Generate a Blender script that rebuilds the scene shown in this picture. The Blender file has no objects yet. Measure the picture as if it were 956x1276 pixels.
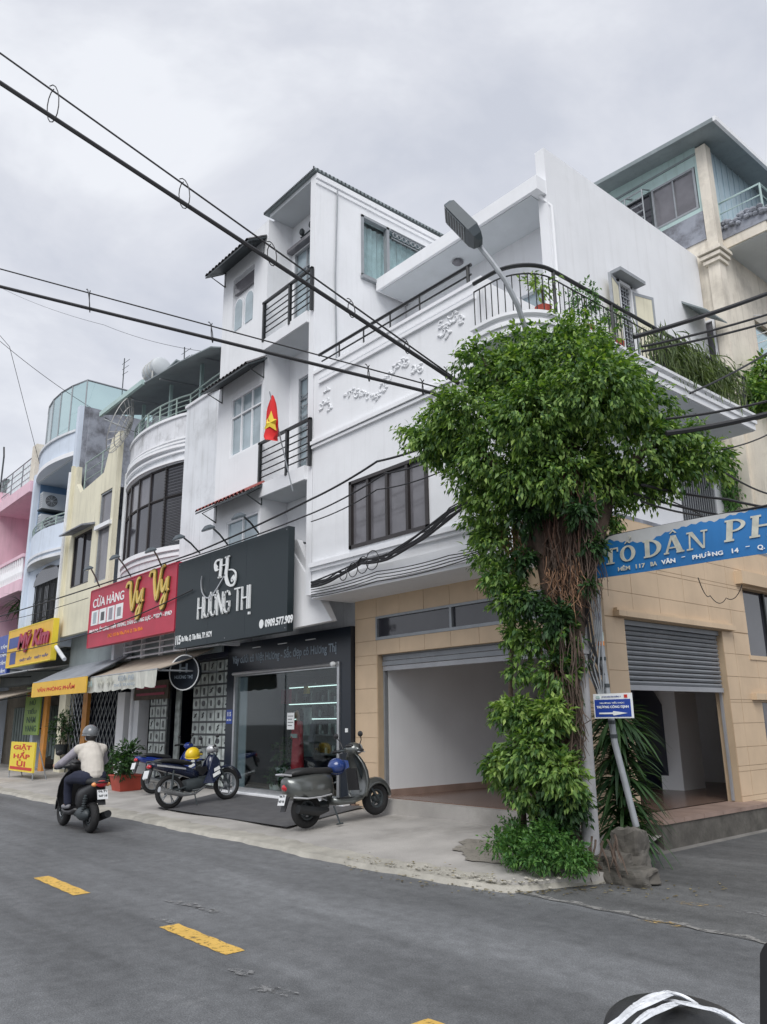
import bpy, bmesh, math, random
import numpy as np
from mathutils import Vector, Matrix
random.seed(7); rng = np.random.default_rng(11)
SC = bpy.context.scene
COL = SC.collection
R = math.radians
# ------------------------------------------------------------------ camera
YAW, PITCH, ROLL, FPX, EYE = R(49.38), R(14.92), R(0.73), 974.5, 1.65
_f = Vector((-math.sin(YAW)*math.cos(PITCH), math.cos(YAW)*math.cos(PITCH), math.sin(PITCH)))
_r0 = Vector((math.cos(YAW), math.sin(YAW), 0)); _u0 = _r0.cross(_f)
_r = _r0*math.cos(ROLL) - _u0*math.sin(ROLL); _u = _u0*math.cos(ROLL) + _r0*math.sin(ROLL)
cam_d = bpy.data.cameras.new('camera'); cam = bpy.data.objects.new('camera', cam_d); COL.objects.link(cam)
cam_d.sensor_fit = 'VERTICAL'; cam_d.sensor_height = 36.0; cam_d.sensor_width = 27.0
cam_d.lens = FPX/1276*36.0; cam_d.clip_start = 0.05; cam_d.clip_end = 2000
cam.matrix_world = Matrix(((_r.x,_u.x,-_f.x,0),(_r.y,_u.y,-_f.y,0),(_r.z,_u.z,-_f.z,EYE),(0,0,0,1)))
SC.camera = cam
def W(px, py, ax, v):
    """world point seen at photo pixel (px,py) on the plane ax = v (used to read real positions of walls)"""
    d = _f + _r*(px-478)/FPX - _u*(py-638)/FPX
    i = 'xyz'.index(ax); o = Vector((0,0,EYE)); t = (v-o[i])/d[i]
    return o + d*t
def XZ(px, py, y=8.2):
    p = W(px, py, 'y', y); return p.x, p.z
def YZ(px, py, x=-7.15):
    p = W(px, py, 'x', x); return p.y, p.z
# ------------------------------------------------------------------ world, sun
SUN_EL, SUN_AZ = R(48), R(-50)      # sun high, behind the camera and a little to the right
world = bpy.data.worlds.new("World"); SC.world = world; world.use_nodes = True
nt = world.node_tree; nt.nodes.clear()
def N(t, typ, **k):
    n = t.nodes.new(typ)
    for a, b in k.items():
        setattr(n, a, b)
    return n
out = N(nt,'ShaderNodeOutputWorld'); mix = N(nt,'ShaderNodeMixShader'); mix.inputs[0].default_value = .94
b1 = N(nt,'ShaderNodeBackground'); b1.inputs[1].default_value = .1
b2 = N(nt,'ShaderNodeBackground'); b2.inputs[1].default_value = 1.0
sk = N(nt,'ShaderNodeTexSky', sky_type='NISHITA', sun_disc=False); sk.sun_elevation = SUN_EL; sk.sun_rotation = R(140)
tc = N(nt,'ShaderNodeTexCoord')
mp = N(nt,'ShaderNodeMapping'); mp.inputs['Scale'].default_value = (1,1,2.2); mp.inputs['Location'].default_value=(3.1,.4,1.3)
n1 = N(nt,'ShaderNodeTexNoise'); n1.inputs['Scale'].default_value = 2.3; n1.inputs['Detail'].default_value = 6; n1.inputs['Roughness'].default_value = .56; n1.inputs['Distortion'].default_value=.3
cr = N(nt,'ShaderNodeValToRGB'); cr.color_ramp.elements[0].position=.36; cr.color_ramp.elements[0].color=(.42,.44,.495,1)
cr.color_ramp.elements[1].position=.62; cr.color_ramp.elements[1].color=(.60,.615,.65,1)
e = cr.color_ramp.elements.new(.5); e.color=(.50,.515,.56,1)
L = nt.links.new
L(tc.outputs['Generated'], mp.inputs[0]); L(mp.outputs[0], n1.inputs['Vector']); L(n1.outputs['Fac'], cr.inputs[0])
L(sk.outputs[0], b1.inputs[0]); L(cr.outputs[0], b2.inputs[0]); L(b1.outputs[0], mix.inputs[1]); L(b2.outputs[0], mix.inputs[2]); L(mix.outputs[0], out.inputs[0])
sd = bpy.data.lights.new('sun','SUN'); sd.energy = 1.5; sd.angle = R(38); sd.color = (1,.985,.965)
sun = bpy.data.objects.new('sun', sd); COL.objects.link(sun)
sv = Vector((math.cos(SUN_EL)*math.cos(SUN_AZ), math.cos(SUN_EL)*math.sin(SUN_AZ), math.sin(SUN_EL)))   # towards the sun
sun.rotation_euler = sv.to_track_quat('Z','Y').to_euler(); sun.location = (0,-5,30)
SC.view_settings.view_transform = 'Standard'; SC.view_settings.look = 'None'; SC.view_settings.gamma = 1; SC.view_settings.exposure = 0.6
SC.cycles.max_bounces = 8; SC.cycles.transparent_max_bounces = 16; SC.cycles.use_denoising = True
# ------------------------------------------------------------------ materials
def mat(name, col, rough=.8, var=.12, scale=3., bump=.0, bscale=60., metal=0., streak=0., stain=0., stcol=(.06,.06,.055), stscale=1.1, spec=.5, coat=0., obj=False, island=0.):
    m = bpy.data.materials.new(name); m.use_nodes = True; t = m.node_tree; p = t.nodes['Principled BSDF']; l = t.links.new
    p.inputs['Roughness'].default_value = rough; p.inputs['Metallic'].default_value = metal; p.inputs['Specular IOR Level'].default_value = spec
    p.inputs['Coat Weight'].default_value = coat; p.inputs['Coat Roughness'].default_value = .08
    if obj: src = N(t,'ShaderNodeTexCoord').outputs['Object']
    else: src = N(t,'ShaderNodeNewGeometry').outputs['Position']
    no = N(t,'ShaderNodeTexNoise'); no.inputs['Scale'].default_value = scale; no.inputs['Detail'].default_value = 5; l(src, no.inputs['Vector'])
    mr = N(t,'ShaderNodeMapRange'); mr.inputs[1].default_value=.3; mr.inputs[2].default_value=.7; mr.inputs[3].default_value = 1-var; mr.inputs[4].default_value = 1+var*.5
    l(no.outputs['Fac'], mr.inputs[0])
    vm = N(t,'ShaderNodeVectorMath', operation='SCALE'); vm.inputs[0].default_value = col[:3]; l(mr.outputs[0], vm.inputs['Scale'])
    cur = vm.outputs[0]
    if island:
        g = N(t,'ShaderNodeNewGeometry'); m2 = N(t,'ShaderNodeMapRange'); m2.inputs[3].default_value=1-island; m2.inputs[4].default_value=1+island
        l(g.outputs['Random Per Island'], m2.inputs[0]); v2 = N(t,'ShaderNodeVectorMath', operation='SCALE'); l(cur, v2.inputs[0]); l(m2.outputs[0], v2.inputs['Scale']); cur = v2.outputs[0]
    if streak:
        ma = N(t,'ShaderNodeMapping'); ma.inputs['Scale'].default_value = (5,5,.35); l(src, ma.inputs[0])
        n2 = N(t,'ShaderNodeTexNoise'); n2.inputs['Scale'].default_value = 1.6; n2.inputs['Detail'].default_value = 6; n2.inputs['Roughness'].default_value=.65; l(ma.outputs[0], n2.inputs['Vector'])
        m3 = N(t,'ShaderNodeMapRange'); m3.inputs[1].default_value=.52; m3.inputs[2].default_value=.78; m3.inputs[4].default_value=streak; l(n2.outputs['Fac'], m3.inputs[0])
        mx = N(t,'ShaderNodeMix', data_type='RGBA'); mx.inputs['B'].default_value = (col[0]*.42,col[1]*.41,col[2]*.38,1); l(m3.outputs[0], mx.inputs['Factor']); l(cur, mx.inputs['A']); cur = mx.outputs['Result']
    if streak >= .2:      # thin rain drips
        ma = N(t,'ShaderNodeMapping'); ma.inputs['Scale'].default_value = (17,17,.55); l(src, ma.inputs[0])
        n2 = N(t,'ShaderNodeTexNoise'); n2.inputs['Scale'].default_value = 1.3; n2.inputs['Detail'].default_value = 4; l(ma.outputs[0], n2.inputs['Vector'])
        m3 = N(t,'ShaderNodeMapRange'); m3.inputs[1].default_value=.62; m3.inputs[2].default_value=.74; m3.inputs[4].default_value=min(.45,streak+.1); l(n2.outputs['Fac'], m3.inputs[0])
        n3 = N(t,'ShaderNodeTexNoise'); n3.inputs['Scale'].default_value = .7; n3.inputs['Detail'].default_value=3; l(src, n3.inputs['Vector']); m4 = N(t,'ShaderNodeMapRange'); m4.inputs[1].default_value=.45; m4.inputs[2].default_value=.62; l(n3.outputs['Fac'], m4.inputs[0])
        mm = N(t,'ShaderNodeMath', operation='MULTIPLY'); l(m3.outputs[0], mm.inputs[0]); l(m4.outputs[0], mm.inputs[1])
        mx = N(t,'ShaderNodeMix', data_type='RGBA'); mx.inputs['B'].default_value = (col[0]*.35,col[1]*.35,col[2]*.33,1); l(mm.outputs[0], mx.inputs['Factor']); l(cur, mx.inputs['A']); cur = mx.outputs['Result']
    if stain:
        n4 = N(t,'ShaderNodeTexNoise'); n4.inputs['Scale'].default_value = stscale; n4.inputs['Detail'].default_value = 9; n4.inputs['Roughness'].default_value=.7; l(src, n4.inputs['Vector'])
        m4 = N(t,'ShaderNodeMapRange'); m4.inputs[1].default_value=.55-.12*stain; m4.inputs[2].default_value=.72-.1*stain; m4.inputs[4].default_value=min(1,stain); l(n4.outputs['Fac'], m4.inputs[0])
        mx = N(t,'ShaderNodeMix', data_type='RGBA'); mx.inputs['B'].default_value = (*stcol,1); l(m4.outputs[0], mx.inputs['Factor']); l(cur, mx.inputs['A']); cur = mx.outputs['Result']
    l(cur, p.inputs['Base Color'])
    if bump:
        n5 = N(t,'ShaderNodeTexNoise'); n5.inputs['Scale'].default_value = bscale; n5.inputs['Detail'].default_value = 3; l(src, n5.inputs['Vector'])
        bp = N(t,'ShaderNodeBump'); bp.inputs['Strength'].default_value = bump; bp.inputs['Distance'].default_value = .01; l(n5.outputs['Fac'], bp.inputs['Height']); l(bp.outputs[0], p.inputs['Normal'])
    return m
M = {}
M['white'] = mat('white_paint', (.83,.84,.86), .75, .05, 1.2, .15, 40, streak=.15, stain=.10, stcol=(.5,.5,.5), stscale=1.3)
M['white_trim'] = mat('white_trim', (.85,.86,.88), .7, .04, 2, .1, 60, streak=.08)
M['white_old'] = mat('weathered_white_paint', (.76,.78,.81), .8, .10, 1.5, .2, 50, streak=.45, stain=.35, stcol=(.24,.24,.24), stscale=.9)
M['parapet_old'] = mat('algae_stained_white_paint', (.74,.75,.78), .85, .12, 2, .3, 50, streak=.9, stain=.5, stcol=(.16,.16,.15), stscale=2.5)
M['white_relief'] = mat('plaster_relief', (.82,.83,.85), .75, .05, 3)
M['white_room'] = mat('interior_white', (.84,.85,.86), .8, .04, 1.5, streak=.06)
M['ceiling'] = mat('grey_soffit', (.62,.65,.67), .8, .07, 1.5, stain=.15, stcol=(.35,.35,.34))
M['beige_tile'] = mat('beige_stone_tile', (.63,.475,.32), .55, .12, 1.7, .05, 80, streak=.12, island=.0)
M['beige_grout'] = mat('tile_grout', (.50,.38,.255), .9, .1)
M['beige_paint'] = mat('beige_paint', (.64,.49,.335), .75, .08, 1.5, .1, streak=.2)
M['cream'] = mat('cream_paint', (.76,.72,.56), .8, .08, 1.5, .2, streak=.35, stain=.18, stcol=(.3,.28,.22))
M['cream_old'] = mat('old_cream_paint', (.78,.72,.62), .85, .10, 2, .3, streak=.5, stain=.38, stcol=(.33,.29,.24), stscale=1.4)
M['pink'] = mat('pink_paint', (.80,.38,.50), .8, .07, 1.5, .1, streak=.2)
M['pink_light'] = mat('light_pink_paint', (.80,.55,.63), .8, .07, 1.5, .1, streak=.3)
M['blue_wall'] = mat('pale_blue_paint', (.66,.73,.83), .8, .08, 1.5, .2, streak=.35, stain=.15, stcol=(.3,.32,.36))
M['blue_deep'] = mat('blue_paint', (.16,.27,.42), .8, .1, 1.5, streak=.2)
M['concrete_old'] = mat('mouldy_concrete', (.33,.35,.40), .9, .2, 2, .5, 30, stain=.8, stcol=(.09,.09,.10), stscale=1.6)
M['mint'] = mat('mint_metal_sheet', (.46,.60,.58), .6, .1, 2, streak=.5)
M['mint_blue'] = mat('blue_metal_sheet', (.46,.58,.64), .6, .1, 2, streak=.3)
M['roof_metal'] = mat('roof_sheet', (.25,.29,.30), .55, .15, 2, streak=.4)
M['dark_metal'] = mat('dark_painted_metal', (.045,.055,.06), .5, .2, 8)
M['black_metal'] = mat('black_metal', (.018,.02,.022), .45, .15, 8)
M['green_rail'] = mat('pale_green_rail', (.40,.50,.46), .5, .15, 8)
M['grey_metal'] = mat('grey_metal', (.32,.34,.36), .45, .1, 8, metal=.3)
M['steel'] = mat('brushed_steel', (.55,.56,.57), .35, .1, 12, metal=.9)
M['shutter'] = mat('shutter_slat_grey', (.25,.265,.285), .5, .10, 4, metal=.2, streak=.2)
M['shutter_light'] = mat('shutter_bar', (.36,.37,.39), .5, .10, 4, metal=.2)
M['frame_brown'] = mat('dark_brown_frame', (.035,.03,.03), .45, .1, 5)
M['glass_dark'] = mat('dark_glass', (.045,.045,.055), .07, .3, 1.5, spec=.8)
M['glass_grey'] = mat('grey_brown_curtained_glass', (.17,.165,.18), .12, .25, 2.5, spec=.7)
M['glass_blue'] = mat('blue_glass_painted_sky', (.36,.44,.48), .10, .3, 2, spec=.7)  # base colour lightened: the sky's reflection is painted into the glass
M['curtain'] = mat('pale_curtain_cloth', (.72,.80,.83), .8, .2, 6)
M['tile_dark'] = mat('dark_roof_tile', (.10,.095,.10), .7, .35, 9, island=.3)
M['tile_red'] = mat('red_roof_tile', (.30,.085,.075), .7, .3, 9, island=.3)
M['sign_dark'] = mat('charcoal_panel', (.013,.023,.028), .5, .06, 1)
M['shop_black'] = mat('shop_black_panel', (.012,.017,.026), .3, .1, 2)
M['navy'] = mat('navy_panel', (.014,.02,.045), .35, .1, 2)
M['letter_white'] = mat('white_letters', (.82,.84,.84), .4, .02)
M['letter_dim'] = mat('grey_print', (.30,.36,.42), .5, .1)
M['gold'] = mat('gold_letters', (.72,.52,.12), .35, .12, 6)
M['gold_dark'] = mat('dark_gold_edge', (.10,.07,.02), .5, .1)
M['sign_red'] = mat('red_panel', (.50,.04,.075), .5, .14, 1.5, streak=.12)
M['sign_yellow'] = mat('yellow_panel', (.78,.47,.045), .5, .08, 3, streak=.1)
M['sign_yellow2'] = mat('bright_yellow_panel', (.80,.62,.05), .5, .05, 3)
M['sign_green'] = mat('green_panel', (.22,.36,.06), .5, .1, 3)
M['sign_blue'] = mat('blue_banner', (.018,.16,.42), .5, .12, 1.5, streak=.15)
M['sign_blue2'] = mat('street_sign_blue', (.02,.06,.33), .4, .06, 3)
M['banner_grey'] = mat('faded_banner_cloth', (.48,.49,.49), .8, .15, 3, streak=.2)
M['letter_red'] = mat('red_letters', (.55,.03,.02), .5, .05)
M['letter_maroon'] = mat('maroon_letters', (.36,.035,.08), .5, .1)
M['letter_blue'] = mat('blue_letters', (.05,.08,.28), .5, .1)
M['letter_orange'] = mat('orange_letters', (.85,.28,.04), .5, .08)
M['letter_green'] = mat('dark_green_letters', (.03,.09,.03), .5, .1)
M['letter_sand'] = mat('weathered_letters', (.55,.55,.47), .6, .25, 12)
M['awning'] = mat('sun_bleached_awning', (.42,.36,.29), .85, .15, 2, streak=.35, stain=.3, stcol=(.2,.16,.12))
M['valance'] = mat('printed_valance', (.55,.55,.50), .85, .12, 4, stain=.3, stcol=(.28,.36,.34), stscale=5)
M['awning_grey'] = mat('grey_awning', (.25,.27,.30), .8, .15, 2, streak=.4)
M['orange_pillar'] = mat('orange_pillar_sheet', (.60,.26,.05), .6, .3, 4, stain=.4, stcol=(.35,.10,.04), stscale=4)
M['flag_red'] = mat('red_flag_cloth', (.70,.02,.02), .7, .1, 4)
M['yellow'] = mat('yellow_plastic', (.80,.55,.02), .3, .05, coat=.4)
M['rubber'] = mat('tyre_rubber', (.016,.016,.017), .8, .2, 20, .2, 60)
M['black_plastic'] = mat('black_plastic', (.02,.02,.022), .4, .15, 15)
M['seat'] = mat('black_vinyl', (.026,.027,.028), .5, .15, 20, .15, 120)
M['scooter_grey'] = mat('grey_metallic_paint', (.14,.15,.145), .28, .05, 3, metal=.55, coat=.8)
M['navy_paint'] = mat('navy_gloss_paint', (.012,.018,.05), .25, .1, 5, coat=.7)
M['blue_paint'] = mat('blue_gloss_paint', (.02,.05,.30), .25, .1, 5, coat=.7)
M['silver'] = mat('silver_plastic', (.55,.56,.58), .3, .08, 5, metal=.3, coat=.4)
M['tail_red'] = mat('red_tail_lens', (.50,.02,.03), .2, .1, 20, coat=.6)
M['tail_orange'] = mat('orange_lens', (.85,.35,.12), .25, .1, 20, coat=.6)
M['plate'] = mat('number_plate_white', (.72,.73,.74), .5, .05)
M['helmet_grey'] = mat('grey_helmet_shell', (.16,.17,.18), .25, .1, 8, coat=.6)
M['helmet_blue'] = mat('blue_helmet_shell', (.02,.05,.20), .2, .1, 8, coat=.7)
M['skin'] = mat('skin', (.45,.27,.18), .6, .1, 8)
M['shirt'] = mat('cream_shirt_cloth', (.60,.56,.50), .9, .10, 9, .5, 22)
M['sleeve'] = mat('grey_lilac_sleeve_cloth', (.34,.32,.36), .9, .12, 9, .5, 22)
M['trousers'] = mat('dark_navy_cloth', (.018,.022,.045), .9, .1, 8, .3, 30)
M['shoe'] = mat('grey_shoe', (.25,.25,.27), .7, .2, 20)
M['hair'] = mat('black_hair', (.012,.01,.01), .6, .1)
M['pot_red'] = mat('terracotta_plastic', (.40,.065,.04), .6, .12, 6)
M['pot_white'] = mat('white_planter', (.55,.58,.56), .6, .1, 6)
M['soil'] = mat('soil', (.05,.035,.025), .95, .3, 20, .8, 40)
M['bark'] = mat('ficus_bark', (.11,.078,.06), .95, .5, 9, 1.0, 16, stain=.4, stcol=(.05,.04,.035), stscale=4)
M['root'] = mat('reddish_aerial_roots', (.085,.045,.03), .95, .35, 14, island=.5)
M['root_tip'] = mat('tan_root_tips', (.30,.17,.10), .95, .35, 14, island=.4)
M['post'] = mat('old_concrete_post', (.40,.40,.41), .85, .18, 6, .4, 40, streak=.5, stain=.3, stcol=(.18,.18,.18), stscale=6)
M['galv'] = mat('galvanised_pole', (.36,.38,.40), .5, .15, 8, metal=.4, streak=.3)
M['rock'] = mat('brown_grey_rock', (.13,.12,.105), .95, .35, 4, 1., 14, stain=.5, stcol=(.05,.05,.04), stscale=5)
M['step_red'] = mat('red_brown_stone', (.34,.24,.195), .6, .2, 3, .1, 40, stain=.3, stcol=(.12,.08,.06))
M['floor_tile'] = mat('brown_floor_tile', (.20,.13,.10), .25, .12, 3)
M['cable'] = mat('black_cable', (.022,.022,.025), .6, .1)
M['red_cloth'] = mat('red_dress_cloth', (.48,.02,.035), .7, .25, 14, stain=.2, stcol=(.6,.35,.25), stscale=14)
M['card_white'] = mat('display_card', (.50,.55,.53), .5, .45, 6)
M['card_dark'] = mat('display_product', (.05,.055,.06), .4, .4, 12)
M['shelf_light'] = mat('shelf_back', (.22,.27,.26), .6, .2, 3)
M['wood_sign'] = mat('brown_wood_board', (.10,.075,.055), .7, .3, 6)
M['ac_white'] = mat('aircon_casing', (.55,.58,.60), .5, .08, 4)
M['mesh_white'] = mat('old_white_wire', (.50,.50,.48), .6, .1)
M['film'] = mat('white_plastic_film', (.75,.77,.80), .25, .15, 12, .8, 30)
M['lamp_grey'] = mat('lamp_housing_grey', (.09,.11,.125), .5, .1, 8)
M['lens'] = mat('lamp_lens', (.35,.38,.40), .15, .2, 30)
def leafmat(name, c1, c2, rough=.55):
    m = bpy.data.materials.new(name); m.use_nodes = True; t = m.node_tree; p = t.nodes['Principled BSDF']; l = t.links.new
    g = N(t,'ShaderNodeNewGeometry'); cr = N(t,'ShaderNodeValToRGB'); cr.color_ramp.elements[0].color=(*c1,1); cr.color_ramp.elements[1].color=(*c2,1); cr.color_ramp.elements[0].position=.25
    l(g.outputs['Random Per Island'], cr.inputs[0]); l(cr.outputs[0], p.inputs['Base Color']); p.inputs['Roughness'].default_value = rough
    tr = N(t,'ShaderNodeBsdfTranslucent'); vs = N(t,'ShaderNodeVectorMath', operation='MULTIPLY'); vs.inputs[1].default_value=(1.5,1.7,.5); l(cr.outputs[0], vs.inputs[0]); l(vs.outputs[0], tr.inputs[0])
    mx = N(t,'ShaderNodeMixShader'); mx.inputs[0].default_value=.28; o = t.nodes['Material Output']; l(p.outputs[0], mx.inputs[1]); l(tr.outputs[0], mx.inputs[2]); l(mx.outputs[0], o.inputs[0])
    return m
M['leaf'] = leafmat('ficus_leaf', (.042,.105,.028), (.26,.40,.10))
M['leaf_young'] = leafmat('young_ficus_leaf', (.11,.20,.04), (.36,.48,.13))
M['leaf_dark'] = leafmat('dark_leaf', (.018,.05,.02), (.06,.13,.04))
M['leaf_bush'] = leafmat('bush_leaf', (.04,.12,.03), (.14,.28,.07))
M['leaf_grass'] = leafmat('hanging_grass', (.08,.12,.05), (.24,.30,.14), .6)
M['leaf_dry'] = leafmat('dry_leaf', (.12,.09,.04), (.4,.33,.2), .8)
def glassmat(name, tint, gl=.12):
    m = bpy.data.materials.new(name); m.use_nodes = True; t = m.node_tree; t.nodes.clear(); l = t.links.new
    o = N(t,'ShaderNodeOutputMaterial'); tr = N(t,'ShaderNodeBsdfTransparent'); tr.inputs[0].default_value=(*tint,1)
    gs = N(t,'ShaderNodeBsdfGlossy'); gs.inputs['Roughness'].default_value=.03; fr0 = N(t,'ShaderNodeLayerWeight'); fr0.inputs[0].default_value=.5; fr = N(t,'ShaderNodeMath', operation='POWER'); fr.inputs[1].default_value=4.5; l(fr0.outputs['Facing'], fr.inputs[0])
    mx = N(t,'ShaderNodeMixShader'); ad = N(t,'ShaderNodeMath', operation='ADD'); ad.inputs[1].default_value = .04+gl*.1
    l(fr.outputs[0], ad.inputs[0]); l(ad.outputs[0], mx.inputs[0]); l(tr.outputs[0], mx.inputs[1]); l(gs.outputs[0], mx.inputs[2]); l(mx.outputs[0], o.inputs[0])
    return m
M['glass_clear'] = glassmat('shop_glass', (.82,.88,.88))
M['glass_green'] = glassmat('green_tinted_glass', (.74,.85,.85), .5)
M['strip_light'] = bpy.data.materials.new('shelf_strip_light'); M['strip_light'].use_nodes = True
_p = M['strip_light'].node_tree.nodes['Principled BSDF']; _p.inputs['Emission Color'].default_value = (.8,1,.95,1); _p.inputs['Emission Strength'].default_value = 1.1
# asphalt: aggregate, worn lanes, patches
def asphalt(name, base, patch):
    m = bpy.data.materials.new(name); m.use_nodes = True; t = m.node_tree; p = t.nodes['Principled BSDF']; l = t.links.new
    g = N(t,'ShaderNodeNewGeometry').outputs['Position']
    def noise(sc, det, ro=.5, mpv=None):
        s = g
        if mpv:
            a = N(t,'ShaderNodeMapping'); a.inputs['Scale'].default_value = mpv; l(g, a.inputs[0]); s = a.outputs[0]
        n = N(t,'ShaderNodeTexNoise'); n.inputs['Scale'].default_value = sc; n.inputs['Detail'].default_value = det; n.inputs['Roughness'].default_value = ro; l(s, n.inputs['Vector']); return n.outputs['Fac']
    def mr(x, a, b, c, d):
        q = N(t,'ShaderNodeMapRange'); q.inputs[1].default_value=a; q.inputs[2].default_value=b; q.inputs[3].default_value=c; q.inputs[4].default_value=d; l(x, q.inputs[0]); return q.outputs[0]
    def mul(a, b):
        q = N(t,'ShaderNodeMath', operation='MULTIPLY'); l(a, q.inputs[0]); l(b, q.inputs[1]); return q.outputs[0]
    f = mul(mr(noise(.45,6,.6,(.35,1.2,1)),.35,.65,.70,1.25), mr(noise(90,3,.7),.3,.7,.62,1.4))
    f = mul(f, mr(noise(6,8,.75),.35,.7,.78,1.25))
    f = mul(f, mr(noise(.9,5,.6,(.12,1.6,1)),.42,.62,.86,1.12))
    sp = N(t,'ShaderNodeTexVoronoi'); sp.inputs['Scale'].default_value = 140; l(g, sp.inputs['Vector'])
    f = mul(f, mr(sp.outputs['Distance'], 0,.5,1.35,.85))
    vm = N(t,'ShaderNodeVectorMath', operation='SCALE'); vm.inputs[0].default_value = base; l(f, vm.inputs['Scale']); cur = vm.outputs[0]
    f = mul(f, mr(noise(.22,3,.5,(.25,1,1)),.38,.62,.84,1.14))
    vo = N(t,'ShaderNodeTexVoronoi', feature='DISTANCE_TO_EDGE'); vo.inputs['Scale'].default_value=.55; wn = N(t,'ShaderNodeTexNoise'); wn.inputs['Scale'].default_value=2.2; wn.inputs['Detail'].default_value=5; l(g, wn.inputs['Vector'])
    wm = N(t,'ShaderNodeVectorMath', operation='SCALE'); wm.inputs['Scale'].default_value=.9; l(wn.outputs['Color'], wm.inputs[0]); wa = N(t,'ShaderNodeVectorMath', operation='ADD'); l(g, wa.inputs[0]); l(wm.outputs[0], wa.inputs[1]); l(wa.outputs[0], vo.inputs['Vector'])
    f = mul(f, mr(vo.outputs['Distance'],.0,.008,.80,1.0))
    f = mul(f, mr(noise(3.2,2,.5),.66,.74,1.0,.72))
    # pale scuffs
    mx = N(t,'ShaderNodeMix', data_type='RGBA'); mx.inputs['B'].default_value=(*patch,1); l(mr(noise(1.7,9,.8),.60,.72,0,.35), mx.inputs['Factor']); l(cur, mx.inputs['A']); cur = mx.outputs['Result']
    l(cur, p.inputs['Base Color']); p.inputs['Roughness'].default_value=.82
    bp = N(t,'ShaderNodeBump'); bp.inputs['Strength'].default_value=.55; bp.inputs['Distance'].default_value=.006; l(noise(110,2), bp.inputs['Height']); l(bp.outputs[0], p.inputs['Normal'])
    return m
M['asphalt'] = asphalt('road_asphalt', (.158,.163,.169), (.32,.32,.32))
M['asphalt_alley'] = asphalt('alley_asphalt', (.125,.127,.127), (.24,.235,.22))
M['pavement'] = mat('pavement_concrete', (.43,.41,.385), .9, .22, 1.4, .6, 50, stain=.55, stcol=(.20,.19,.17), stscale=.8)
M['kerb'] = mat('worn_kerb_concrete', (.42,.40,.35), .9, .25, 3, .8, 40, stain=.4, stcol=(.22,.21,.18), stscale=2.5)
M['patch_dark'] = mat('dark_stone_apron', (.105,.105,.11), .7, .2, 5, .5, 60, stain=.4, stcol=(.17,.165,.16), stscale=1.5)
def worn(name, col, base, amt=.55):
    m = mat(name, col, .75, .12, 4, .4, 90); t = m.node_tree; l = t.links.new      # paint worn through: bare road shows in the gaps
    g = N(t,'ShaderNodeNewGeometry'); n = N(t,'ShaderNodeTexNoise'); n.inputs['Scale'].default_value = 16; n.inputs['Detail'].default_value = 8; n.inputs['Roughness'].default_value=.75; l(g.outputs['Position'], n.inputs['Vector'])
    q = N(t,'ShaderNodeMapRange'); q.inputs[1].default_value = .30+.22*amt; q.inputs[2].default_value = .40+.26*amt; q.inputs[4].default_value = 1-.45*max(0,amt-.5); l(n.outputs['Fac'], q.inputs[0]); l(q.outputs[0], t.nodes['Principled BSDF'].inputs['Alpha']); return m
M['line_yellow'] = worn('worn_yellow_line', (.70,.44,.10), (.30,.24,.13), .26)
M['smudge_yellow'] = worn('old_yellow_paint_trace', (.50,.34,.12), (.13,.13,.12), .85)
M['damp'] = worn('damp_soil_stain', (.27,.25,.215), (0,0,0), .2)
M['joint'] = worn('pale_road_joint', (.25,.245,.235), (0,0,0), .4)
M['damp_concrete'] = mat('dirty_gutter_concrete', (.19,.18,.165), .95, .3, 3, .6, 40)
M['scuff'] = worn('pale_paint_trace', (.25,.25,.25), (.14,.14,.145), .7)
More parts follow.
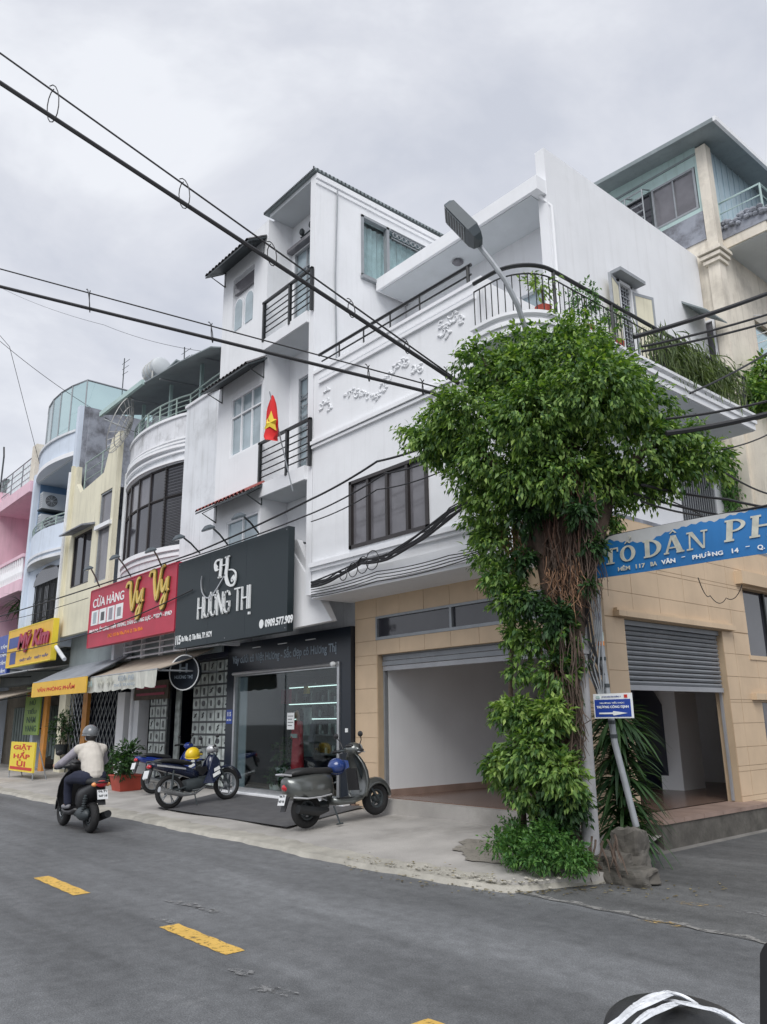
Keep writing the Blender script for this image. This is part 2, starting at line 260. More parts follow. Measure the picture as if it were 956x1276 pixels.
# ------------------------------------------------------------------ object helpers
ORG = {}
class MB:
    def __init__(s): s.v = []; s.f = []; s.sm = False
    def add(s, vs, fs):
        n = len(s.v); s.v += [Vector(v) for v in vs]; s.f += [tuple(i+n for i in f) for f in fs]; return s
    def box(s, x0, x1, y0, y1, z0, z1):
        x0,x1 = min(x0,x1),max(x0,x1); y0,y1 = min(y0,y1),max(y0,y1); z0,z1 = min(z0,z1),max(z0,z1)
        return s.add([(x0,y0,z0),(x1,y0,z0),(x1,y1,z0),(x0,y1,z0),(x0,y0,z1),(x1,y0,z1),(x1,y1,z1),(x0,y1,z1)],
                     [(0,3,2,1),(4,5,6,7),(0,1,5,4),(1,2,6,5),(2,3,7,6),(3,0,4,7)])
    def prism(s, plan, z0, z1):
        a = sum(plan[i][0]*plan[(i+1)%len(plan)][1]-plan[(i+1)%len(plan)][0]*plan[i][1] for i in range(len(plan)))
        if a < 0: plan = plan[::-1]
        n = len(plan); vs = [(x,y,z0) for x,y in plan]+[(x,y,z1) for x,y in plan]
        return s.add(vs, [tuple(range(n))[::-1], tuple(range(n,2*n))]+[(i,(i+1)%n,n+(i+1)%n,n+i) for i in range(n)])
    def extr(s, pts, d):
        """polygon pts (3-D, planar) pushed along d"""
        n = len(pts); d = Vector(d); p = [Vector(q) for q in pts]
        nrm = Vector((0,0,0))
        for i in range(n): nrm += p[i].cross(p[(i+1)%n])
        if nrm.dot(d) > 0: p = p[::-1]
        return s.add(p+[q+d for q in p], [tuple(range(n)), tuple(range(n,2*n))[::-1]]+[((i+1)%n,i,n+i,n+(i+1)%n) for i in range(n)])
    def tube(s, path, r, n=6, cap=True):
        P = [Vector(p) for p in path]; rs = r if isinstance(r,(list,tuple)) else [r]*len(P)
        rings = []; up = None
        for i, p in enumerate(P):
            d = (P[min(i+1,len(P)-1)]-P[max(i-1,0)])
            if d.length < 1e-9: d = Vector((0,0,1))
            d.normalize()
            if up is None: up = Vector((0,0,1)) if abs(d.z) < .9 else Vector((1,0,0))
            a = d.cross(up)
            if a.length < 1e-4: a = d.cross(Vector((0,1,0)))
            a.normalize(); b = a.cross(d).normalized(); up = b
            rings.append([p + a*(rs[i]*math.cos(2*math.pi*k/n)) + b*(rs[i]*math.sin(2*math.pi*k/n)) for k in range(n)])
        return s.loft(rings, cap)
    def loft(s, rings, cap=True, closed=True):
        n = len(rings[0]); vs = [v for r in rings for v in r]; fs = []
        for i in range(len(rings)-1):
            for k in range(n if closed else n-1):
                a = i*n+k; b = i*n+(k+1)%n; fs.append((a,b,b+n,a+n))
        if cap: fs += [tuple(range(n))[::-1], tuple(range((len(rings)-1)*n, len(rings)*n))]
        return s.add(vs, fs)
    def ell(s, c, r, nu=14, nv=9, v0=-90, v1=90):
        c = Vector(c); rings = []
        for j in range(nv+1):
            t = R(v0+(v1-v0)*j/nv)
            rings.append([c+Vector((r[0]*math.cos(t)*math.cos(2*math.pi*k/nu), r[1]*math.cos(t)*math.sin(2*math.pi*k/nu), r[2]*math.sin(t))) for k in range(nu)])
        return s.loft(rings, True)
    def torus(s, c, R0, r, axis='y', nu=24, nv=8, sq=1.):
        c = Vector(c); vs = []; fs = []
        for i in range(nu):
            a = 2*math.pi*i/nu
            for j in range(nv):
                b = 2*math.pi*j/nv; rr = R0+r*math.cos(b); h = r*sq*math.sin(b)
                q = {'y':(rr*math.cos(a),h,rr*math.sin(a)),'z':(rr*math.cos(a),rr*math.sin(a),h),'x':(h,rr*math.cos(a),rr*math.sin(a))}[axis]
                vs.append(c+Vector(q))
        for i in range(nu):
            for j in range(nv): fs.append((i*nv+j, ((i+1)%nu)*nv+j, ((i+1)%nu)*nv+(j+1)%nv, i*nv+(j+1)%nv))
        return s.add(vs, fs)
    def xf(s, mtx):
        s.v = [mtx @ v for v in s.v]; return s
    def build(s, name, m, parent=None, smooth=False, world=True):
        me = bpy.data.meshes.new(name); v = np.array([tuple(q) for q in s.v])
        po = ORG.get(parent.name, Vector((0,0,0))) if parent else Vector((0,0,0))
        c = Vector(((v.min(0)+v.max(0))/2).tolist()); c = Vector((round(c.x,4),round(c.y,4),round(c.z,4)))
        me.from_pydata([tuple(q-c) for q in s.v], [], s.f); me.update()
        bm = bmesh.new(); bm.from_mesh(me); bmesh.ops.recalc_face_normals(bm, faces=bm.faces); bm.to_mesh(me); bm.free()
        if smooth: me.polygons.foreach_set('use_smooth', [True]*len(me.polygons))
        o = bpy.data.objects.new(name, me); COL.objects.link(o); me.materials.append(M[m] if isinstance(m,str) else m)
        o.location = c-po; ORG[o.name] = c
        if parent: o.parent = parent
        if smooth and smooth != 'all':
            try: me.set_sharp_from_angle(angle=R(42))
            except Exception: pass
        return o
def same(src, name, loc, parent, m=None):
    """another object sharing src's mesh, its centre at world/local point loc"""
    o = src.copy(); o.name = name; COL.objects.link(o); po = ORG.get(parent.name, Vector((0,0,0))) if parent else Vector((0,0,0))
    o.parent = parent; o.location = Vector(loc)-po; ORG[o.name] = Vector(loc); return o
def tag(o, label=None, cat=None, group=None, kind=None):
    if label: o['label'] = label
    if cat: o['category'] = cat
    if group: o['group'] = group
    if kind: o['kind'] = kind
    return o
def thing(name, loc, label, cat, group=None):
    o = bpy.data.objects.new(name, None); COL.objects.link(o); o.empty_display_size = .2
    o.location = loc; ORG[o.name] = Vector(loc); return tag(o, label, cat, group)
def copy_tree(o, parent=None):
    c = o.copy(); COL.objects.link(c); c.parent = parent
    for ch in o.children: copy_tree(ch, c)
    return c
def sub_rects(u0, u1, z0, z1, holes):
    us = sorted({u0,u1,*[min(max(h[0],u0),u1) for h in holes],*[min(max(h[1],u0),u1) for h in holes]})
    zs = sorted({z0,z1,*[min(max(h[2],z0),z1) for h in holes],*[min(max(h[3],z0),z1) for h in holes]})
    o = []
    for za, zb in zip(zs, zs[1:]):
        run = None
        for ua, ub in zip(us, us[1:]):
            cu, cz = (ua+ub)/2, (za+zb)/2
            if any(h[0] < cu < h[1] and h[2] < cz < h[3] for h in holes):
                if run: o.append((*run, za, zb)); run = None
            else: run = (run[0], ub) if run else (ua, ub)
        if run: o.append((*run, za, zb))
    return o
def wall_x(mb, x0, x1, z0, z1, y0, y1, holes=()):      # wall along x
    for a, b, c, d in sub_rects(x0, x1, z0, z1, holes): mb.box(a, b, y0, y1, c, d)
    return mb
def wall_y(mb, y0, y1, z0, z1, x0, x1, holes=()):      # wall along y
    for a, b, c, d in sub_rects(y0, y1, z0, z1, holes): mb.box(x0, x1, a, b, c, d)
    return mb
def tiles(parent, axis, u0, u1, z0, z1, plane, out, tw, th, holes, m, name='wall_tile', gap=.007, off=0):
    """individual cladding tiles on a wall plane; out = +-1 direction they stand proud"""
    cache = {}; zi = z0; row = 0
    while zi < z1-.02:
        zt = min(zi+th, z1); u = u0-(off+(row%2)*tw*.0)
        while u < u1-.02:
            ua, ub = max(u,u0), min(u+tw,u1)
            if ub-ua > .03:
                for a, b, c, d in sub_rects(ua, ub, zi, zt, holes):
                    if b-a < .03 or d-c < .03: continue
                    key = (round(b-a,3), round(d-c,3)); t = .012+.002*(((row*7+int(u*10))%3)-1)
                    p0, p1 = (plane, plane+out*t)
                    cen = (a+b)/2, (c+d)/2
                    if key not in cache:
                        hb = MB(); w, h = (b-a)/2-gap/2, (d-c)/2-gap/2
                        if axis == 'x': hb.box(cen[0]-w, cen[0]+w, min(p0,p1), max(p0,p1), cen[1]-h, cen[1]+h)
                        else: hb.box(min(p0,p1), max(p0,p1), cen[0]-w, cen[0]+w, cen[1]-h, cen[1]+h)
                        cache[key] = hb.build(name, m, parent)
                    else:
                        loc = (cen[0], plane+out*t/2, cen[1]) if axis == 'x' else (plane+out*t/2, cen[0], cen[1])
                        same(cache[key], name, loc, parent)
            u += tw
        zi += th; row += 1
def text(body, m, parent, o, ux, uy, w, h, depth=.006, bold=0., name='lettering', shear=0.):
    """body fitted into a w x h box whose lower-left corner is o, along unit vectors ux (reading) and uy (up)"""
    cu = bpy.data.curves.new('t','FONT'); cu.body = body; cu.size = 1; cu.extrude = .02; cu.offset = bold; cu.resolution_u = 3; cu.shear = shear
    cu.space_line = .95; cu.align_x = 'CENTER'
    t = bpy.data.objects.new('t', cu); COL.objects.link(t); dg = bpy.context.evaluated_depsgraph_get()
    me = bpy.data.meshes.new_from_object(t.evaluated_get(dg)); bpy.data.objects.remove(t); bpy.data.curves.remove(cu)
    v = np.empty(len(me.vertices)*3); me.vertices.foreach_get('co', v); v = v.reshape(-1,3)
    mn, mxx = v.min(0), v.max(0); sx = w/(mxx[0]-mn[0]); sy = h/(mxx[1]-mn[1]); ux = Vector(ux); uy = Vector(uy); nz = ux.cross(uy)
    mb = MB(); mb.v = [Vector(o)+ux*((q[0]-mn[0])*sx)+uy*((q[1]-mn[1])*sy)+nz*((q[2]-mn[2])/(mxx[2]-mn[2]+1e-9)*depth) for q in v]
    mb.f = [tuple(p.vertices) for p in me.polygons]; bpy.data.meshes.remove(me)
    return mb.build(name, m, parent)
def fuse(mb, name, m, parent, voxel=.012, smooth=3):
    """overlapping tapered forms merged into ONE continuous skin"""
    me = bpy.data.meshes.new(name); me.from_pydata([tuple(v) for v in mb.v], [], mb.f)
    o = bpy.data.objects.new(name, me); COL.objects.link(o)
    r = o.modifiers.new('r','REMESH'); r.mode = 'VOXEL'; r.voxel_size = voxel
    s = o.modifiers.new('s','SMOOTH'); s.iterations = smooth; s.factor = .6
    dg = bpy.context.evaluated_depsgraph_get(); ev = bpy.data.meshes.new_from_object(o.evaluated_get(dg)); bpy.data.objects.remove(o)
    q = MB(); q.v = [v.co.copy() for v in ev.vertices]; q.f = [tuple(p.vertices) for p in ev.polygons]; bpy.data.meshes.remove(ev)
    return q.build(name, m, parent, smooth='all')
def limb(mb, pts, rs, n=10):
    """tapered limb through joints, round ends"""
    mb.tube(pts, rs, n)
    for p, r in zip(pts, rs): mb.ell(p, (r,r,r), 10, 6)
    return mb
# ================================================================== GROUND
KY = 6.17                       # kerb line of the street
def pave_z(y): return .045+.052*max(0, min(y, 9.4)-KY)
mb = MB(); mb.add([(-400,-400,-.05),(400,-400,-.05),(400,400,-.05),(-400,400,-.05)],[(0,1,2,3)])
tag(mb.build('ground','asphalt_alley'), kind='structure')
mb = MB(); mb.add([(-200,-9,0),(60,-9,0),(60,6.45,0),(-200,6.45,0)],[(0,1,2,3)])
tag(mb.build('road','asphalt'), kind='structure')
mb = MB(); mb.add([(-6.3,6.40,.004),(-2.6,6.36,.004),(3,6.1,.004),(3,60,.004),(-6.3,60,.004)],[(0,1,2,3,4)])
tag(mb.build('alley_road','asphalt_alley'), kind='structure')
# pavement sheet, front edge worn, sloping up to the shop fronts; corner rounds into the alley
def front_y(x):
    b = KY + .03*math.sin(x*1.7)+.02*math.sin(x*5.3+1)+.012*math.sin(x*13.1)
    if x > -7.2: b += .12*((x+7.2)/1.5)**1.5 if x < -5.7 else 0
    if x >= -5.7: b += .12+((x+5.7)/.5)**2*1.0
    return b
mb = MB(); xs = [-60+i*.5 for i in range(60)]+[-30+i*.2 for i in range(75)]+[-15+i*.09 for i in range(106)]
xs = [x for x in xs if x < -5.12]+[-5.12]; rows = 16
def pz(x, y, j):
    e = min(1, j/1.5); return pave_z(y)*e + .012*math.sin(x*2.1+y*3)*min(1,j/4) - (.02 if j == 0 else 0)
for i, x in enumerate(xs):
    fy = front_y(x)
    for j in range(rows+1):
        t = (j/rows)**1.5; yb = 9.32 if x < -6.3 else (9.6 if x < -5.8 else 9.6-1.5*min(1,(x+5.8)/.5)); y = fy+(yb-fy)*t; jx = .015*math.sin(j*9+i*3.3)
        mb.v.append(Vector((x, y+(jx if j==1 else 0), pz(x,y,j))))
n = rows+1
for i in range(len(xs)-1):
    for j in range(rows): mb.f.append((i*n+j,(i+1)*n+j,(i+1)*n+j+1,i*n+j+1))
pav = tag(mb.build('pavement','pavement', smooth=True), kind='structure')
# worn paler kerb band along the edge
mb = MB()
for k, x in enumerate(xs):
    fy = front_y(x); wob = .03*math.sin(k*1.3)+.02*math.sin(k*.37)
    for t, dz in ((-.03,-.01),(.02,.052),(.34+wob,.075+.0),(.36+wob,.055)): mb.v.append(Vector((x, fy+t, max(dz, pave_z(fy+t)+.008 if t > .1 else dz))))
for i in range(len(xs)-1):
    for j in range(3): mb.f.append((i*4+j,(i+1)*4+j,(i+1)*4+j+1,i*4+j+1))
tag(mb.build('kerb','kerb', smooth=True), kind='structure')
# dark stone apron before the jewellery shop
def sheet(name, poly, m, lift=.012, sub=6):
    """polygon (convex, 4 pts) draped over the pavement"""
    mb = MB(); a,b,c,d = [Vector((p[0],p[1],0)) for p in poly]
    for i in range(sub+1):
        for j in range(sub+1):
            p = (a.lerp(b,i/sub)).lerp(d.lerp(c,i/sub), j/sub)
            mb.v.append(Vector((p.x,p.y,pave_z(p.y)+.014+lift)))
    for i in range(sub):
        for j in range(sub): q=i*(sub+1)+j; mb.f.append((q,q+sub+1,q+sub+2,q+1))
    return tag(mb.build(name, m), kind='structure')
sheet('shop_apron', [(-14.75,6.92),(-10.55,7.05),(-11.15,9.05),(-15.9,9.05)], 'patch_dark')
# soil / damp stain round the tree
mb = MB(); cx, cy = -6.5, 7.6; pts = []
for k in range(56):
    a = 2*math.pi*k/56; rr = 1+.12*math.sin(3*a)+.05*math.sin(17*a)+.08*math.sin(7*a+1); pts.append((cx+1.0*rr*math.cos(a), cy+.55*rr*math.sin(a)))
mb.add([(x,y,pave_z(y)+.02) for x,y in pts],[tuple(range(56))]); tag(mb.build('damp_patch','damp'), kind='structure')
# yellow centre dashes
for x0, x1, y in ((-9.75,-8.5,3.24),(-6.72,-5.62,3.32),(-3.7,-2.5,3.38),(-12.9,-11.7,3.18),(-16,-14.8,3.1),(-19,-17.8,3.05)):
    mb = MB(); pts = []; n = 12
    for k in range(n+1): pts.append((x0+(x1-x0)*k/n, y-.085+.006*math.sin(k*2.3+x0)))
    for k in range(n+1): pts.append((x1-(x1-x0)*k/n, y+.085+.006*math.sin(k*1.7+x0)))
    mb.add([(a,b,.004) for a,b in pts],[tuple(range(len(pts)))]); tag(mb.build('lane_dash','line_yellow'), kind='structure')
def blotch(name, px, py, rx, ry, m, ang=0, z=.009):
    p = W(px,py,'z',0); mb = MB(); pts = []
    for k in range(20):
        a = 2*math.pi*k/20; rr = 1+.3*math.sin(3*a+px)+.2*math.sin(7*a+py); x = rx*rr*math.cos(a); y = ry*rr*math.sin(a)
        pts.append((p.x+x*math.cos(ang)-y*math.sin(ang), p.y+x*math.sin(ang)+y*math.cos(ang), z))
    mb.add(pts,[tuple(range(20))]); return tag(mb.build(name, m), kind='structure')
blotch('yellow_paint_trace', 826,1151,.17,.07,'smudge_yellow',.1); blotch('yellow_paint_trace', 868,1128,.20,.06,'smudge_yellow',.3)
for a in ((235,1128,.3,.06),(262,1135,.2,.05),(300,1212,.12,.05),(335,1235,.14,.06),(352,1236,.1,.04),(205,1148,.15,.04),(945,1140,.16,.07)):
    blotch('pale_scuff', *a, 'scuff', .2)
# pale joint where the alley meets the street
mb = MB(); rr = random.Random(3); pts = []
for k in range(40):
    x = -5.5+3.2*k/39; pts.append((x, 6.40+.03*math.sin(k)-.05*k/39))
top = [(x, y+.07+.03*math.sin(k*1.9)) for k,(x,y) in enumerate(pts)]
mb.add([(x,y,.0075) for x,y in pts+top[::-1]],[tuple(range(80))]); tag(mb.build('road_joint','joint'), kind='structure')
# gutter / step stone along the alley side of the corner house
mb = MB(); mb.extr([(-5.72,9.35,0),(-6.06,9.35,0),(-6.06,9.35,.16),(-5.85,9.35,.10)], (0,6.0,0)); tag(mb.build('gutter','damp_concrete'), kind='structure')
# litter: dry leaves on the road edge
mb = MB(); rl = random.Random(5)
for k in range(260):
    x = rl.uniform(-8,-4.2) if k%3 else rl.gauss(-5.2,.35); y = front_y(min(x,-5.2))+rl.gauss(.0,.16)-(.0 if x < -5.2 else 0)
    if x > -5.2: y = 6.9+rl.gauss(0,.35)+(x+5.2)*1.0
    z = (pave_z(y)+.03) if (x < -5.25 and y > front_y(x)+.02) else .012
    a = rl.uniform(0,6.3); s = rl.uniform(.012,.035); dx, dy = Vector((math.cos(a),math.sin(a)))*s
    mb.add([(x-dx,y-dy,z),(x+dy*.45,y-dx*.45,z+.004),(x+dx,y+dy,z+.002),(x-dy*.45,y+dx*.45,z+.006)],[(0,1,2,3)])
tag(mb.build('fallen_leaves','leaf_dry'), kind='stuff')
mb = MB()
for k in range(140):
    x = min(rl.gauss(-6.1,.7),-5.3); y = front_y(min(x,-5.2))+abs(rl.gauss(.0,.12)); s = rl.uniform(.008,.03); z=.03 if y < front_y(min(x,-5.2))+.03 else pave_z(y)+.025
    mb.ell((x,y,z),(s,s*.8,s*.5),6,4)
tag(mb.build('rubble','kerb'), kind='stuff')
# ================================================================== CORNER HOUSE (white over beige)
XL, XS, XU = -11.6, -6.08, -7.15          # left party line, side wall of the ground floor, side wall of the upper floors
YG, YU = 9.1, 8.2
house = thing('corner_house', (-9, 11, 0), 'white corner house over a beige tiled ground floor with two open garages', 'house')
H = house
s1 = (-10.82, -7.0, .38, 2.78)            # front garage opening (x0,x1,z0,z1)
tr1 = (-10.85, -6.98, 3.04, 3.46)          # transom
g2 = (9.56, 12.32, .38, 2.97)             # side garage opening (y0,y1,z0,z1)
w2 = (13.22, 15.2, 2.62, 3.76); w3 = (13.4, 15.2, .9, 1.86)
mb = MB(); wall_x(mb, -11.46, XS, 0, 3.88, YG, YG+.22, [s1, tr1]); wall_x(mb, XU+.1, XS, 3.88, 4.44, YG, YG+.22)
wall_y(mb, YG+.22, 15.6, 0, 4.44, XS-.22, XS, [g2, w2, w3]); mb.build('ground_floor_wall','beige_grout',H)
tiles(H,'x',-11.45,XS+.012,.1,3.86,YG,-1,.62,.42,[s1,tr1],'beige_tile')
tiles(H,'y',YG-.012,15.6,.1,4.42,XS,1,.72,.36,[g2,w2,w3],'beige_tile')
# party stub left of the front
# interior room
mb = MB(); wall_x(mb,-10.95,-6.3,.3,3.9,15.6,15.75); mb.box(-10.95,-10.78,9.32,15.6,.3,3.9); mb.build('room_wall','white_room',H)
MB().box(-10.78,-6.3,9.32,15.6,3.35,3.45).build('room_ceiling','white_room',H)
MB().box(-10.78,-6.3,9.32,15.6,.28,.385).build('room_floor','floor_tile',H)
mb = MB(); mb.box(-10.78,-10.76,9.33,15.6,.385,.5); mb.build('skirting','step_red',H)
mb = MB(); mb.box(-8.1,-7.68,13.5,14.25,.385,3.35); mb.build('pillar','white_room',H)
mb = MB(); mb.extr([tuple(W(a_,b_,'x',-7.95)) for a_,b_ in ((790,845),(808,850),(866,948),(866,984),(846,984),(790,905))],(-.8,0,0)); mb.build('stair_flight','navy',H)
mb = MB(); mb.box(-9.6,-9.55,12.6,13.6,.42,2.4)
for k in range(16): mb.box(-9.56,-9.52,12.65,13.55,.55+k*.11,.6+k*.11)
mb.build('louvred_door','white_trim',H)
# front steps
MB().box(-10.9,-6.9,8.86,YG+.3,.0,.40).build('step','pavement',H)
MB().box(-10.9,-6.9,9.0,YG+.3,.40,.412).build('threshold','floor_tile',H)
mb = MB(); mb.box(-6.1,-5.76,9.5,12.6,.0,.33); mb.build('side_step','rock',H)
n = 6
for k in range(n):
    a = 9.5+3.1*k/n; MB().box(-6.35,-5.74,a+.004,a+3.1/n-.004,.33,.385).build('paving_slab','step_red',H)
MB().box(-6.1,-5.8,12.62,15.4,.0,.28).build('side_step','pavement',H)
# transom window
mb = MB(); x0,x1,z0,z1 = tr1
for a,b,c,d in ((x0,x1,z0,z0+.05),(x0,x1,z1-.04,z1),(x0,x0+.04,z0+.05,z1-.04),(x1-.04,x1,z0+.05,z1-.04),(-8.98,-8.93,z0+.05,z1-.04)): mb.box(a,b,YG-.02,YG+.06,c,d)
fr = mb.build('transom_frame','grey_metal',H)
for a,b in ((x0+.04,-8.98),(-8.93,x1-.04)): MB().box(a,b,YG+.03,YG+.045,z0+.05,z1-.04).build('pane','glass_dark',fr)
# front roller shutter, almost fully rolled up
sh = MB().box(s1[0],s1[1],YG+.1,YG+.2,2.76,2.84).build('roller_shutter','shutter',H)
for k in range(3): MB().box(s1[0]+.02,s1[1]-.02,YG+.10-.01*(k%2),YG+.15,2.50+k*.088,2.50+k*.088+.076).build('slat','shutter' if k else 'shutter_light',sh)
MB().box(s1[0]+.005,s1[0]+.04,YG+.12,YG+.19,.40,2.50).build('guide_rail','grey_metal',sh)
# side roller shutter with a stone ledge
sh = MB().box(XS-.18,XS-.05,g2[0],g2[1],2.90,2.965).build('roller_shutter','shutter',H)
base = None; ns = 12; zb = 2.03
for k in range(ns):
    z = zb+.05+k*(2.90-zb-.05)/ns; hh=(2.90-zb-.05)/ns
    if base is None:
        q = MB(); y0,y1 = g2[0]+.03,g2[1]-.03
        q.extr([(XS-.12,y0,z),(XS-.085,y0,z+.008),(XS-.07,y0,z+hh*.5),(XS-.085,y0,z+hh-.012),(XS-.12,y0,z+hh-.006)],(0,y1-y0,0)); base = q.build('slat','shutter',sh); bz = z
    else: same(base,'slat',ORG[base.name]+Vector((0,0,z-bz)),sh)
MB().box(XS-.13,XS-.06,g2[0]+.03,g2[1]-.03,zb-.02,zb+.05).build('bottom_bar','shutter_light',sh)
for y in (g2[0],g2[1]-.04): MB().box(XS-.14,XS-.10,y,y+.03,.4,2.9).build('guide_rail','shutter_light',sh)
mb = MB(); mb.box(XS,XS+.11,9.3,12.62,2.985,3.06); mb.box(XS,XS+.07,9.32,12.6,3.06,3.10); mb.build('ledge','beige_paint',H)
mb = MB(); mb.box(XS,XS+.10,13.05,15.4,1.90,2.0); mb.build('ledge','beige_paint',H)
mb = MB(); mb.box(XS,XS+.14,13.0,15.4,3.80,4.02); mb.build('ledge','beige_paint',H)
for (y0,y1,z0,z1), g in ((w2,'glass_dark'),(w3,'glass_grey')):
    f = MB().box(XS-.16,XS-.12,y0,y1,z0,z1)
    fo = f.build('window', g, H)
    q = MB()
    for a in (y0,y1-.05,(y0+y1)/2-.02): q.box(XS-.12,XS-.08,a,a+.05,z0,z1)
    q.build('frame','black_metal',fo)
    MB().box(XS,XS+.03,y0-.05,y1+.05,z0-.07,z0).build('sill','beige_paint',H)
# ---- upper floors
PT = 8.22                                       # parapet top
wn = (XZ(436,567)[0], XZ(535,628)[0], 4.52, 5.74)
mb = MB(); wall_x(mb, XL, XU, 3.88, PT, YU, YU+.2, [wn]); mb.build('front_wall','white',H)
wsd = (13.55, 14.95, 5.0, 6.75)
dr = (YZ(755,345,XU)[0]+.35, YZ(790,365,XU)[0]-.1, 7.4, 9.72)
mb = MB(); wall_y(mb, YU+.2, 15.5, 4.46, PT, XU-.2, XU, [wsd, (dr[0],dr[1],7.4,PT)]); wall_y(mb, 10.05, 15.5, PT, 11.62, XU-.2, XU, [dr]); mb.build('side_wall','white',H)
MB().box(XL,XU,YU+.2,15.5,7.2,7.3).build('terrace_floor','white',H)
MB().box(XL,XU-.05,YU,9.5,3.80,3.88).build('overhang_soffit','white',H)
MB().box(XU+.0,XS,YG,15.5,4.44,4.5).build('ground_floor_roof','concrete_old',H)
# mouldings
mb = MB(); mb.box(XL-.005,XU+.02,YU-.05,YU,3.86,4.12); mb.build('slab_edge','white_trim',H)
mb = MB(); mb.box(XL,XU,YU-.09,YU,4.36,4.44); mb.box(XL,XU,YU-.05,YU,4.30,4.36); mb.build('sill_band','white_trim',H)
za = W(393,553,'y',YU).z
mb = MB(); mb.box(XL,XU,YU-.08,YU,za-.03,za+.04); mb.box(XL,XU,YU-.05,YU,za-.10,za-.05); mb.box(XL,XU,YU-.035,YU,za+.05,za+.1); mb.build('cornice','white_trim',H)
zt = 7.98
mb = MB(); mb.box(XL+.2,XU-.15,YU-.05,YU,zt-.03,zt+.03); mb.box(XL+.2,XU-.15,YU-.03,YU,zt+.07,zt+.10); mb.build('upper_moulding','white_trim',H)
mb = MB(); mb.box(XU-.08,XU+.03,YU-.03,YU+.1,4.44,PT); mb.build('corner_strip','white_trim',H)
mb = MB(); mb.box(XL,XU,YU-.03,YU+.23,PT,PT+.06); mb.build('parapet_cap','white_trim',H)
# plaster relief ornaments: scrolls and leaves
def relief(cx, cz, w, h, n, seed):
    q = MB(); r = random.Random(seed)
    for k in range(n):
        t = (k+.5)/n; x = cx+(t-.5)*w+r.uniform(-.03,.03); z = cz+h*.5*math.sin(t*math.pi*3+seed)*(.5+.5*math.sin(math.pi*t))+r.uniform(-.05,.05)
        a = r.uniform(0,6.28); R0 = r.uniform(.05,.10); pts = []
        for m_ in range(12):
            b = a+m_*.42; rr = R0*(1-m_*.07); pts.append((x+rr*math.cos(b), YU-.015, z+rr*math.sin(b)))
        q.tube(pts, [.017-.001*m_ for m_ in range(12)], 5)
        for m_ in range(2):
            b = r.uniform(0,6.28); q.ell((x+.1*math.cos(b), YU-.01, z+.07*math.sin(b)), (.05,.025,.022), 7, 5)
    return q.build('plaster_relief','white_relief',H)
for (px0,py0,px1,py1,h,n,sd_) in ((433,500,528,452,.34,18,1),(546,412,578,394,.26,8,2),(402,512,412,484,.45,5,3)):
    a = XZ(px0,py0); b = XZ(px1,py1)
    relief((a[0]+b[0])/2, (a[1]+b[1])/2, b[0]-a[0], h, n, sd_)
# big dark window on the front
x0,x1,z0,z1 = wn; nb = 4
wf = MB()
for a,b,c,d in ((x0,x1,z0,z0+.06),(x0,x1,z1-.06,z1),(x0,x0+.07,z0,z1),(x1-.07,x1,z0,z1)): wf.box(a,b,YU-.03,YU+.08,c,d)
for k in range(1,nb): xx = x0+(x1-x0)*k/nb; wf.box(xx-.03,xx+.03,YU-.02,YU+.08,z0+.06,z1-.06)
wo = wf.build('window','frame_brown',H)
for k in range(nb):
    a = x0+(x1-x0)*k/nb+.03; b = x0+(x1-x0)*(k+1)/nb-.03
    MB().box(a,b,YU+.03+.01*(k%2),YU+.04+.01*(k%2),z0+.05,z1-.05).build('pane','glass_grey',wo)
# front terrace rail
rl_ = thing  # noqa
zr = 8.62; xa, xb = -11.5, XZ(585,335)[0]
rail = MB(); rail.tube([(xa,YU+.04,zr),(xb,YU+.04,zr)], .03, 6); fo = rail.build('terrace_rail','black_metal',H)
MB().tube([(xa+.1,YU+.04,8.45),(xb,YU+.04,8.45)], .016, 6).build('lower_rail','black_metal',fo)
ps = None
for px in (423,453,486,523,585):
    x = W(px,380,'y',YU+.04).x
    ps = MB().tube([(x,YU+.04,PT+.06),(x,YU+.04,zr)], .016 if px < 580 else .03, 6).build('rail_post','black_metal',fo)
# ---- wrap-round balcony with rounded corner
def arc(cx, cy, r, a0, a1, n): return [(cx+r*math.cos(R(a0+(a1-a0)*k/n)), cy+r*math.sin(R(a0+(a1-a0)*k/n))) for k in range(n+1)]
def bal_plan(o, back=True):
    p = [(XU-.02, 7.95-o)]+arc(-6.8, 8.65, .7+o, -90, 0, 12)+[(-6.1+o, 14.75+o*.5)]
    return p+[(XU-.02,14.75+o*.5)] if back else p
mb = MB(); mb.prism(bal_plan(0),6.98,7.10); mb.prism(bal_plan(.035),7.10,7.17); mb.prism(bal_plan(-.01),7.17,7.24); mb.prism(bal_plan(.06),7.24,7.29)
mb.build('balcony_slab','white_trim',H)
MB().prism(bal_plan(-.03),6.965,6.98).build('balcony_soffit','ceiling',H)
path = bal_plan(-.07, False); RT = 8.08
def resample(p, step):
    o = [Vector((*p[0],0))]; acc = 0
    for a, b in zip(p, p[1:]):
        a = Vector((*a,0)); b = Vector((*b,0)); L_ = (b-a).length; t = step-acc
        while t < L_: o.append(a.lerp(b,t/L_)); t += step
        acc = (acc+L_)%step
    return o
q = MB(); q.tube([(x,y,RT) for x,y in path], .033, 7); bro = q.build('balcony_rail','black_metal',H,smooth=True)
MB().tube([(x,y,RT-.14) for x,y in path], .012, 6).build('middle_rail','black_metal',bro)
MB().tube([(x,y,7.35) for x,y in path], .012, 6).build('lower_rail','black_metal',bro)
bl = None
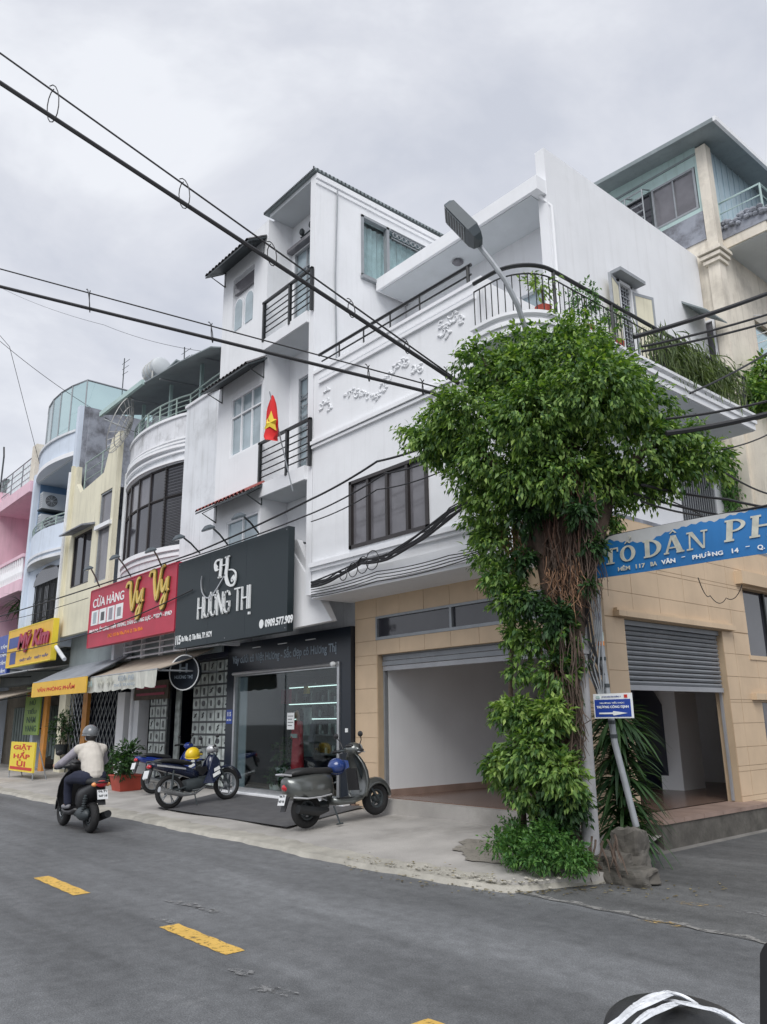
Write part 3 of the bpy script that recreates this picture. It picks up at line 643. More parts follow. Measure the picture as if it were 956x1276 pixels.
for k, p in enumerate(resample(path, .115)):
    big = k % 13 == 12
    if big: MB().tube([(p.x,p.y,7.28),(p.x,p.y,RT)], .026, 6).build('rail_post','black_metal',bro); continue
    if bl is None: bl = MB().tube([(p.x,p.y,7.30),(p.x,p.y,RT-.14)], .0085, 5).build('baluster','black_metal',bro); b0 = p; bc = ORG[bl.name]
    else: same(bl,'baluster',bc+(p-b0),bro)
# top storey behind the terrace, flat roof slab
mb = MB(); wall_x(mb, XL, XU-.2, 7.3, 10.62, 10.7, 10.85, [(-8.6,-7.75,7.3,9.4)]); mb.build('top_storey_wall','white',H)
MB().box(-8.6,-7.75,10.8,10.84,7.3,9.4).build('terrace_door','glass_blue',H)
mb = MB(); mb.box(XL+.05,XU-.01,9.78,15.5,10.64,10.92); mb.build('roof_slab','white_trim',H)
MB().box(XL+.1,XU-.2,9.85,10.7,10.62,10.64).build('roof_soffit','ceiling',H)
mb = MB(); mb.tube([(XU-.12,9.95,10.7),(XU-.1,10.03,10.6),(XU+.03,10.12,10.4),(XU+.03,10.12,7.3)], .035, 6); mb.build('rain_pipe','white_trim',H)
mb = MB(); p = W(558,367,'y',10.65)
MB().ell((-9.6,10.3,10.58),(.12,.12,.05),10,4).build('ceiling_lamp','glass_grey',H)
# side door with grille, hood and open shutters
y0,y1,z0,z1 = dr
f = MB()
for a,b,c,d in ((y0,y0+.06,z0,z1),(y1-.06,y1,z0,z1),(y0,y1,z1-.06,z1)): f.box(XU-.08,XU+.03,a,b,c,d)
fo = f.build('side_door','white_trim',H)
MB().box(XU-.12,XU-.10,y0,y1,z0,z1).build('pane','glass_dark',fo)
g = MB()
for k in range(1,6): yy=y0+(y1-y0)*k/6; g.box(XU-.04,XU-.025,yy-.012,yy+.012,z0,z1)
for k in range(1,16): zz=z0+(z1-z0)*k/16; g.box(XU-.025,XU-.012,y0+.06,y1-.06,zz-.012,zz+.012)
for k in range(5):
    for j in range(15):
        if (k+j)%2: yy=y0+(y1-y0)*(k+.5)/6+.05; zz=z0+(z1-z0)*(j+.5)/16; g.box(XU-.03,XU-.02,yy-.05,yy+.05,zz-.008,zz+.008)
g.build('grille','grey_metal',fo)
MB().box(XU,XU+.22,y0-.18,y1+.18,z1+.03,z1+.10).build('hood','grey_metal',H)
for sgn, yh in ((-1,y0),(1,y1)):
    yy = 0; Mx = Matrix.Translation((XU+.02,yh,0)) @ Matrix.Rotation(R(90*sgn-sgn*16),4,'Z') @ Matrix.Translation((-(XU+.02),0,0))
    s_ = MB(); s_.box(XU+.02,XU+.52,-.02,.02,z0,z1-.12); s_.xf(Mx)
    so = s_.build('shutter_leaf','cream',H)
    e_ = MB()
    for a,b,c,d in ((XU+.02,XU+.06,z0,z1-.12),(XU+.48,XU+.53,z0,z1-.12),(XU+.06,XU+.48,z1-.18,z1-.12)): e_.box(a,b,yy-.026,yy+.026,c,d)
    e_.xf(Mx).build('shutter_frame','grey_metal',so)
# first-floor side window with close vertical bars + small awnings
y0,y1,z0,z1 = wsd
w_ = MB().box(XU-.12,XU-.1,y0,y1,z0,z1).build('window','glass_dark',H)
b_ = None
for k in range(16):
    yy = y0+(y1-y0)*(k+.5)/16
    if b_ is None: b_ = MB().box(XU-.03,XU-.015,yy-.012,yy+.012,z0,z1).build('bar','grey_metal',w_); by = yy
    else: same(b_,'bar',ORG[b_.name]+Vector((0,yy-by,0)),w_)
y_,z_ = YZ(862,400,XU)
mb = MB(); mb.extr([(XU,y_-.35,z_+.35),(XU+.5,y_-.35,z_-.05),(XU+.5,y_-.35,z_-.08),(XU,y_-.35,z_+.30)],(0,.9,0)); mb.build('small_awning','roof_metal',H)
# ================================================================== HOUSES TO THE LEFT
def window(parent, x0, x1, z0, z1, y, nb, fm, gm, name='window', th=.05, trans=None, fw=.035, open_=None):
    """framed window on a wall facing -y: frame, mullions, one pane object per light"""
    f = MB()
    for a,b,c,d in ((x0,x1,z0,z0+th),(x0,x1,z1-th,z1),(x0,x0+th,z0+th,z1-th),(x1-th,x1,z0+th,z1-th)): f.box(a,b,y-.03,y+.05,c,d)
    for k in range(1,nb): xx = x0+(x1-x0)*k/nb; f.box(xx-fw/2,xx+fw/2,y-.02,y+.05,z0+th,z1-th)
    if trans: f.box(x0+th,x1-th,y-.025,y+.05,trans-fw/2,trans+fw/2)
    fo = f.build(name, fm, parent)
    for k in range(nb):
        a = x0+(x1-x0)*k/nb+fw/2; b = x0+(x1-x0)*(k+1)/nb-fw/2
        for c,d in (((z0+th*.5,trans-fw/2),(trans+fw/2,z1-th*.5)) if trans else ((z0+th*.5,z1-th*.5),)):
            MB().box(a,b,y+.015+.008*(k%2),y+.025+.008*(k%2),c,d).build('pane', gm, fo)
    return fo
def tiled_hood(parent, x0, x1, y0, y1, zw, ze, m, name='tiled_hood'):
    """lean-to hood: wall edge at (y1,zw), eave at (y0,ze), rows of half-round tiles"""
    h = MB().extr([(x0,y0,ze),(x0,y1,zw),(x0,y1,zw-.05),(x0,y0,ze-.04)],(x1-x0,0,0)).build(name, 'dark_metal', parent)
    n = int((x1-x0)/.15); d = Vector((0,y0-y1,ze-zw)); src = None
    for k in range(n):
        x = x0+(k+.5)*(x1-x0)/n; q = MB(); rings = []
        for t in (0,.33,.34,.66,.67,1.04):
            c = Vector((x,y1,zw+.02))+d*t; r_ = .062 if int(t*100) in (0,34,67) else .07
            rings.append([c+Vector((r_*math.cos(R(a)),0,r_*.8*math.sin(R(a)))) for a in (0,40,90,140,180)])
        q.loft(rings, False, False)
        if src is None: src = q.build('tile', m, h); sx = x
        else: same(src,'tile',ORG[src.name]+Vector((x-sx,0,0)),h)
    for x in (x0+.12,x1-.12): MB().tube([(x,y1,zw-.45),(x,y1,zw-.06),(x,y0+.1,ze-.02),(x,y1,zw-.45)], .016, 5).build('bracket','dark_metal',h)
    return h
def bars_rail(parent, pts, z0, z1, nbars, m, r=.012, posts=(), name='railing', top=.024):
    """rail with horizontal bars following plan points"""
    o = MB().tube([(x,y,z1) for x,y in pts], top, 6).build(name, m, parent)
    for k in range(nbars):
        z = z0+(z1-z0)*k/nbars; MB().tube([(x,y,z) for x,y in pts], r, 5).build('bar', m, o)
    for x,y in posts: MB().tube([(x,y,z0-.06),(x,y,z1)], .024, 6).build('rail_post', m, o)
    return o
# ---------------------------------------------------------------- narrow white townhouse B
B = thing('narrow_townhouse', (-13.5,10,0), 'tall narrow white townhouse with stacked balconies, a red flag and tiled window hoods', 'house')
bx0, bx1, bm = -15.45, -11.62, -13.45
bay_h = [( -14.98,-14.02,10.45,11.9),(-14.85,-13.52,7.35,8.78),(-14.85,-13.52,4.8,5.88)]
mb = MB(); wall_x(mb,bx0,bm,5.0,12.75,8.2,8.35,bay_h); mb.box(bm-.15,bm,8.35,8.85,5.0,12.8); mb.box(bx0,bx0+.15,8.35,13.8,5.0,12.75); mb.build('bay_wall','white',B)
rd = [(-13.35,-12.0,9.72,12.05),(-13.1,-12.2,6.42,8.85)]
mb = MB(); wall_x(mb,bm,bx1-.2,3.9,12.8,8.85,9.0,rd); mb.build('balcony_back_wall','white',B)
sw = (9.42,11.6,10.9,12.42)
mb = MB(); wall_y(mb,8.2,13.8,3.88,12.86,bx1-.18,bx1,[sw]); mb.build('side_wall','white',B)
MB().box(bx0,bx1,13.6,13.8,3.88,12.7).build('rear_wall','white',B)
MB().box(bx0+.02,bm,8.35,13.5,5.0,5.1).build('floor_slab','white',B)
# roof: thin corrugated sheet with eaves
rf = MB(); rf.extr([(bm-.12,8.14,12.90),(bx1+.06,8.14,12.90),(bx1+.06,13.95,12.96),(bx0,13.95,12.96),(bx0,8.9,12.9),(bm-.12,8.9,12.9)],(0,0,.05)); ro = rf.build('roof','roof_metal',B)
q = MB()
for k in range(40):
    x = bm-.1+k*(bx1-bm+.12)/39; q.box(x-.012,x+.012,8.12,8.14,12.895,12.955)
for k in range(56):
    y = 8.1+k*5.8/55; q.box(bx1+.055,bx1+.07,y-.015,y+.015,12.895+.01*(y-8)*.17,12.955+.01*(y-8)*.17)
tag(q.build('corrugation','dark_metal',ro), kind='stuff')
MB().box(bm,bx1-.02,8.22,8.85,12.80,12.90).build('balcony_ceiling','ceiling',B)
mb = MB(); mb.box(bx1,bx1+.03,8.2,13.8,12.62,12.70); mb.box(bx1,bx1+.05,8.2,13.8,12.74,12.86); mb.build('eaves_moulding','white_trim',B)
MB().tube([(bx1+.03,8.75,12.7),(bx1+.03,8.7,10.6),(bx1+.03,8.75,8.3)], .018,6).build('wall_conduit','grey_metal',B)
for zf, zt_, zr_ in ((9.45,9.70,10.6),(6.12,6.40,7.31)):
    MB().box(bm,bx1-.18,8.14,8.85,zf,zt_).build('balcony_slab','white',B)
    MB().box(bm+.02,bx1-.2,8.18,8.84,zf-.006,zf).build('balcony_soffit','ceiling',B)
    ro = MB().box(bm-.05,bx1+.0,8.12,8.18,zr_-.03,zr_+.02).build('balcony_railing','black_metal',B)
    for k in range(5): z = zt_+.14+k*(zr_-zt_-.2)/5; MB().tube([(bm,8.15,z),(bx1-.05,8.15,z)],.014,5).build('bar','black_metal',ro)
    for x in (bm,(bm+bx1)/2+.1,bx1-.03): MB().box(x-.03,x+.03,8.12,8.18,zt_-.05,zr_).build('rail_post','black_metal',ro)
# arched pair of windows, 3rd floor
x0,x1,z0,z1 = bay_h[0]
MB().box(x0,x1,8.3,8.34,z0,z1).build('window_back','white_trim',B)
for s in (0,1):
    a = x0+.04+s*(x1-x0)/2; b = a+(x1-x0)/2-.08; q = MB(); ptz = []
    zc = z1-.55-(b-a)/2
    pts = [(a,8.24,z0+.05),(b,8.24,z0+.05)]+[((a+b)/2+(b-a)/2*math.cos(R(t)),8.24,zc+(b-a)/2*math.sin(R(t))) for t in range(0,181,20)]
    q.extr(pts,(0,.05,0)); fo = q.build('arched_window','white_trim',B)
    c = Vector(((a+b)/2,0,(z0+zc)/2)); pts2 = [Vector((c.x+(p[0]-c.x)*.78,8.225,c.z+(p[2]-c.z)*.9)) for p in pts]
    MB().extr(pts2,(0,.012,0)).build('pane','glass_blue',fo)
MB().box(x0+.05,x1-.05,8.22,8.3,z1-.42,z1-.12).build('transom_vent','glass_grey',B)
window(B,*bay_h[1][:2],*bay_h[1][2:],8.24,3,'white_trim','glass_blue',trans=8.3)
g = MB()
for k in range(12): z = 7.42+k*.115; g.box(-14.8,-13.56,8.275,8.29,z,z+.02)
g.build('window_bars','grey_metal',B)
window(B,*bay_h[2][:2],*bay_h[2][2:],8.24,2,'white_trim','glass_blue')
tiled_hood(B,-15.5,-14.05+.55,7.72,8.2,12.35,12.05,'tile_dark'); tiled_hood(B,-15.4,-13.35,7.72,8.2,9.28,8.98,'tile_dark'); tiled_hood(B,-15.45,-13.3,7.75,8.2,6.42,6.15,'tile_red')
for (a,b,c,d),gm in zip(rd,('glass_green','glass_blue')):
    fo = window(B,a,b,c,d,8.9,3,'grey_metal','glass_blue','balcony_door',trans=d-.5)
q = MB(); q.tube([(-12.6+.1*k,8.84,9.0+.0*k) for k in range(0)] or [(-12.65,8.84,8.1),(-12.65,8.82,8.6)],.01,5)
for k in range(7):
    z = 6.9+k*.24
    q.tube([(-13.05,8.87,z),(-12.65,8.87,z+.12),(-12.25,8.87,z)],.010,5); q.tube([(-13.05,8.87,z+.12),(-12.65,8.87,z),(-12.25,8.87,z+.12)],.010,5)
q.build('door_grille','grey_metal',B)
for a,b,c,d in rd[:1]:
    MB().box(a-.1,b+.1,8.70,8.85,d+.02,d+.1).build('lintel_ledge','glass_grey',B)
q = MB(); q.tube([(-13.0,8.78,12.28),(-12.0,8.78,12.28)],.018,6)
for k in range(3): q.ell((-12.9+.36*k,8.74,12.36),(.07,.06,.09),8,6)
q.build('drying_rail','dark_metal',B)
# side window with curtains, ornate top grille
y0,y1,z0,z1 = sw; q = MB()
for a,b,c,d in ((y0,y1,z0,z0+.06),(y0,y1,z1-.06,z1),(y0,y0+.06,z0,z1),(y1-.06,y1,z0,z1),(y0+.72,y0+.80,z0,z1)): q.box(bx1-.08,bx1+.03,a,b,c,d)
fo = q.build('side_window','grey_metal',B)
MB().box(bx1-.10,bx1-.09,y0+.06,y0+.72,z0+.06,z1-.06).build('pane','glass_clear',fo); MB().box(bx1-.06,bx1-.05,y0+.8,y1-.06,z0+.06,z1-.06).build('pane','glass_clear',fo)
q = MB(); n = 44
for k in range(n):
    ya, yb = y0+.08+(y1-y0-.16)*k/n, y0+.08+(y1-y0-.16)*(k+1)/n; xa_ = bx1-.2+.025*math.sin(k*1.9); xb_ = bx1-.2+.025*math.sin((k+1)*1.9)
    q.add([(xa_,ya,z0+.1),(xb_,yb,z0+.1),(xb_*1+.01*math.sin(k),yb,z1-.08),(xa_,ya,z1-.08)],[(0,1,2,3)])
q.build('curtain','curtain',fo)
MB().box(bx1-.5,bx1-.45,y0-.2,y1+.2,z0-.1,z1+.1).build('room_back','white_room',fo)
q = MB()
for k in range(9):
    yy = y0+.95+k*.14; q.torus((bx1+.04,yy,z1-.13),.055,.012,'x',10,5)
q.tube([(bx1+.04,y0+.85,z1-.02),(bx1+.04,y1-.1,z1-.02)],.014,5); q.tube([(bx1+.04,y0+.85,z1-.24),(bx1+.04,y1-.1,z1-.24)],.014,5)
q.build('ornate_grille','grey_metal',fo)
MB().box(bx1,bx1+.09,y0-.02,y1+.1,z0-.07,z0).build('sill','grey_metal',B)
# strip between townhouse and corner house: leaning white wall beside the sign, dark lattice
q = MB(); q.extr([(-12.38,8.1,3.3),(-11.45,8.55,3.42),(-11.75,8.5,3.95),(-12.1,8.2,5.0),(-12.38,8.15,5.02)],(0,.12,0)); q.build('sloping_parapet','white',B)
q = MB(); q.box(-12.2,-11.64,8.6,8.68,3.95,5.9); q.build('lattice_panel','black_metal',B)
q = MB()
for k in range(14):
    for j in range(3):
        q.torus((-12.1+.17*j,8.57,4.0+.13*k),.05,.012,'y',10,4)
tag(q.build('lattice_scroll','grey_metal',B), kind='stuff')
MB().box(-15.95,-11.62,9.3,9.4,3.2,6.2).build('mezzanine_wall','white_old',B)
# ---------------------------------------------------------------- curved white house C
C = thing('curved_front_house', (-18.2,11,0), 'weathered white house with a bulging dark bay window and a curved roof parapet', 'house')
cx0, cx1, cr1 = -21.42, -15.46, -17.62
def bow(x0, x1, y, d, n=14):       # plan curve bulging towards the street
    return [(x0+(x1-x0)*k/n, y-d*math.sin(math.pi*k/n)**.8) for k in range(n+1)]
def bowed(x0, x1, y, d, z0, z1, yb=None, n=14):
    return MB().prism(bow(x0,x1,y,d,n)+[(x1,yb or y+.3),(x0,yb or y+.3)], z0, z1)
for a_ in ((cr1,cx1,8.45,8.6,3.3,9.5),(cx0,-21.25,8.45,8.6,3.3,8.7)): MB().box(*a_).build('front_wall','white_old',C)
for a_ in ((cx0,cx0+.15,8.6,14,3.3,9.1),(cx1-.15,cx1,8.6,14,3.3,10.2)): MB().box(*a_).build('side_wall','white_old',C)
bw = (-21.25,-17.64)
bowed(*bw,8.5,.30,5.0,5.80,8.9).build('bay_base','white_old',C)
q = bowed(bw[0]-.06,bw[1]+.06,8.46,.36,5.80,5.92,8.9); q.v += []; q.build('bay_sill','white_trim',C)
bowed(bw[0]-.03,bw[1]+.03,8.48,.32,5.66,5.74,8.9).build('bay_moulding','white_trim',C)
zt1 = 8.1
bowed(*bw,8.5,.30,zt1,8.72,8.9).build('bay_head','white_old',C)
for z,dd,h in ((8.13,.36,.06),(8.36,.36,.05),(8.50,.42,.07),(8.62,.38,.05),(8.72,.36,.04)): bowed(bw[0]-.08,bw[1]+.08,8.47,dd,z,z+h,8.9).build('bay_moulding','white_trim',C)
bowed(bw[0],bw[1],8.5,.30,8.72,9.36,8.75).build('parapet','parapet_old',C)
bowed(bw[0]-.05,bw[1]+.05,8.48,.34,9.36,9.43,8.75).build('parapet_cap','white_trim',C)
MB().box(cr1-.0,cx1,8.40,8.62,9.5,9.57).build('parapet_cap','white_trim',C)
MB().box(cx0+.15,cx1-.15,8.76,13.9,8.6,8.7).build('terrace_floor','concrete_old',C)
# bay window: frame and panes following the bow
pl = bow(*bw,8.52,.27,5)
fr = MB(); fo = None
for z in (5.92,7.25,zt1-.02): fr.tube([(x,y,z) for x,y in pl], .035, 5)
for x,y in pl: fr.box(x-.03,x+.03,y-.03,y+.03,5.92,zt1)
fo = fr.build('bay_window','frame_brown',C)
for k in range(5):
    (xa_,ya),(xb_,yb) = pl[k],pl[k+1]
    for z0,z1,gm in ((5.94,7.23,'glass_dark'),(7.27,zt1,'glass_grey' if k<3 else 'glass_dark')):
        MB().extr([(xa_,ya+.01,z0),(xb_,yb+.01,z0),(xb_,yb+.01,z1),(xa_,ya+.01,z1)],(0,.012,0)).build('pane',gm,fo)
q = MB()                                # dark mesh screen over the right-hand lights
for k in range(26):
    z = 5.95+k*.083; q.tube([(pl[4][0],pl[4][1]-.05,z),(pl[5][0],pl[5][1]-.05,z)],.008,4)
    
q.build('mesh_screen','black_metal',fo)
# railing on the roof parapet
pr = bow(bw[0]+.1,bw[1],8.55,.28)+[(cx1-.9,8.5),(cx1-.1,8.5)]
o = bars_rail(C,pr,9.55,9.95,3,'green_rail',.014,[pr[i] for i in (0,3,6,9,12,14,16)],'roof_railing')
# tarpaulin lean-to over the roof terrace
q = MB(); n = 10
prof = [(7.95+k*.32, 10.72+.55*math.sin(k/n*math.pi*.5)) for k in range(n+1)]
q.loft([[Vector((x,y,z)) for y,z in prof]+[Vector((x,y,z-.03)) for y,z in prof[::-1]] for x in (-22.3,-19.4,-17.2,-15.5)]); q.v = [Vector((v.x,v.y,v.z-(.42*max(0,(v.x+19.4)/3.9)**1.5))) for v in q.v]; q.build('terrace_canopy','roof_metal',C)
MB().box(-22.35,-19.3,7.88,7.96,10.64,10.78).build('canopy_beam','mint',C)
for x in (-20.9,-19.1,-17.3): MB().box(x-.04,x+.04,8.62,8.70,8.7,10.75).build('canopy_post','mint',C)
q = MB()
for x in (-20.2,-18.4,-16.6): q.tube([(x,8.0,10.5),(x,11.2,10.8)],.025,5)
q.tube([(-21,9.6,10.6),(-15.6,9.6,10.5)],.025,5); q.build('canopy_truss','grey_metal',C)
MB().box(-20.9,-15.65,11.6,11.75,8.7,11.2).build('terrace_back_wall','concrete_old',C)
MB().box(cx0+.15,cx1-.15,13.9,14,3.3,9.4).build('rear_wall','white_old',C)
# ---------------------------------------------------------------- cream house D
D = thing('cream_house', (-23,11,0), 'narrow cream house with a notched parapet between the blue and the curved white house', 'house')
dx0, dx1 = -25.1, -21.44
dh = [(-24.55,-23.0,5.7,7.35),(-22.55,-21.65,5.6,8.3)]
mb = MB(); wall_x(mb,dx0,dx1,4.25,8.55,8.2,8.35,dh); mb.build('front_wall','cream',D)
MB().extr([(dx1,8.2,8.55),(dx1,8.2,10.0),(dx1-.55,8.2,9.9),(dx1-1.0,8.2,8.95),(dx1-2.9,8.2,8.75),(dx0+.35,8.2,9.15),(dx0+.3,8.2,9.75),(dx0,8.2,9.75),(dx0,8.2,8.55)],(0,.15,0)).build('parapet','cream',D)
MB().box(dx0,dx0+.12,8.1,8.2,4.0,9.8).build('corner_strip','cream',D)
window(D,*dh[0][:2],*dh[0][2:],8.26,2,'frame_brown','glass_dark'); window(D,*dh[1][:2],*dh[1][2:],8.26,1,'grey_metal','glass_grey',trans=7.2)
mb = MB(); mb.extr([(-24.75,7.8,7.38),(-24.75,8.2,7.5),(-24.75,8.2,7.44),(-24.75,7.8,7.34)],(1.95,0,0)); mb.build('window_hood','concrete_old',D)
MB().box(-22.65,-21.5,8.12,8.22,7.18,7.30).build('ledge','white_trim',D)
bars_rail(D,[(dx0+.35,8.45),(dx1-.9,8.45)],9.0,9.9,3,'green_rail',.014,[(dx0+.35,8.45),(-23.3,8.45),(-22.2,8.45)],'roof_railing')
MB().box(dx0,dx1,8.35,13,8.3,8.4).build('terrace_floor','concrete_old',D)
mb = MB(); wall_x(mb,dx0,dx1,8.4,11.6,10.4,10.55,[(-23.4,-22.4,8.4,10.6)]); mb.box(dx0,dx0+.15,8.5,10.4,8.4,11.9); mb.build('rear_block','concrete_old',D)
MB().box(-23.4,-22.4,10.45,10.5,8.4,10.6).build('rear_door','glass_dark',D)
MB().tube([(dx0-.02,8.1,9.6),(dx0-.02,8.06,4.4),(dx0-.02,8.05,4.1),(-23.8,8.0,3.5)],.06,8).build('rain_pipe','white_old',D,smooth=True)
MB().box(dx0,dx1,8.6,8.75,2.9,4.25).build('fascia_recess','roof_metal',D)
# ---------------------------------------------------------------- blue house E
E_ = thing('blue_house', (-27.3,11,0), 'pale blue house with bowed balconies and a glazed rooftop enclosure', 'house')
ex0, ex1 = -29.5, -25.12
for a_ in ((ex0,ex0+.22,8.2,13,4,10.6),(ex1-.22,ex1,8.2,13,4,12.0)): MB().box(*a_).build('side_wall','blue_wall',E_)
MB().box(ex1,ex1+.02,8.35,12.9,8.4,12.0).build('stained_flank','concrete_old',E_)
mb = MB(); wall_x(mb,ex0+.22,ex1-.22,4,7.3,8.35,8.5,[(-28.5,-25.9,4.6,6.75)]); mb.build('front_wall','blue_wall',E_)
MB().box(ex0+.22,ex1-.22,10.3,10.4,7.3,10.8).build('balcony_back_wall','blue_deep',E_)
fo = window(E_,-28.5,-25.9,4.6,6.75,8.42,4,'black_metal','glass_dark')
q = MB(); q.extr([(-27.2+1.35*math.cos(R(t)),8.3,6.3+.55*math.sin(R(t))) for t in range(0,181,15)],(0,.06,0)); q.build('arched_head','glass_dark',E_)
q = MB()
for k in range(18): x=-28.4+k*.145; q.tube([(x,8.33,4.6),(x,8.33,6.7)],.013,4)
for z in (5.1,5.7,6.3): q.tube([(-28.5,8.33,z),(-25.9,8.33,z)],.013,4)
q.build('window_bars','black_metal',E_)
bowed(ex0+.1,ex1-.1,8.3,.40,6.95,7.05,8.5).build('balcony_moulding','white_old',E_)
bowed(ex0+.15,ex1-.15,8.32,.35,7.05,8.05,8.5).build('balcony_front','blue_wall',E_)
bowed(ex0+.1,ex1-.1,8.3,.40,7.15,7.22,8.5).build('balcony_moulding','white_old',E_)
MB().box(ex0+.2,ex1-.2,8.3,10.3,7.05,7.2).build('balcony_floor','blue_wall',E_)
bars_rail(E_,bow(ex0+.2,ex1-.2,8.32,.30),8.15,8.38,2,'green_rail',.014,[bow(ex0+.2,ex1-.2,8.32,.30)[i] for i in (0,3,7,11,14)],'balcony_railing')
bowed(ex0+.05,ex1-.05,8.3,.38,10.30,10.45,13).build('roof_moulding','white_trim',E_)
bowed(ex0+.1,ex1-.1,8.32,.33,10.45,11.15,8.6).build('parapet','blue_wall',E_)
bowed(ex0+.05,ex1-.05,8.3,.38,11.15,11.23,8.6).build('parapet_cap','white_old',E_)
MB().box(ex0+.2,ex1-.2,8.3,10.3,10.25,10.30).build('balcony_ceiling','ceiling',E_)
pl = bow(ex0+.3,ex1-.1,8.4,.33,5); gz0, gz1 = 11.23, 13.0
q = MB()
for x,y in pl+[(ex1-.1,11.5)]: q.tube([(x,y,gz0),(x,y,gz1)],.025,5)
q.tube([(x,y,gz1) for x,y in pl+[(ex1-.1,11.5)]],.035,5); go = q.build('glazed_enclosure','grey_metal',E_)
for (xa_,ya),(xb_,yb) in zip(pl,pl[1:]): MB().extr([(xa_,ya,gz0),(xb_,yb,gz0),(xb_,yb,gz1),(xa_,ya,gz1)],(0,.01,0)).build('pane','glass_green',go)
MB().extr([(ex1-.1,8.4,gz0),(ex1-.1,11.5,gz0),(ex1-.1,11.5,gz1),(ex1-.1,8.4,gz1)],(.01,0,0)).build('pane','glass_green',go)
q = MB(); q.extr([(ex1-.3,10.5,13.2),(ex1+2.2,10.5,13.5),(ex1+2.2,13,13.2),(ex1-.3,13,12.9)],(0,0,.06)); q.build('rear_roof','roof_metal',E_)
q = MB()
for p in ((ex1,10.6),(ex1+2,10.6)): q.tube([(p[0],p[1],11.2),(p[0],p[1],13.4)],.04,6)
q.build('roof_post','mint',E_)
q = MB(); q.box(ex1+.1,ex1+1.9,10.7,10.75,11.5,12.9); q.build('rear_partition','glass_grey',E_)
MB().box(ex0+.2,ex1-.2,12.8,13,4,12).build('rear_wall','blue_wall',E_)
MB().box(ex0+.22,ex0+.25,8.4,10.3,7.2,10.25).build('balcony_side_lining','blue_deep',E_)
# air conditioners hanging in the balcony
for i,(z,lab) in enumerate(((9.25,'upper of two outdoor aircon units on the blue balcony wall'),(8.42,'lower outdoor aircon unit behind the bowed blue balcony railing'))):
    X0 = -29.15; y0 = 8.38; a = thing('air_conditioner', (X0,y0,z), lab, 'air conditioner', 'aircon units on the blue balcony')
    MB().box(X0,X0+.33,y0,y0+.86,z,z+.62).build('casing','ac_white',a)
    MB().ell((X0+.335,y0+.32,z+.31),(.012,.22,.22),16,6).build('fan_recess','black_plastic',a)
    q = MB()
    for k in range(5): q.torus((X0+.35,y0+.32,z+.31),.04+.045*k,.006,'x',16,4)
    for k in range(8): t=k*math.pi/4; q.tube([(X0+.35,y0+.32,z+.31),(X0+.35,y0+.32+.23*math.cos(t),z+.31+.23*math.sin(t))],.005,4)
    q.build('fan_grille','ac_white',a)
    q = MB()
    for k in range(6): q.box(X0+.02,X0+.31,y0-.012,y0,z+.08+.085*k,z+.10+.085*k)
    q.build('side_louvres','grey_metal',a)
    MB().box(X0-.05,X0+.38,y0-.03,y0+.9,z-.06,z-.01).build('bracket','dark_metal',a)
# ---------------------------------------------------------------- pink house F
F_ = thing('pink_house', (-32,11,0), 'pink house with recessed balconies at the left end of the row', 'house')
fx0, fx1 = -34.2, -29.52
for a_ in ((fx0,fx0+.25,8.2,13,3.9,11.0),(fx1-.02-.2,fx1-.02,8.4,13,3.9,11.0)): MB().box(*a_).build('side_wall','pink_light',F_)
mb = MB(); wall_x(mb,fx0+.25,fx1-.22,3.9,11,9.9,10.0); mb.build('balcony_back_wall','pink',F_)
for z0 in (6.3,10.0):
    MB().box(fx0,fx1-.02,8.1,9.9,z0,z0+.42).build('balcony_slab','pink_light',F_); MB().box(fx0+.1,fx1-.3,8.2,9.9,z0-.01,z0).build('balcony_soffit','pink_light',F_)
q = MB().box(fx0,fx1-.05,8.12,8.3,7.55,7.67); o = q.build('balustrade_rail','pink_light',F_)
s_ = None
for k in range(17):
    x = fx0+.2+k*.265
    if s_ is None: s_ = MB().tube([(x,8.2,6.72),(x,8.2,6.85),(x,8.2,7.0),(x,8.2,7.3),(x,8.2,7.55)],[.05,.06,.085,.045,.06],8).build('baluster','white_trim',o); sx_=x
    else: same(s_,'baluster',ORG[s_.name]+Vector((x-sx_,0,0)),o)
bars_rail(F_,[(fx0+.1,8.25),(fx1-.4,8.25)],10.5,11.5,4,'grey_metal',.016,[(fx0+.1,8.25),(-32.6,8.25),(-31.2,8.25),(fx1-.4,8.25)],'roof_railing')
q = MB()
for k in range(22):
    x = fx0+.2+k*.2; q.tube([(x,8.27,10.5),(x,8.27,11.45)],.008,4)
q.build('wire_mesh','mint',F_)
MB().box(fx1-.55,fx1-.05,8.2,8.6,10.4,11.9).build('roof_pier','cream_old',F_)
q = MB(); q.tube([(fx0+.1,8.2,11.5),(fx0+.1,8.2,12.6),(fx0+1.6,7.8,12.5)],.035,5); q.build('roof_pole','dark_metal',F_)
window(F_,-33.0,-31.0,7.0,9.4,9.85,2,'pink_light','glass_dark'); window(F_,-33.2,-31.2,4.0,6.0,9.85,2,'pink_light','glass_dark')
MB().box(fx0,fx1,12.9,13,4,11).build('rear_wall','pink_light',F_)
# next grey building beyond the pink one
Gh = thing('grey_house', (-37,11,0), 'grey house beyond the pink one at the far left edge', 'house')
MB().box(-40,-34.3,8.6,13,0,10.8).build('wall','cream_old',Gh)
window(Gh,-37.5,-35.2,7.6,9.6,8.55,2,'frame_brown','glass_dark'); MB().box(-40,-34.3,8.2,8.6,6.6,6.9).build('balcony_slab','concrete_old',Gh)
q = MB()
for k in range(7): q.tube([(-36.6+.35*k,8.5,10.8),(-36.5+.35*k,8.5,11.7)],.05,6)
q.box(-37,-34.4,8.4,8.6,11.6,11.75); q.build('roof_clutter','dark_metal',Gh)
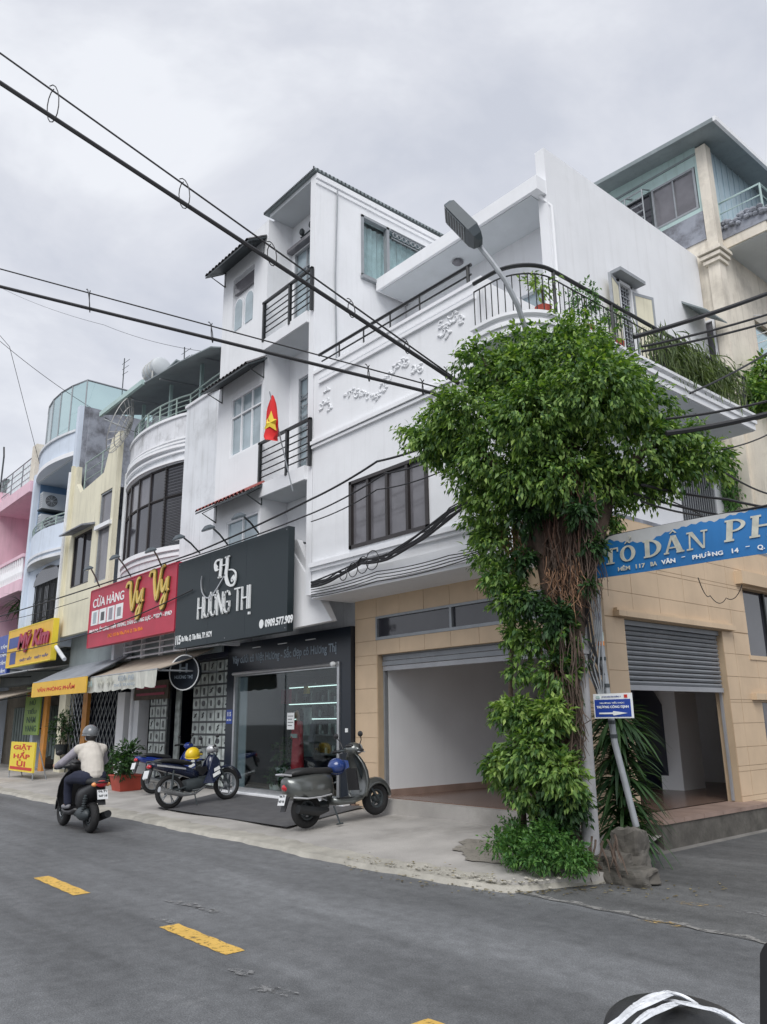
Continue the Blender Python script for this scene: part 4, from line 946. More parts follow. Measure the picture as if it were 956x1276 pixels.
# ---------------------------------------------------------------- rooftop things
t = thing('satellite_dish', (-20.9,8.0,10.2), 'round wire-mesh satellite dish on the curved house roof edge', 'satellite dish')
q = MB(); c = W(150,530,'y',8.0); ax = Vector((-.5,-.8,.35)).normalized(); e1 = ax.cross(Vector((0,0,1))).normalized(); e2 = e1.cross(ax)
def dish(r, a): return c + (e1*math.cos(a)+e2*math.sin(a))*r - ax*(.25-.25*(r/.85)**2)*1
for k in range(20): q.tube([dish(r_,k*math.pi/10) for r_ in (.05,.3,.6,.85)],.012,4)
q.build('rib','mesh_white',t)
q = MB()
for r_ in (.2,.4,.62,.85): q.tube([dish(r_,k*math.pi/12) for k in range(25)],.014,4)
q.build('ring','mesh_white',t)
MB().tube([c,c+ax*.5],.02,5).build('feed_arm','grey_metal',t); MB().tube([c-ax*.25,(c.x+.1,8.2,10.1)],.035,6).build('mast','grey_metal',t)
def tank(x,y,z,lab,s=1.):
    t = thing('water_tank',(x,y,z),lab,'water tank'); q = MB(); q.tube([(x-.7*s,y,z+.55*s),(x-.6*s,y,z+.55*s),(x+.6*s,y,z+.55*s),(x+.7*s,y,z+.55*s)],[.38*s,.5*s,.5*s,.38*s],18); q.build('tank_body','ac_white',t,smooth=True)
    q = MB()
    for k in (-.35,0,.35): q.torus((x+k*s,y,z+.55*s),.505*s,.02,'x',20,5)
    q.build('hoop','mesh_white',t); q = MB()
    for k in (-.5,.5):
        for j in (-.4,.4): q.tube([(x+k*s,y+j*s,z-.9),(x+k*s,y+j*s,z+.25*s)],.03,5)
    q.build('stand','mesh_white',t)
p = W(195,462,'y',10.5); tank(p.x,p.y,p.z-.4,'steel rooftop water tank above the green-edged canopy',.72)
def antenna(px,py,y,h,lab):
    p = W(px,py,'y',y); t = thing('tv_antenna',(p.x,y,p.z-h),lab,'antenna'); MB().tube([(p.x,y,p.z-h),(p.x-.05,y,p.z)],.022,5).build('mast','dark_metal',t)
    q = MB()
    for k in range(3): q.tube([(p.x-.25+.05*k,y,p.z-.25*k-.2),(p.x+.25-.05*k,y+.1,p.z-.25*k-.12)],.012,4)
    q.build('element','dark_metal',t)
antenna(156,446,11,2.2,'thin mast antenna leaning left of the water tank'); antenna(231,432,11,1.0,'small antenna on top of the canopy near the tall townhouse')
# ================================================================== GROUND-FLOOR SHOPS
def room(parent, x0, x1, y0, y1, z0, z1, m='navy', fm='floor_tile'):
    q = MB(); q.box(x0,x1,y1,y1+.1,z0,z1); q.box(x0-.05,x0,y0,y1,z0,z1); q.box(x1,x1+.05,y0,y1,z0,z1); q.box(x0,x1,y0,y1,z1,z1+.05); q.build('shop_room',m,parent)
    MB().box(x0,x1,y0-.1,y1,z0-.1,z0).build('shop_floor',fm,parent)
# --- jewellery / ao dai shop: black front with a big glass
S = thing('black_shopfront', (-13.7,9.2,.2), 'black shop front with one large silver-framed window and white lettering on its fascia', 'shop front')
MB().box(-15.98,-11.47,9.0,9.2,2.72,3.35).build('fascia','shop_black',S)
MB().box(-15.98,-15.62,9.0,9.2,.15,2.72).build('pier','shop_black',S); MB().box(-11.78,-11.47,9.0,9.2,.15,2.72).build('pier','shop_black',S)
text('Váy cưới cô Việt Hương - Sắc đẹp cô Hương Thị','letter_dim',S,(-15.75,8.997,2.86),(1,0,0),(0,0,1),3.85,.27,.006,.012)
q = MB()
for a,b,c,d in ((-15.62,-11.78,2.62,2.72),(-15.62,-15.55,.3,2.62),(-11.85,-11.78,.3,2.62),(-15.62,-11.78,.24,.33)): q.box(a,b,8.97,9.1,c,d)
fo = q.build('window_frame','steel',S)
for k in range(2): MB().box(-15.55+k*1.87,-13.68+k*1.83,9.03+.02*k,9.042+.02*k,.33,2.62).build('pane','glass_clear',fo)
MB().box(-15.5,-15.2,9.06,9.08,.33,2.6).build('inner_curtain','awning_grey',S)
MB().box(-15.98,-11.5,8.85,9.2,.12,.24).build('step','white_trim',S)
MB().tube([(-15.6,8.93,2.68),(-11.9,8.93,2.68)],.035,8).build('shutter_tube','steel',S)
MB().ell((-11.92,8.93,2.68),(.07,.05,.05),8,6).build('tube_end','letter_white',S)
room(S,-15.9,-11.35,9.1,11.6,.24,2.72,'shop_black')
for x in (-14.9,-13.9,-12.9): MB().box(x,x+.32,8.98,9.0,3.20,3.215).build('downlight','letter_white',S)
MB().box(-11.62,-11.55,8.985,9.0,1.45,1.52).build('door_bell','letter_white',S)
q = MB(); q.box(-15.92,-15.68,8.985,9.0,1.62,1.92); pl_ = q.build('house_plate','sign_blue2',S)
text('115','letter_white',pl_,(-15.88,8.984,1.78),(1,0,0),(0,0,1),.16,.09,.003,.02); text('BA VÂN','letter_white',pl_,(-15.89,8.984,1.68),(1,0,0),(0,0,1),.18,.05,.003,.02)
# shelves inside
sh = thing('display_shelf', (-14.1,10.5,.3), 'lit glass display shelves with small products at the back of the black shop', 'shelf')
SY = 10.4
MB().box(-15.6,-12.6,SY+.35,SY+.4,.9,2.45).build('back_panel','shelf_light',sh)
for k,z in enumerate((.95,1.35,1.72,2.05,2.42)): MB().box(-15.6,-12.6,SY,SY+.35,z,z+.025).build('shelf_board','steel',sh)
for x in (-15.6,-14.6,-13.6,-12.62): MB().box(x-.02,x+.02,SY,SY+.35,.24,2.45).build('upright','steel',sh)
q = MB(); r = random.Random(4)
for z in (.975,1.375,1.745,2.075):
    x = -15.5
    while x < -12.7:
        w = r.uniform(.04,.12); h = r.uniform(.08,.27); q.box(x,x+w,SY+.05,SY+.15,z,z+h); x += w+r.uniform(.02,.12)
tag(q.build('bottles_and_boxes','card_dark',sh), kind='stuff')
q = MB(); r = random.Random(9)
for z in (.975,1.375,1.745,2.075):
    for k in range(9): x=-15.5+r.uniform(0,2.8); q.box(x,x+.05,SY+.03,SY+.07,z,z+r.uniform(.06,.24))
tag(q.build('pale_boxes','card_white',sh), kind='stuff')
for z in (1.72,2.05,2.42): MB().box(-15.55,-12.65,SY-.01,SY+.01,z-.03,z-.012).build('light_strip','strip_light',sh)
cl = thing('clothes_display', (-14.9,10.2,.24), 'dim clothes and framed items hanging behind the left of the shop window', 'clothes display')
q = MB()
for k,(x,z,w,h,m_) in enumerate(((-15.75,2.05,.35,.32,'letter_maroon'),(-14.9,1.35,.28,.6,'card_white'),(-14.7,1.2,.2,.4,'sleeve'),(-15.1,.9,.5,.35,'shelf_light'),(-14.95,2.25,.16,.16,'gold'))): MB().box(x,x+w,10.3+.02*k,10.36+.02*k,z,z+h).build('hanging_item',m_,cl)
MB().tube([(-15.3,10.25,2.45),(-14.3,10.25,2.45)],.015,5).build('hanging_rod','steel',cl)
MB().box(-15.3,-14.35,10.1,10.6,.24,.85).build('cabinet','shop_black',cl)
# standee: woman in a red ao dai (printed cut-out board)
st = thing('dress_mannequin', (-12.9,9.75,.24), 'slim mannequin in a long red patterned dress behind the shop glass', 'mannequin')
mx_, my_ = W(371,940,'y',9.75).x, 9.75
q = MB(); q.tube([(mx_,my_,.3),(mx_,my_,.7),(mx_,my_,1.2),(mx_+.0,my_,1.42)],[.17,.14,.12,.10],12); q.build('skirt','red_cloth',st,smooth=True)
q = MB(); q.ell((mx_,my_,1.52),(.12,.08,.16),12,8); limb(q,[(mx_-.11,my_,1.62),(mx_-.16,my_-.02,1.42),(mx_-.06,my_-.1,1.33)],[.04,.035,.03]); limb(q,[(mx_+.11,my_,1.62),(mx_+.17,my_-.02,1.42),(mx_+.14,my_-.04,1.2)],[.04,.035,.03]); q.build('bodice','red_cloth',st,smooth=True)
q = MB(); q.tube([(mx_,my_,1.64),(mx_,my_,1.72)],.04,8); q.ell((mx_,my_,1.80),(.07,.08,.10),12,8); q.build('head','skin',st,smooth=True)
q = MB(); q.ell((mx_,my_+.03,1.82),(.085,.085,.11),12,8); q.box(mx_-.07,mx_+.07,my_+.05,my_+.09,1.5,1.82); q.build('hair','hair',st,smooth=True)
MB().box(mx_-.1,mx_+.12,my_-.12,my_-.10,1.32,1.4).build('held_card','card_white',st)
MB().tube([(mx_,my_,.24),(mx_,my_,.27)],.16,14).build('stand_base','steel',st)
q = MB(); a = W(348,912,'y',9.02); q.box(a.x+.28,a.x+.53,9.018,9.022,1.5,1.82)
no = tag(q.build('paper_notice','letter_white'),'white paper notice stuck on the shop glass','notice')
for k in range(4): MB().box(a.x+.31,a.x+.50-.04*(k%2),9.014,9.017,1.75-.06*k,1.762-.06*k).build('printed_line','card_dark',no)
# --- phone-accessory shop (under the curved house) : counter wall of product cards
S2 = thing('accessory_shopfront', (-18,9.3,.2), 'open accessory shop front lined with rows of white product cards', 'shop front')
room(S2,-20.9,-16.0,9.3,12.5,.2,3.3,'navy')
MB().box(-20.95,-15.98,9.0,9.25,3.1,3.6).build('lintel','navy',S2)
MB().box(-20.95,-20.65,9.0,9.3,.15,3.1).build('pier','white_old',S2)
MB().box(-17.9,-15.99,9.18,9.26,.2,3.1).build('display_board','card_dark',S2)
MB().box(-20.3,-19.25,9.18,9.26,.2,2.75).build('display_board','card_dark',S2)
r = random.Random(12)
def cards(x0,x1,z0,z1,nc,nr):
    for i in range(nc):
        for j in range(nr):
            a = x0+(x1-x0)*i/nc+.03; b = x0+(x1-x0)*(i+1)/nc-.03; c = z0+(z1-z0)*j/nr+.025; d = z0+(z1-z0)*(j+1)/nr-.025
            o = MB().box(a,b,9.15,9.178,c,d).build('product_card','card_white',S2)
            w,h = (b-a)*r.uniform(.7,1.15),(d-c)*r.uniform(.7,1.1); cx_,cz_ = (a+b)/2,(c+d)/2; q = MB(); t = r.random()
            if t < .4: q.extr([(cx_+w*.26*math.cos(k*.52),9.146,cz_+h*.30*math.sin(k*.52)) for k in range(12)],(0,.004,0))
            elif t < .7: q.box(cx_-w*.12,cx_+w*.12,9.142,9.15,cz_-h*.34,cz_+h*.34)
            else: q.tube([(cx_-w*.2,9.146,cz_-h*.2),(cx_+w*.1,9.146,cz_+h*.05),(cx_-w*.1,9.146,cz_+h*.12),(cx_+w*.2,9.146,cz_+h*.3)],.018,5)
            q.build('product','card_dark',o)
cards(-17.88,-16.02,.25,3.08,5,10); cards(-20.28,-19.27,.25,2.7,3,8)
MB().box(-19.2,-18.95,9.35,9.4,.2,3).build('inner_post','card_white',S2)
# motif: white cabinet and clutter inside
q = MB()
for k in range(10): q.box(-19.1+.11*k,-19.03+.11*k,10.4,10.5,.9,.95+r.uniform(.1,.5))
tag(q.build('counter_goods','card_white',S2), kind='stuff'); MB().box(-19.15,-17.95,10.2,10.8,.2,.9).build('counter','shelf_light',S2)
MB().box(-18.7,-18.45,9.9,9.93,1.75,2.05).build('wall_notice','card_white',S2)
# wooden board sign under the awning and ventilation grille above
t = tag(MB().box(-20.95,-18.9,8.98,9.04,2.25,2.72).build('wood_board_sign','wood_sign'),'brown printed board hanging above the door under the beige awning','sign')
for k in range(2): MB().box(-20.8,-19.1+.1*k,8.972,8.98,2.36+.17*k,2.42+.17*k).build('printed_line','letter_maroon',t)
t = thing('vent_grille',(-19.5,8.9,3.3),'white louvred vent grille just below the red sign','vent grille')
for k in range(4): MB().extr([(-21.0,8.7,3.36+.15*k),(-21.0,8.6,3.33+.15*k),(-21.0,8.6,3.36+.15*k),(-21.0,8.7,3.40+.15*k)],(3.4,0,0)).build('louvre','white_old',t)
for x in (-21.0,-19.9,-18.8,-17.65): MB().box(x,x+.05,8.62,8.72,3.3,3.95).build('mullion','white_old',t)
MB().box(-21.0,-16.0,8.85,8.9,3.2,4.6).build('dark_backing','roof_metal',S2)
# --- cream house entrance: folding grille door
S3 = thing('grille_entrance', (-22.7,9.2,.2), 'narrow doorway closed by a folding steel grille behind the rider', 'doorway')
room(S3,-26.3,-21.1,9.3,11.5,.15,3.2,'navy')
MB().box(-26.9,-26.3,9.0,9.3,.1,3.3).build('pier','cream',S3); MB().box(-21.1,-20.95,8.95,9.3,.1,3.3).build('pier','white_old',S3)
MB().box(-22.1,-21.6,9.0,9.25,.1,2.5).build('door_pier','white_trim',S3)
MB().box(-26.95,-20.95,9.0,9.3,3.1,4.0).build('lintel','roof_metal',S3)
q = MB()
for k in range(15): x=-26.2+k*.29; q.box(x-.015,x+.015,9.12,9.15,.15,3.0)
q.build('grille_bar','dark_metal',S3)
q = MB()
for k in range(14):
    x=-26.2+k*.29
    for z in (.6,1.0,1.4,1.8,2.2): q.tube([(x,9.11,z),(x+.29,9.11,z+.4)],.011,4); q.tube([(x+.29,9.11,z),(x,9.11,z+.4)],.011,4)
tag(q.build('lattice','grey_metal',S3), kind='stuff')
for i,(px,lab) in enumerate(((61,'left orange printed pillar casing beside the cream pier'),(110,'orange printed pillar casing right of the grille doorway'))):
    a = W(px,850,'y',8.9); t = MB().box(a.x-.18,a.x+.18,8.86,8.96,.12,3.0).build('pillar_casing','orange_pillar'); tag(t,lab,'pillar','orange pillar casings')
# --- shops under the blue and pink houses
S4 = thing('dark_shopfront', (-30,9.3,.2), 'dark open shop fronts below the blue and pink houses', 'shop front')
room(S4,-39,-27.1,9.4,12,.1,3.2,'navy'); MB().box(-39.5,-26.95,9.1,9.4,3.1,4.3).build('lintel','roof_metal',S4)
for x in (-34.3,-29.6): MB().box(x-.15,x+.15,9.05,9.4,.05,3.1).build('pier','blue_wall',S4)
q = MB()
for k in range(20): x=-33.8+k*.32; q.box(x,x+.22,9.6,9.65,.5+.05*(k%3),2.3)
tag(q.build('hanging_goods','shelf_light',S4), kind='stuff')
# ================================================================== SIGNS AND AWNINGS
def panel(name, x0, x1, z0, z1, y, m, label, cat='sign', dep=.12, frame=None, group=None):
    t = thing(name,((x0+x1)/2,y,z0),label,cat,group); MB().box(x0,x1,y,y+dep,z0,z1).build('panel',m,t)
    if frame:
        q = MB()
        for a,b,c,d in ((x0-.02,x1+.02,z1,z1+.03),(x0-.02,x1+.02,z0-.03,z0),(x0-.03,x0,z0,z1),(x1,x1+.03,z0,z1)): q.box(a,b,y-.01,y+dep+.01,c,d)
        q.build('panel_frame',frame,t)
    for k in range(3):
        x = x0+.3+(x1-x0-.6)*k/2
        for z in (z1-.2,z0+.2): MB().tube([(x,y+dep,z),(x,y+dep+.5,z)],.02,5).build('bracket','dark_metal',t)
    return t
def sx(px,py,y): return XZ(px,py,y)
YS = 7.9
def XS_(px,py): return W(px,py,'y',YS-.01)
# charcoal sign
a = XS_(222.6,700); b = XS_(359.4,655); c = XS_(359,785.6)
hs = panel('charcoal_sign', a.x, b.x, c.z, b.z, YS, 'sign_dark', 'large charcoal sign with a white script H logo above the black shop','sign',.14)
def put(body,m,par,px0,py0,px1,h,depth=.01,bold=0,shear=0,lift=0.):
    p = XS_(px0,py0); q_ = XS_(px1,py0-(px1-px0)*.2)
    return text(body,m,par,(p.x,YS-.001-lift,p.z),(1,0,0),(0,0,1),W(px1,py0,'y',YS).x-p.x,h,depth,bold,shear=shear)
p = XS_(247,773); p2 = XS_(312,752)
LET = (p.x, p.z+.03, p2.x-p.x)
for f_ in (.333,.667): xx=a.x+(b.x-a.x)*f_; MB().box(xx-.004,xx+.004,YS-.002,YS,c.z,b.z).build('panel_seam','shop_black',hs)
for xx in (a.x+.06,(a.x+b.x)/2,b.x-.06):
    for zz in (c.z+.06,b.z-.06): MB().ell((xx,YS-.002,zz),(.012,.006,.012),8,4).build('fixing','grey_metal',hs)
p = XS_(218.5,804); text('115','letter_white',hs,(p.x,YS-.002,p.z),(1,0,0),(0,0,1),.24,.20,.008,.03)
text('Ba Vân, Q. Tân Bình, TP. HCM','letter_white',hs,(p.x+.29,YS-.002,p.z+.03),(1,0,0),(0,0,1),1.35,.14,.008,.02)
p = XS_(330,782); text('0909.577.909','letter_white',hs,(p.x,YS-.002,p.z),(1,0,0),(0,0,1),.93,.15,.008,.03)
q = MB(); q.extr([(p.x-.13+.075*math.cos(k*.4),YS-.002,p.z+.08+.085*math.sin(k*.4)) for k in range(16)],(0,-.008,0)); q.build('phone_symbol','letter_white',hs)
# script H logo (photo pixel traced strokes on the panel plane, real raised strokes)
def stroke(mb, pix, w, y, n=6, d=.02):
    P = [W(a,b,'y',y) for a,b in pix]; out = []
    for i in range(len(P)-1):
        p0,p1,p2,p3 = P[max(i-1,0)],P[i],P[i+1],P[min(i+2,len(P)-1)]
        for k in range(n):
            t = k/n; out.append(.5*((2*p1)+(-p0+p2)*t+(2*p0-5*p1+4*p2-p3)*t*t+(-p0+3*p1-3*p2+p3)*t**3))
    out.append(P[-1]); ws = w if isinstance(w,(list,tuple)) else [w]*len(P); m_ = len(out); L_ = []; R_ = []
    for i,q_ in enumerate(out):
        d_ = out[min(i+1,m_-1)]-out[max(i-1,0)]; nn = Vector((-d_.z,0,d_.x)).normalized(); f_ = i/(m_-1)*(len(ws)-1); j=min(int(f_),len(ws)-2); wv = ws[j]+(ws[j+1]-ws[j])*(f_-j)
        L_.append(q_+nn*wv); R_.append(q_-nn*wv)
    rings = [[L_[i]+Vector((0,-d,0)),R_[i]+Vector((0,-d,0)),R_[i],L_[i]] for i in range(m_)]
    mb.loft(rings); return mb
def hp(x,y): return (230+x*.1046, 670+y*.1046)      # crop -> photo pixels
q = MB(); w1=.055
stroke(q,[hp(445,255),hp(440,360),hp(428,475)],.05,YS-.02); stroke(q,[hp(520,225),hp(512,340),hp(500,450),hp(515,530),hp(545,570)],[.05,.055,.055,.05,.02],YS-.02)
stroke(q,[hp(545,572),hp(590,560),hp(612,500),hp(615,420),hp(580,382),hp(535,385)],[.02,.025,.03,.02,.015,.01],YS-.02)
stroke(q,[hp(600,470),hp(575,500),hp(580,520)],[.06,.05,.02],YS-.02)
stroke(q,[hp(440,262),hp(395,275),hp(372,320),hp(380,380),hp(415,380)],[.02,.02,.04,.04,.01],YS-.02); stroke(q,[hp(395,335),hp(385,360)],.05,YS-.02)
stroke(q,[hp(445,335),hp(510,318)],.012,YS-.025); stroke(q,[hp(405,478),hp(450,468)],.015,YS-.02); stroke(q,[hp(490,240),hp(545,218)],.015,YS-.02)
q.build('script_logo','letter_white',hs)
q = MB(); stroke(q,[hp(495,440),hp(455,500),hp(390,610),hp(320,700),hp(262,712),hp(215,640),hp(205,530),hp(215,455)],[.014]*6+[.012,.006],YS-.02); q.build('logo_swash','steel',hs)
# thin raised capitals HƯƠNG THỊ, one part each
def flat(pts, w, y, d=.035):
    q = MB(); n = len(pts)
    for i in range(n-1):
        a_ = Vector((pts[i][0],y,pts[i][1])); b_ = Vector((pts[i+1][0],y,pts[i+1][1])); dd = (b_-a_).normalized(); nn_ = Vector((-dd.z,0,dd.x))*w; e_ = dd*w*.9
        q.extr([a_-e_+nn_,b_+e_+nn_,b_+e_-nn_,a_-e_-nn_],(0,-d,0))
    return q
LS = {'H':(.24,[[(0,0),(0,1)],[(1,0),(1,1)],[(0,.5),(1,.5)]]),'U':(.24,[[(0,1),(0,.2),(.2,.03),(.5,0),(.8,.03),(1,.2),(1,1),(1.25,1.0),(1.3,1.14)]]),
 'O':(.24,[[(.5,0),(.15,.07),(0,.25),(0,.75),(.15,.93),(.5,1),(.85,.93),(1,.75),(1,.25),(.85,.07),(.5,0)],[(.85,.93),(1.2,.98),(1.3,1.14)]]),
 'N':(.25,[[(0,0),(0,1),(1,0),(1,1)]]),'G':(.24,[[(1,.8),(.85,.95),(.5,1),(.15,.93),(0,.75),(0,.25),(.15,.07),(.5,0),(.85,.07),(1,.25),(1,.5),(.55,.5)]]),
 'T':(.24,[[(0,1),(1,1)],[(.5,0),(.5,1)]]),'I':(.02,[[(.5,0),(.5,1)]]),' ':(.08,[])}
u_ = LET[0]; tot = sum(LS[c][0] for c in 'HUONG THI')+.085*8; k_ = LET[2]/tot
for c in 'HUONG THI':
    w_,st_ = LS[c]; q = MB()
    for s_ in st_:
        f_ = flat([(u_+x*w_*k_, LET[1]+z*.44) for x,z in s_], .0145, YS-.004+.0005*len(q.v)/100); n_ = len(q.v); q.v += f_.v; q.f += [tuple(i+n_ for i in fc) for fc in f_.f]
    if c == 'I': q.box(u_-.02,u_+.03,YS-.039,YS-.004,LET[1]-.13,LET[1]-.08)
    if st_: q.build('raised_letter','letter_white',hs)
    u_ += (w_+.085)*k_
# red sign
a = XS_(114,738); b = XS_(220.6,701); c = XS_(216.6,784.3)
rs = panel('red_sign', a.x, b.x, c.z, b.z, YS, 'sign_red','red shop sign with gold script name and four product pictures','sign',.15,'sign_red')
rx0, rz1, rz0 = a.x, b.z, c.z; rw = b.x-a.x; rh = rz1-rz0
def rt(body,m,u0,u1,v0,h,depth=.01,bold=0,shear=0): return text(body,m,rs,(rx0+u0*rw,YS-.001,rz0+v0*rh),(1,0,0),(0,0,1),(u1-u0)*rw,h*rh,depth,bold,shear=shear)
rt('CỬA HÀNG','letter_white',.04,.44,.68,.21,.012,.01)
rt('BAO DA, ỐP LƯNG THỜI TRANG, DÁN CƯỜNG LỰC - ĐTDĐ - IPAD','letter_white',.02,.975,.215,.115,.01,.02)
rt('Đ/C: 113 Ba Vân, P.14, Q. Tân Bình','letter_orange',.27,.68,.085,.07,.008,.01)
for k,mm in enumerate(('glass_blue','card_dark','sleeve','helmet_grey')):
    u = .03+.105*k; o = MB().box(rx0+u*rw,rx0+(u+.092)*rw,YS-.008,YS,rz0+.37*rh,rz0+.63*rh).build('picture','letter_white',rs)
    MB().box(rx0+(u+.025)*rw,rx0+(u+.07)*rw,YS-.012,YS-.008,rz0+(.40+.02*(k%2))*rh,rz0+(.60-.03*(k%2))*rh).build('printed_phone',mm,o)
def vy(cx_, cz_, s):
    def P(l): return [proj_px(cx_+x*s, cz_+z*s) for x,z in l]
    strokes = ([(-.42,.30),(-.36,.42),(-.22,.40),(-.20,.10),(-.12,-.30),(-.06,-.36),(.02,.05),(.10,.42),(.20,.48)],[(.10,.12),(.13,-.15),(.20,-.20),(.30,0),(.32,.12)],[(.38,.15),(.33,-.25),(.24,-.60),(.14,-.66),(.16,-.45),(.40,-.2)])
    for m_,ww,yy,dd in (('gold_dark',.085,YS-.002,.03),('gold',.05,YS-.032,.03)):
        q = MB()
        for st_ in strokes:
            pts = [Vector((cx_+x*s*1.5,yy,cz_+z*s)) for x,z in st_]; q2 = []
            for i in range(len(pts)-1):
                p0,p1,p2,p3 = pts[max(i-1,0)],pts[i],pts[i+1],pts[min(i+2,len(pts)-1)]
                for k in range(5):
                    t=k/5; q2.append(.5*((2*p1)+(-p0+p2)*t+(2*p0-5*p1+4*p2-p3)*t*t+(-p0+3*p1-3*p2+p3)*t**3))
            q2.append(pts[-1]); n=len(q2); rings=[]
            for i,v in enumerate(q2):
                d_ = q2[min(i+1,n-1)]-q2[max(i-1,0)]; nn = Vector((-d_.z,0,d_.x)).normalized(); w_ = ww*s*.9*(.7+.5*abs(math.sin(math.pi*i/(n-1)))) 
                rings.append([v+nn*w_+Vector((0,-dd,0)),v-nn*w_+Vector((0,-dd,0)),v-nn*w_,v+nn*w_])
            q.loft(rings)
        q.build('script_letters',m_,rs)
vy(rx0+.585*rw, rz0+.68*rh, .86); vy(rx0+.845*rw, rz0+.74*rh, .86)
# yellow sign + blue strip sign
a = XS_(12,787); b = XS_(67,771); c = XS_(67,820)
ys = panel('yellow_sign', a.x, b.x, c.z, b.z, YS, 'sign_yellow','yellow and blue shop sign with dark red script lettering','sign',.15,'sign_yellow2')
u0, w_, z0_, h_ = a.x, b.x-a.x, c.z, b.z-c.z
MB().box(u0+.02*w_,u0+.26*w_,YS-.006,YS,z0_+.5*h_,z0_+.80*h_).build('blue_field','letter_blue',ys); MB().box(u0+.08*w_,u0+.22*w_,YS-.006,YS,z0_+.05*h_,z0_+.38*h_).build('blue_field','letter_blue',ys)
text('Mỹ Kim','letter_maroon',ys,(u0+.28*w_,YS-.03,z0_+.30*h_),(1,0,0),(0,0,1),w_*.68,h_*.58,.03,.04,shear=.2)
text('GIẶT SẤY   GIẶT HẤP','letter_blue',ys,(u0+.33*w_,YS-.002,z0_+.07*h_),(1,0,0),(0,0,1),w_*.62,h_*.11,.006,.02)
a2 = XS_(-30,800); bs = panel('blue_sign', a2.x, u0-.1, z0_-.25, z0_+h_-.05, YS+.05, 'sign_blue2','blue and white shop sign cut off by the left edge of the view','sign',.12)
for k in range(4): text('CƠM TẤM','letter_white',bs,(u0-2.0,YS+.048,z0_-.15+k*.28),(1,0,0),(0,0,1),1.7,.16,.005,.02)
# green vertical sign
a = W(33,860,'y',8.9); b = W(52,915,'y',8.9)
gs = panel('green_sign', -29.6,-28.0,1.32,2.92,8.75,'sign_green','tall green food-stall sign with dark green and red lettering','sign',.05)
for k,(tx,mm,uu) in enumerate((('CƠM PHỞ','letter_red',.1),('HỦ','letter_green',.3),('TIẾU','letter_green',.2),('NAM','letter_green',.2),('VANG','letter_green',.12))):
    text(tx,mm,gs,(-29.6+1.6*uu,8.749,2.62-.29*k-.03),(1,0,0),(0,0,1),1.6*(1-2*uu),.2,.006,.03)
# A-frame sign GIẶT HẤP ỦI
af = thing('aframe_sign', (-25.6,7.6,.12), 'yellow standing sign with red letters GIẶT HẤP ỦI on the pavement','sign')
p0 = W(11,966,'y',7.6); p1 = W(41,966,'y',7.6); zt_ = W(40,925,'y',7.6).z
MB().box(p0.x,p1.x,7.58,7.63,.32,zt_).build('panel','sign_yellow2',af)
for x in (p0.x+.02,p1.x-.02):
    for pp in ([(x,7.6,.10),(x,7.62,zt_+.02)],[(x,8.0,.10),(x,7.66,zt_)]): MB().tube(pp,.018,5).build('leg','grey_metal',af)
ww = p1.x-p0.x; hh = zt_-.32
for k,tx in enumerate(('GIẶT','HẤP','ỦI')):
    f_ = (.12,.16,.32)[k]; text(tx,'letter_red',af,(p0.x+ww*f_,7.579,.32+hh*(.70-.265*k)),(1,0,0),(0,0,1),ww*(1-2*f_),hh*.24,.006,.03)
MB().box(p0.x+.1,p1.x-.1,7.574,7.58,.37,.45).build('red_strip','letter_red',af)
# round projecting sign
p = W(231,838,'y',8.3); rsn = thing('round_sign',(p.x,8.3,p.z-.5),'round black hanging sign with a white ring beside the charcoal sign','sign')
e1 = Vector((.88,.48,0)).normalized(); e2 = Vector((0,0,1)); nn = e1.cross(e2)
def circ(r,off,n=28): return [p+(e1*math.cos(2*math.pi*k/n)+e2*math.sin(2*math.pi*k/n))*r+nn*off for k in range(n)]
MB().extr(circ(.40,-.05),nn*.1).build('disc','shop_black',rsn)
q = MB(); q.loft([circ(.40,.055),circ(.375,.055),circ(.375,.035),circ(.40,.035)],False); q.build('ring','letter_white',rsn)
text('H','letter_dim',rsn,p-e1*.13+e2*.0+nn*.052,e1,(0,0,1),.22,.2,.005,.02); text('HƯƠNG THỊ','letter_dim',rsn,p-e1*.24-e2*.16+nn*.052,e1,(0,0,1),.48,.11,.005,.01)
MB().tube([p+e2*.4,p+e2*.62,p+e2*.62+Vector((0,.6,0))],.015,5).build('bracket','dark_metal',rsn)
# awnings
aw = thing('beige_awning',(-17.6,8,2.4),'sun-bleached beige awning with a printed scalloped valance','awning')
AY = 7.5; L0 = W(92,846,'y',AY); R0 = W(196,836,'y',AY); T0 = W(132,826,'y',8.7); T1 = W(224,817,'y',8.7)
q = MB(); n = 14; rings=[]
for k in range(n+1):
    t=k/n; a=Vector((L0.x+(R0.x-L0.x)*t,AY,2.80)); b=Vector((L0.x+(R0.x-L0.x)*t,8.85,3.32)); row=[]
    for j in range(7): s_=j/6; v=a.lerp(b,s_); v.z-=.05*math.sin(math.pi*s_)+.012*math.sin(k*2.1)*math.sin(math.pi*s_); row.append(v)
    rings.append(row+[v-Vector((0,0,.02)) for v in row[::-1]])
q.loft(rings); q.build('canvas','awning',aw,smooth=True)
q = MB(); n=60; top=[];bot=[]
for k in range(n+1):
    x=L0.x+(R0.x-L0.x)*k/n; wv=.03*math.sin(k*.9)+.015*math.sin(k*2.3); top.append((x,AY,2.80)); bot.append((x,AY+wv,2.44-.035*abs(math.sin(k*math.pi/6))))
q.v=[Vector(v) for v in top+bot]; q.f=[(k,k+1,n+2+k,n+1+k) for k in range(n)]; vo=q.build('valance','valance',aw)
text('BAO DA','letter_blue',vo,(L0.x+.5,AY-.05,2.54),(1,0,0),(0,0,1),1.0,.17,.003,.01).data.materials[0]=mat('faded_teal_print',(.30,.42,.42),.8,.2,5)
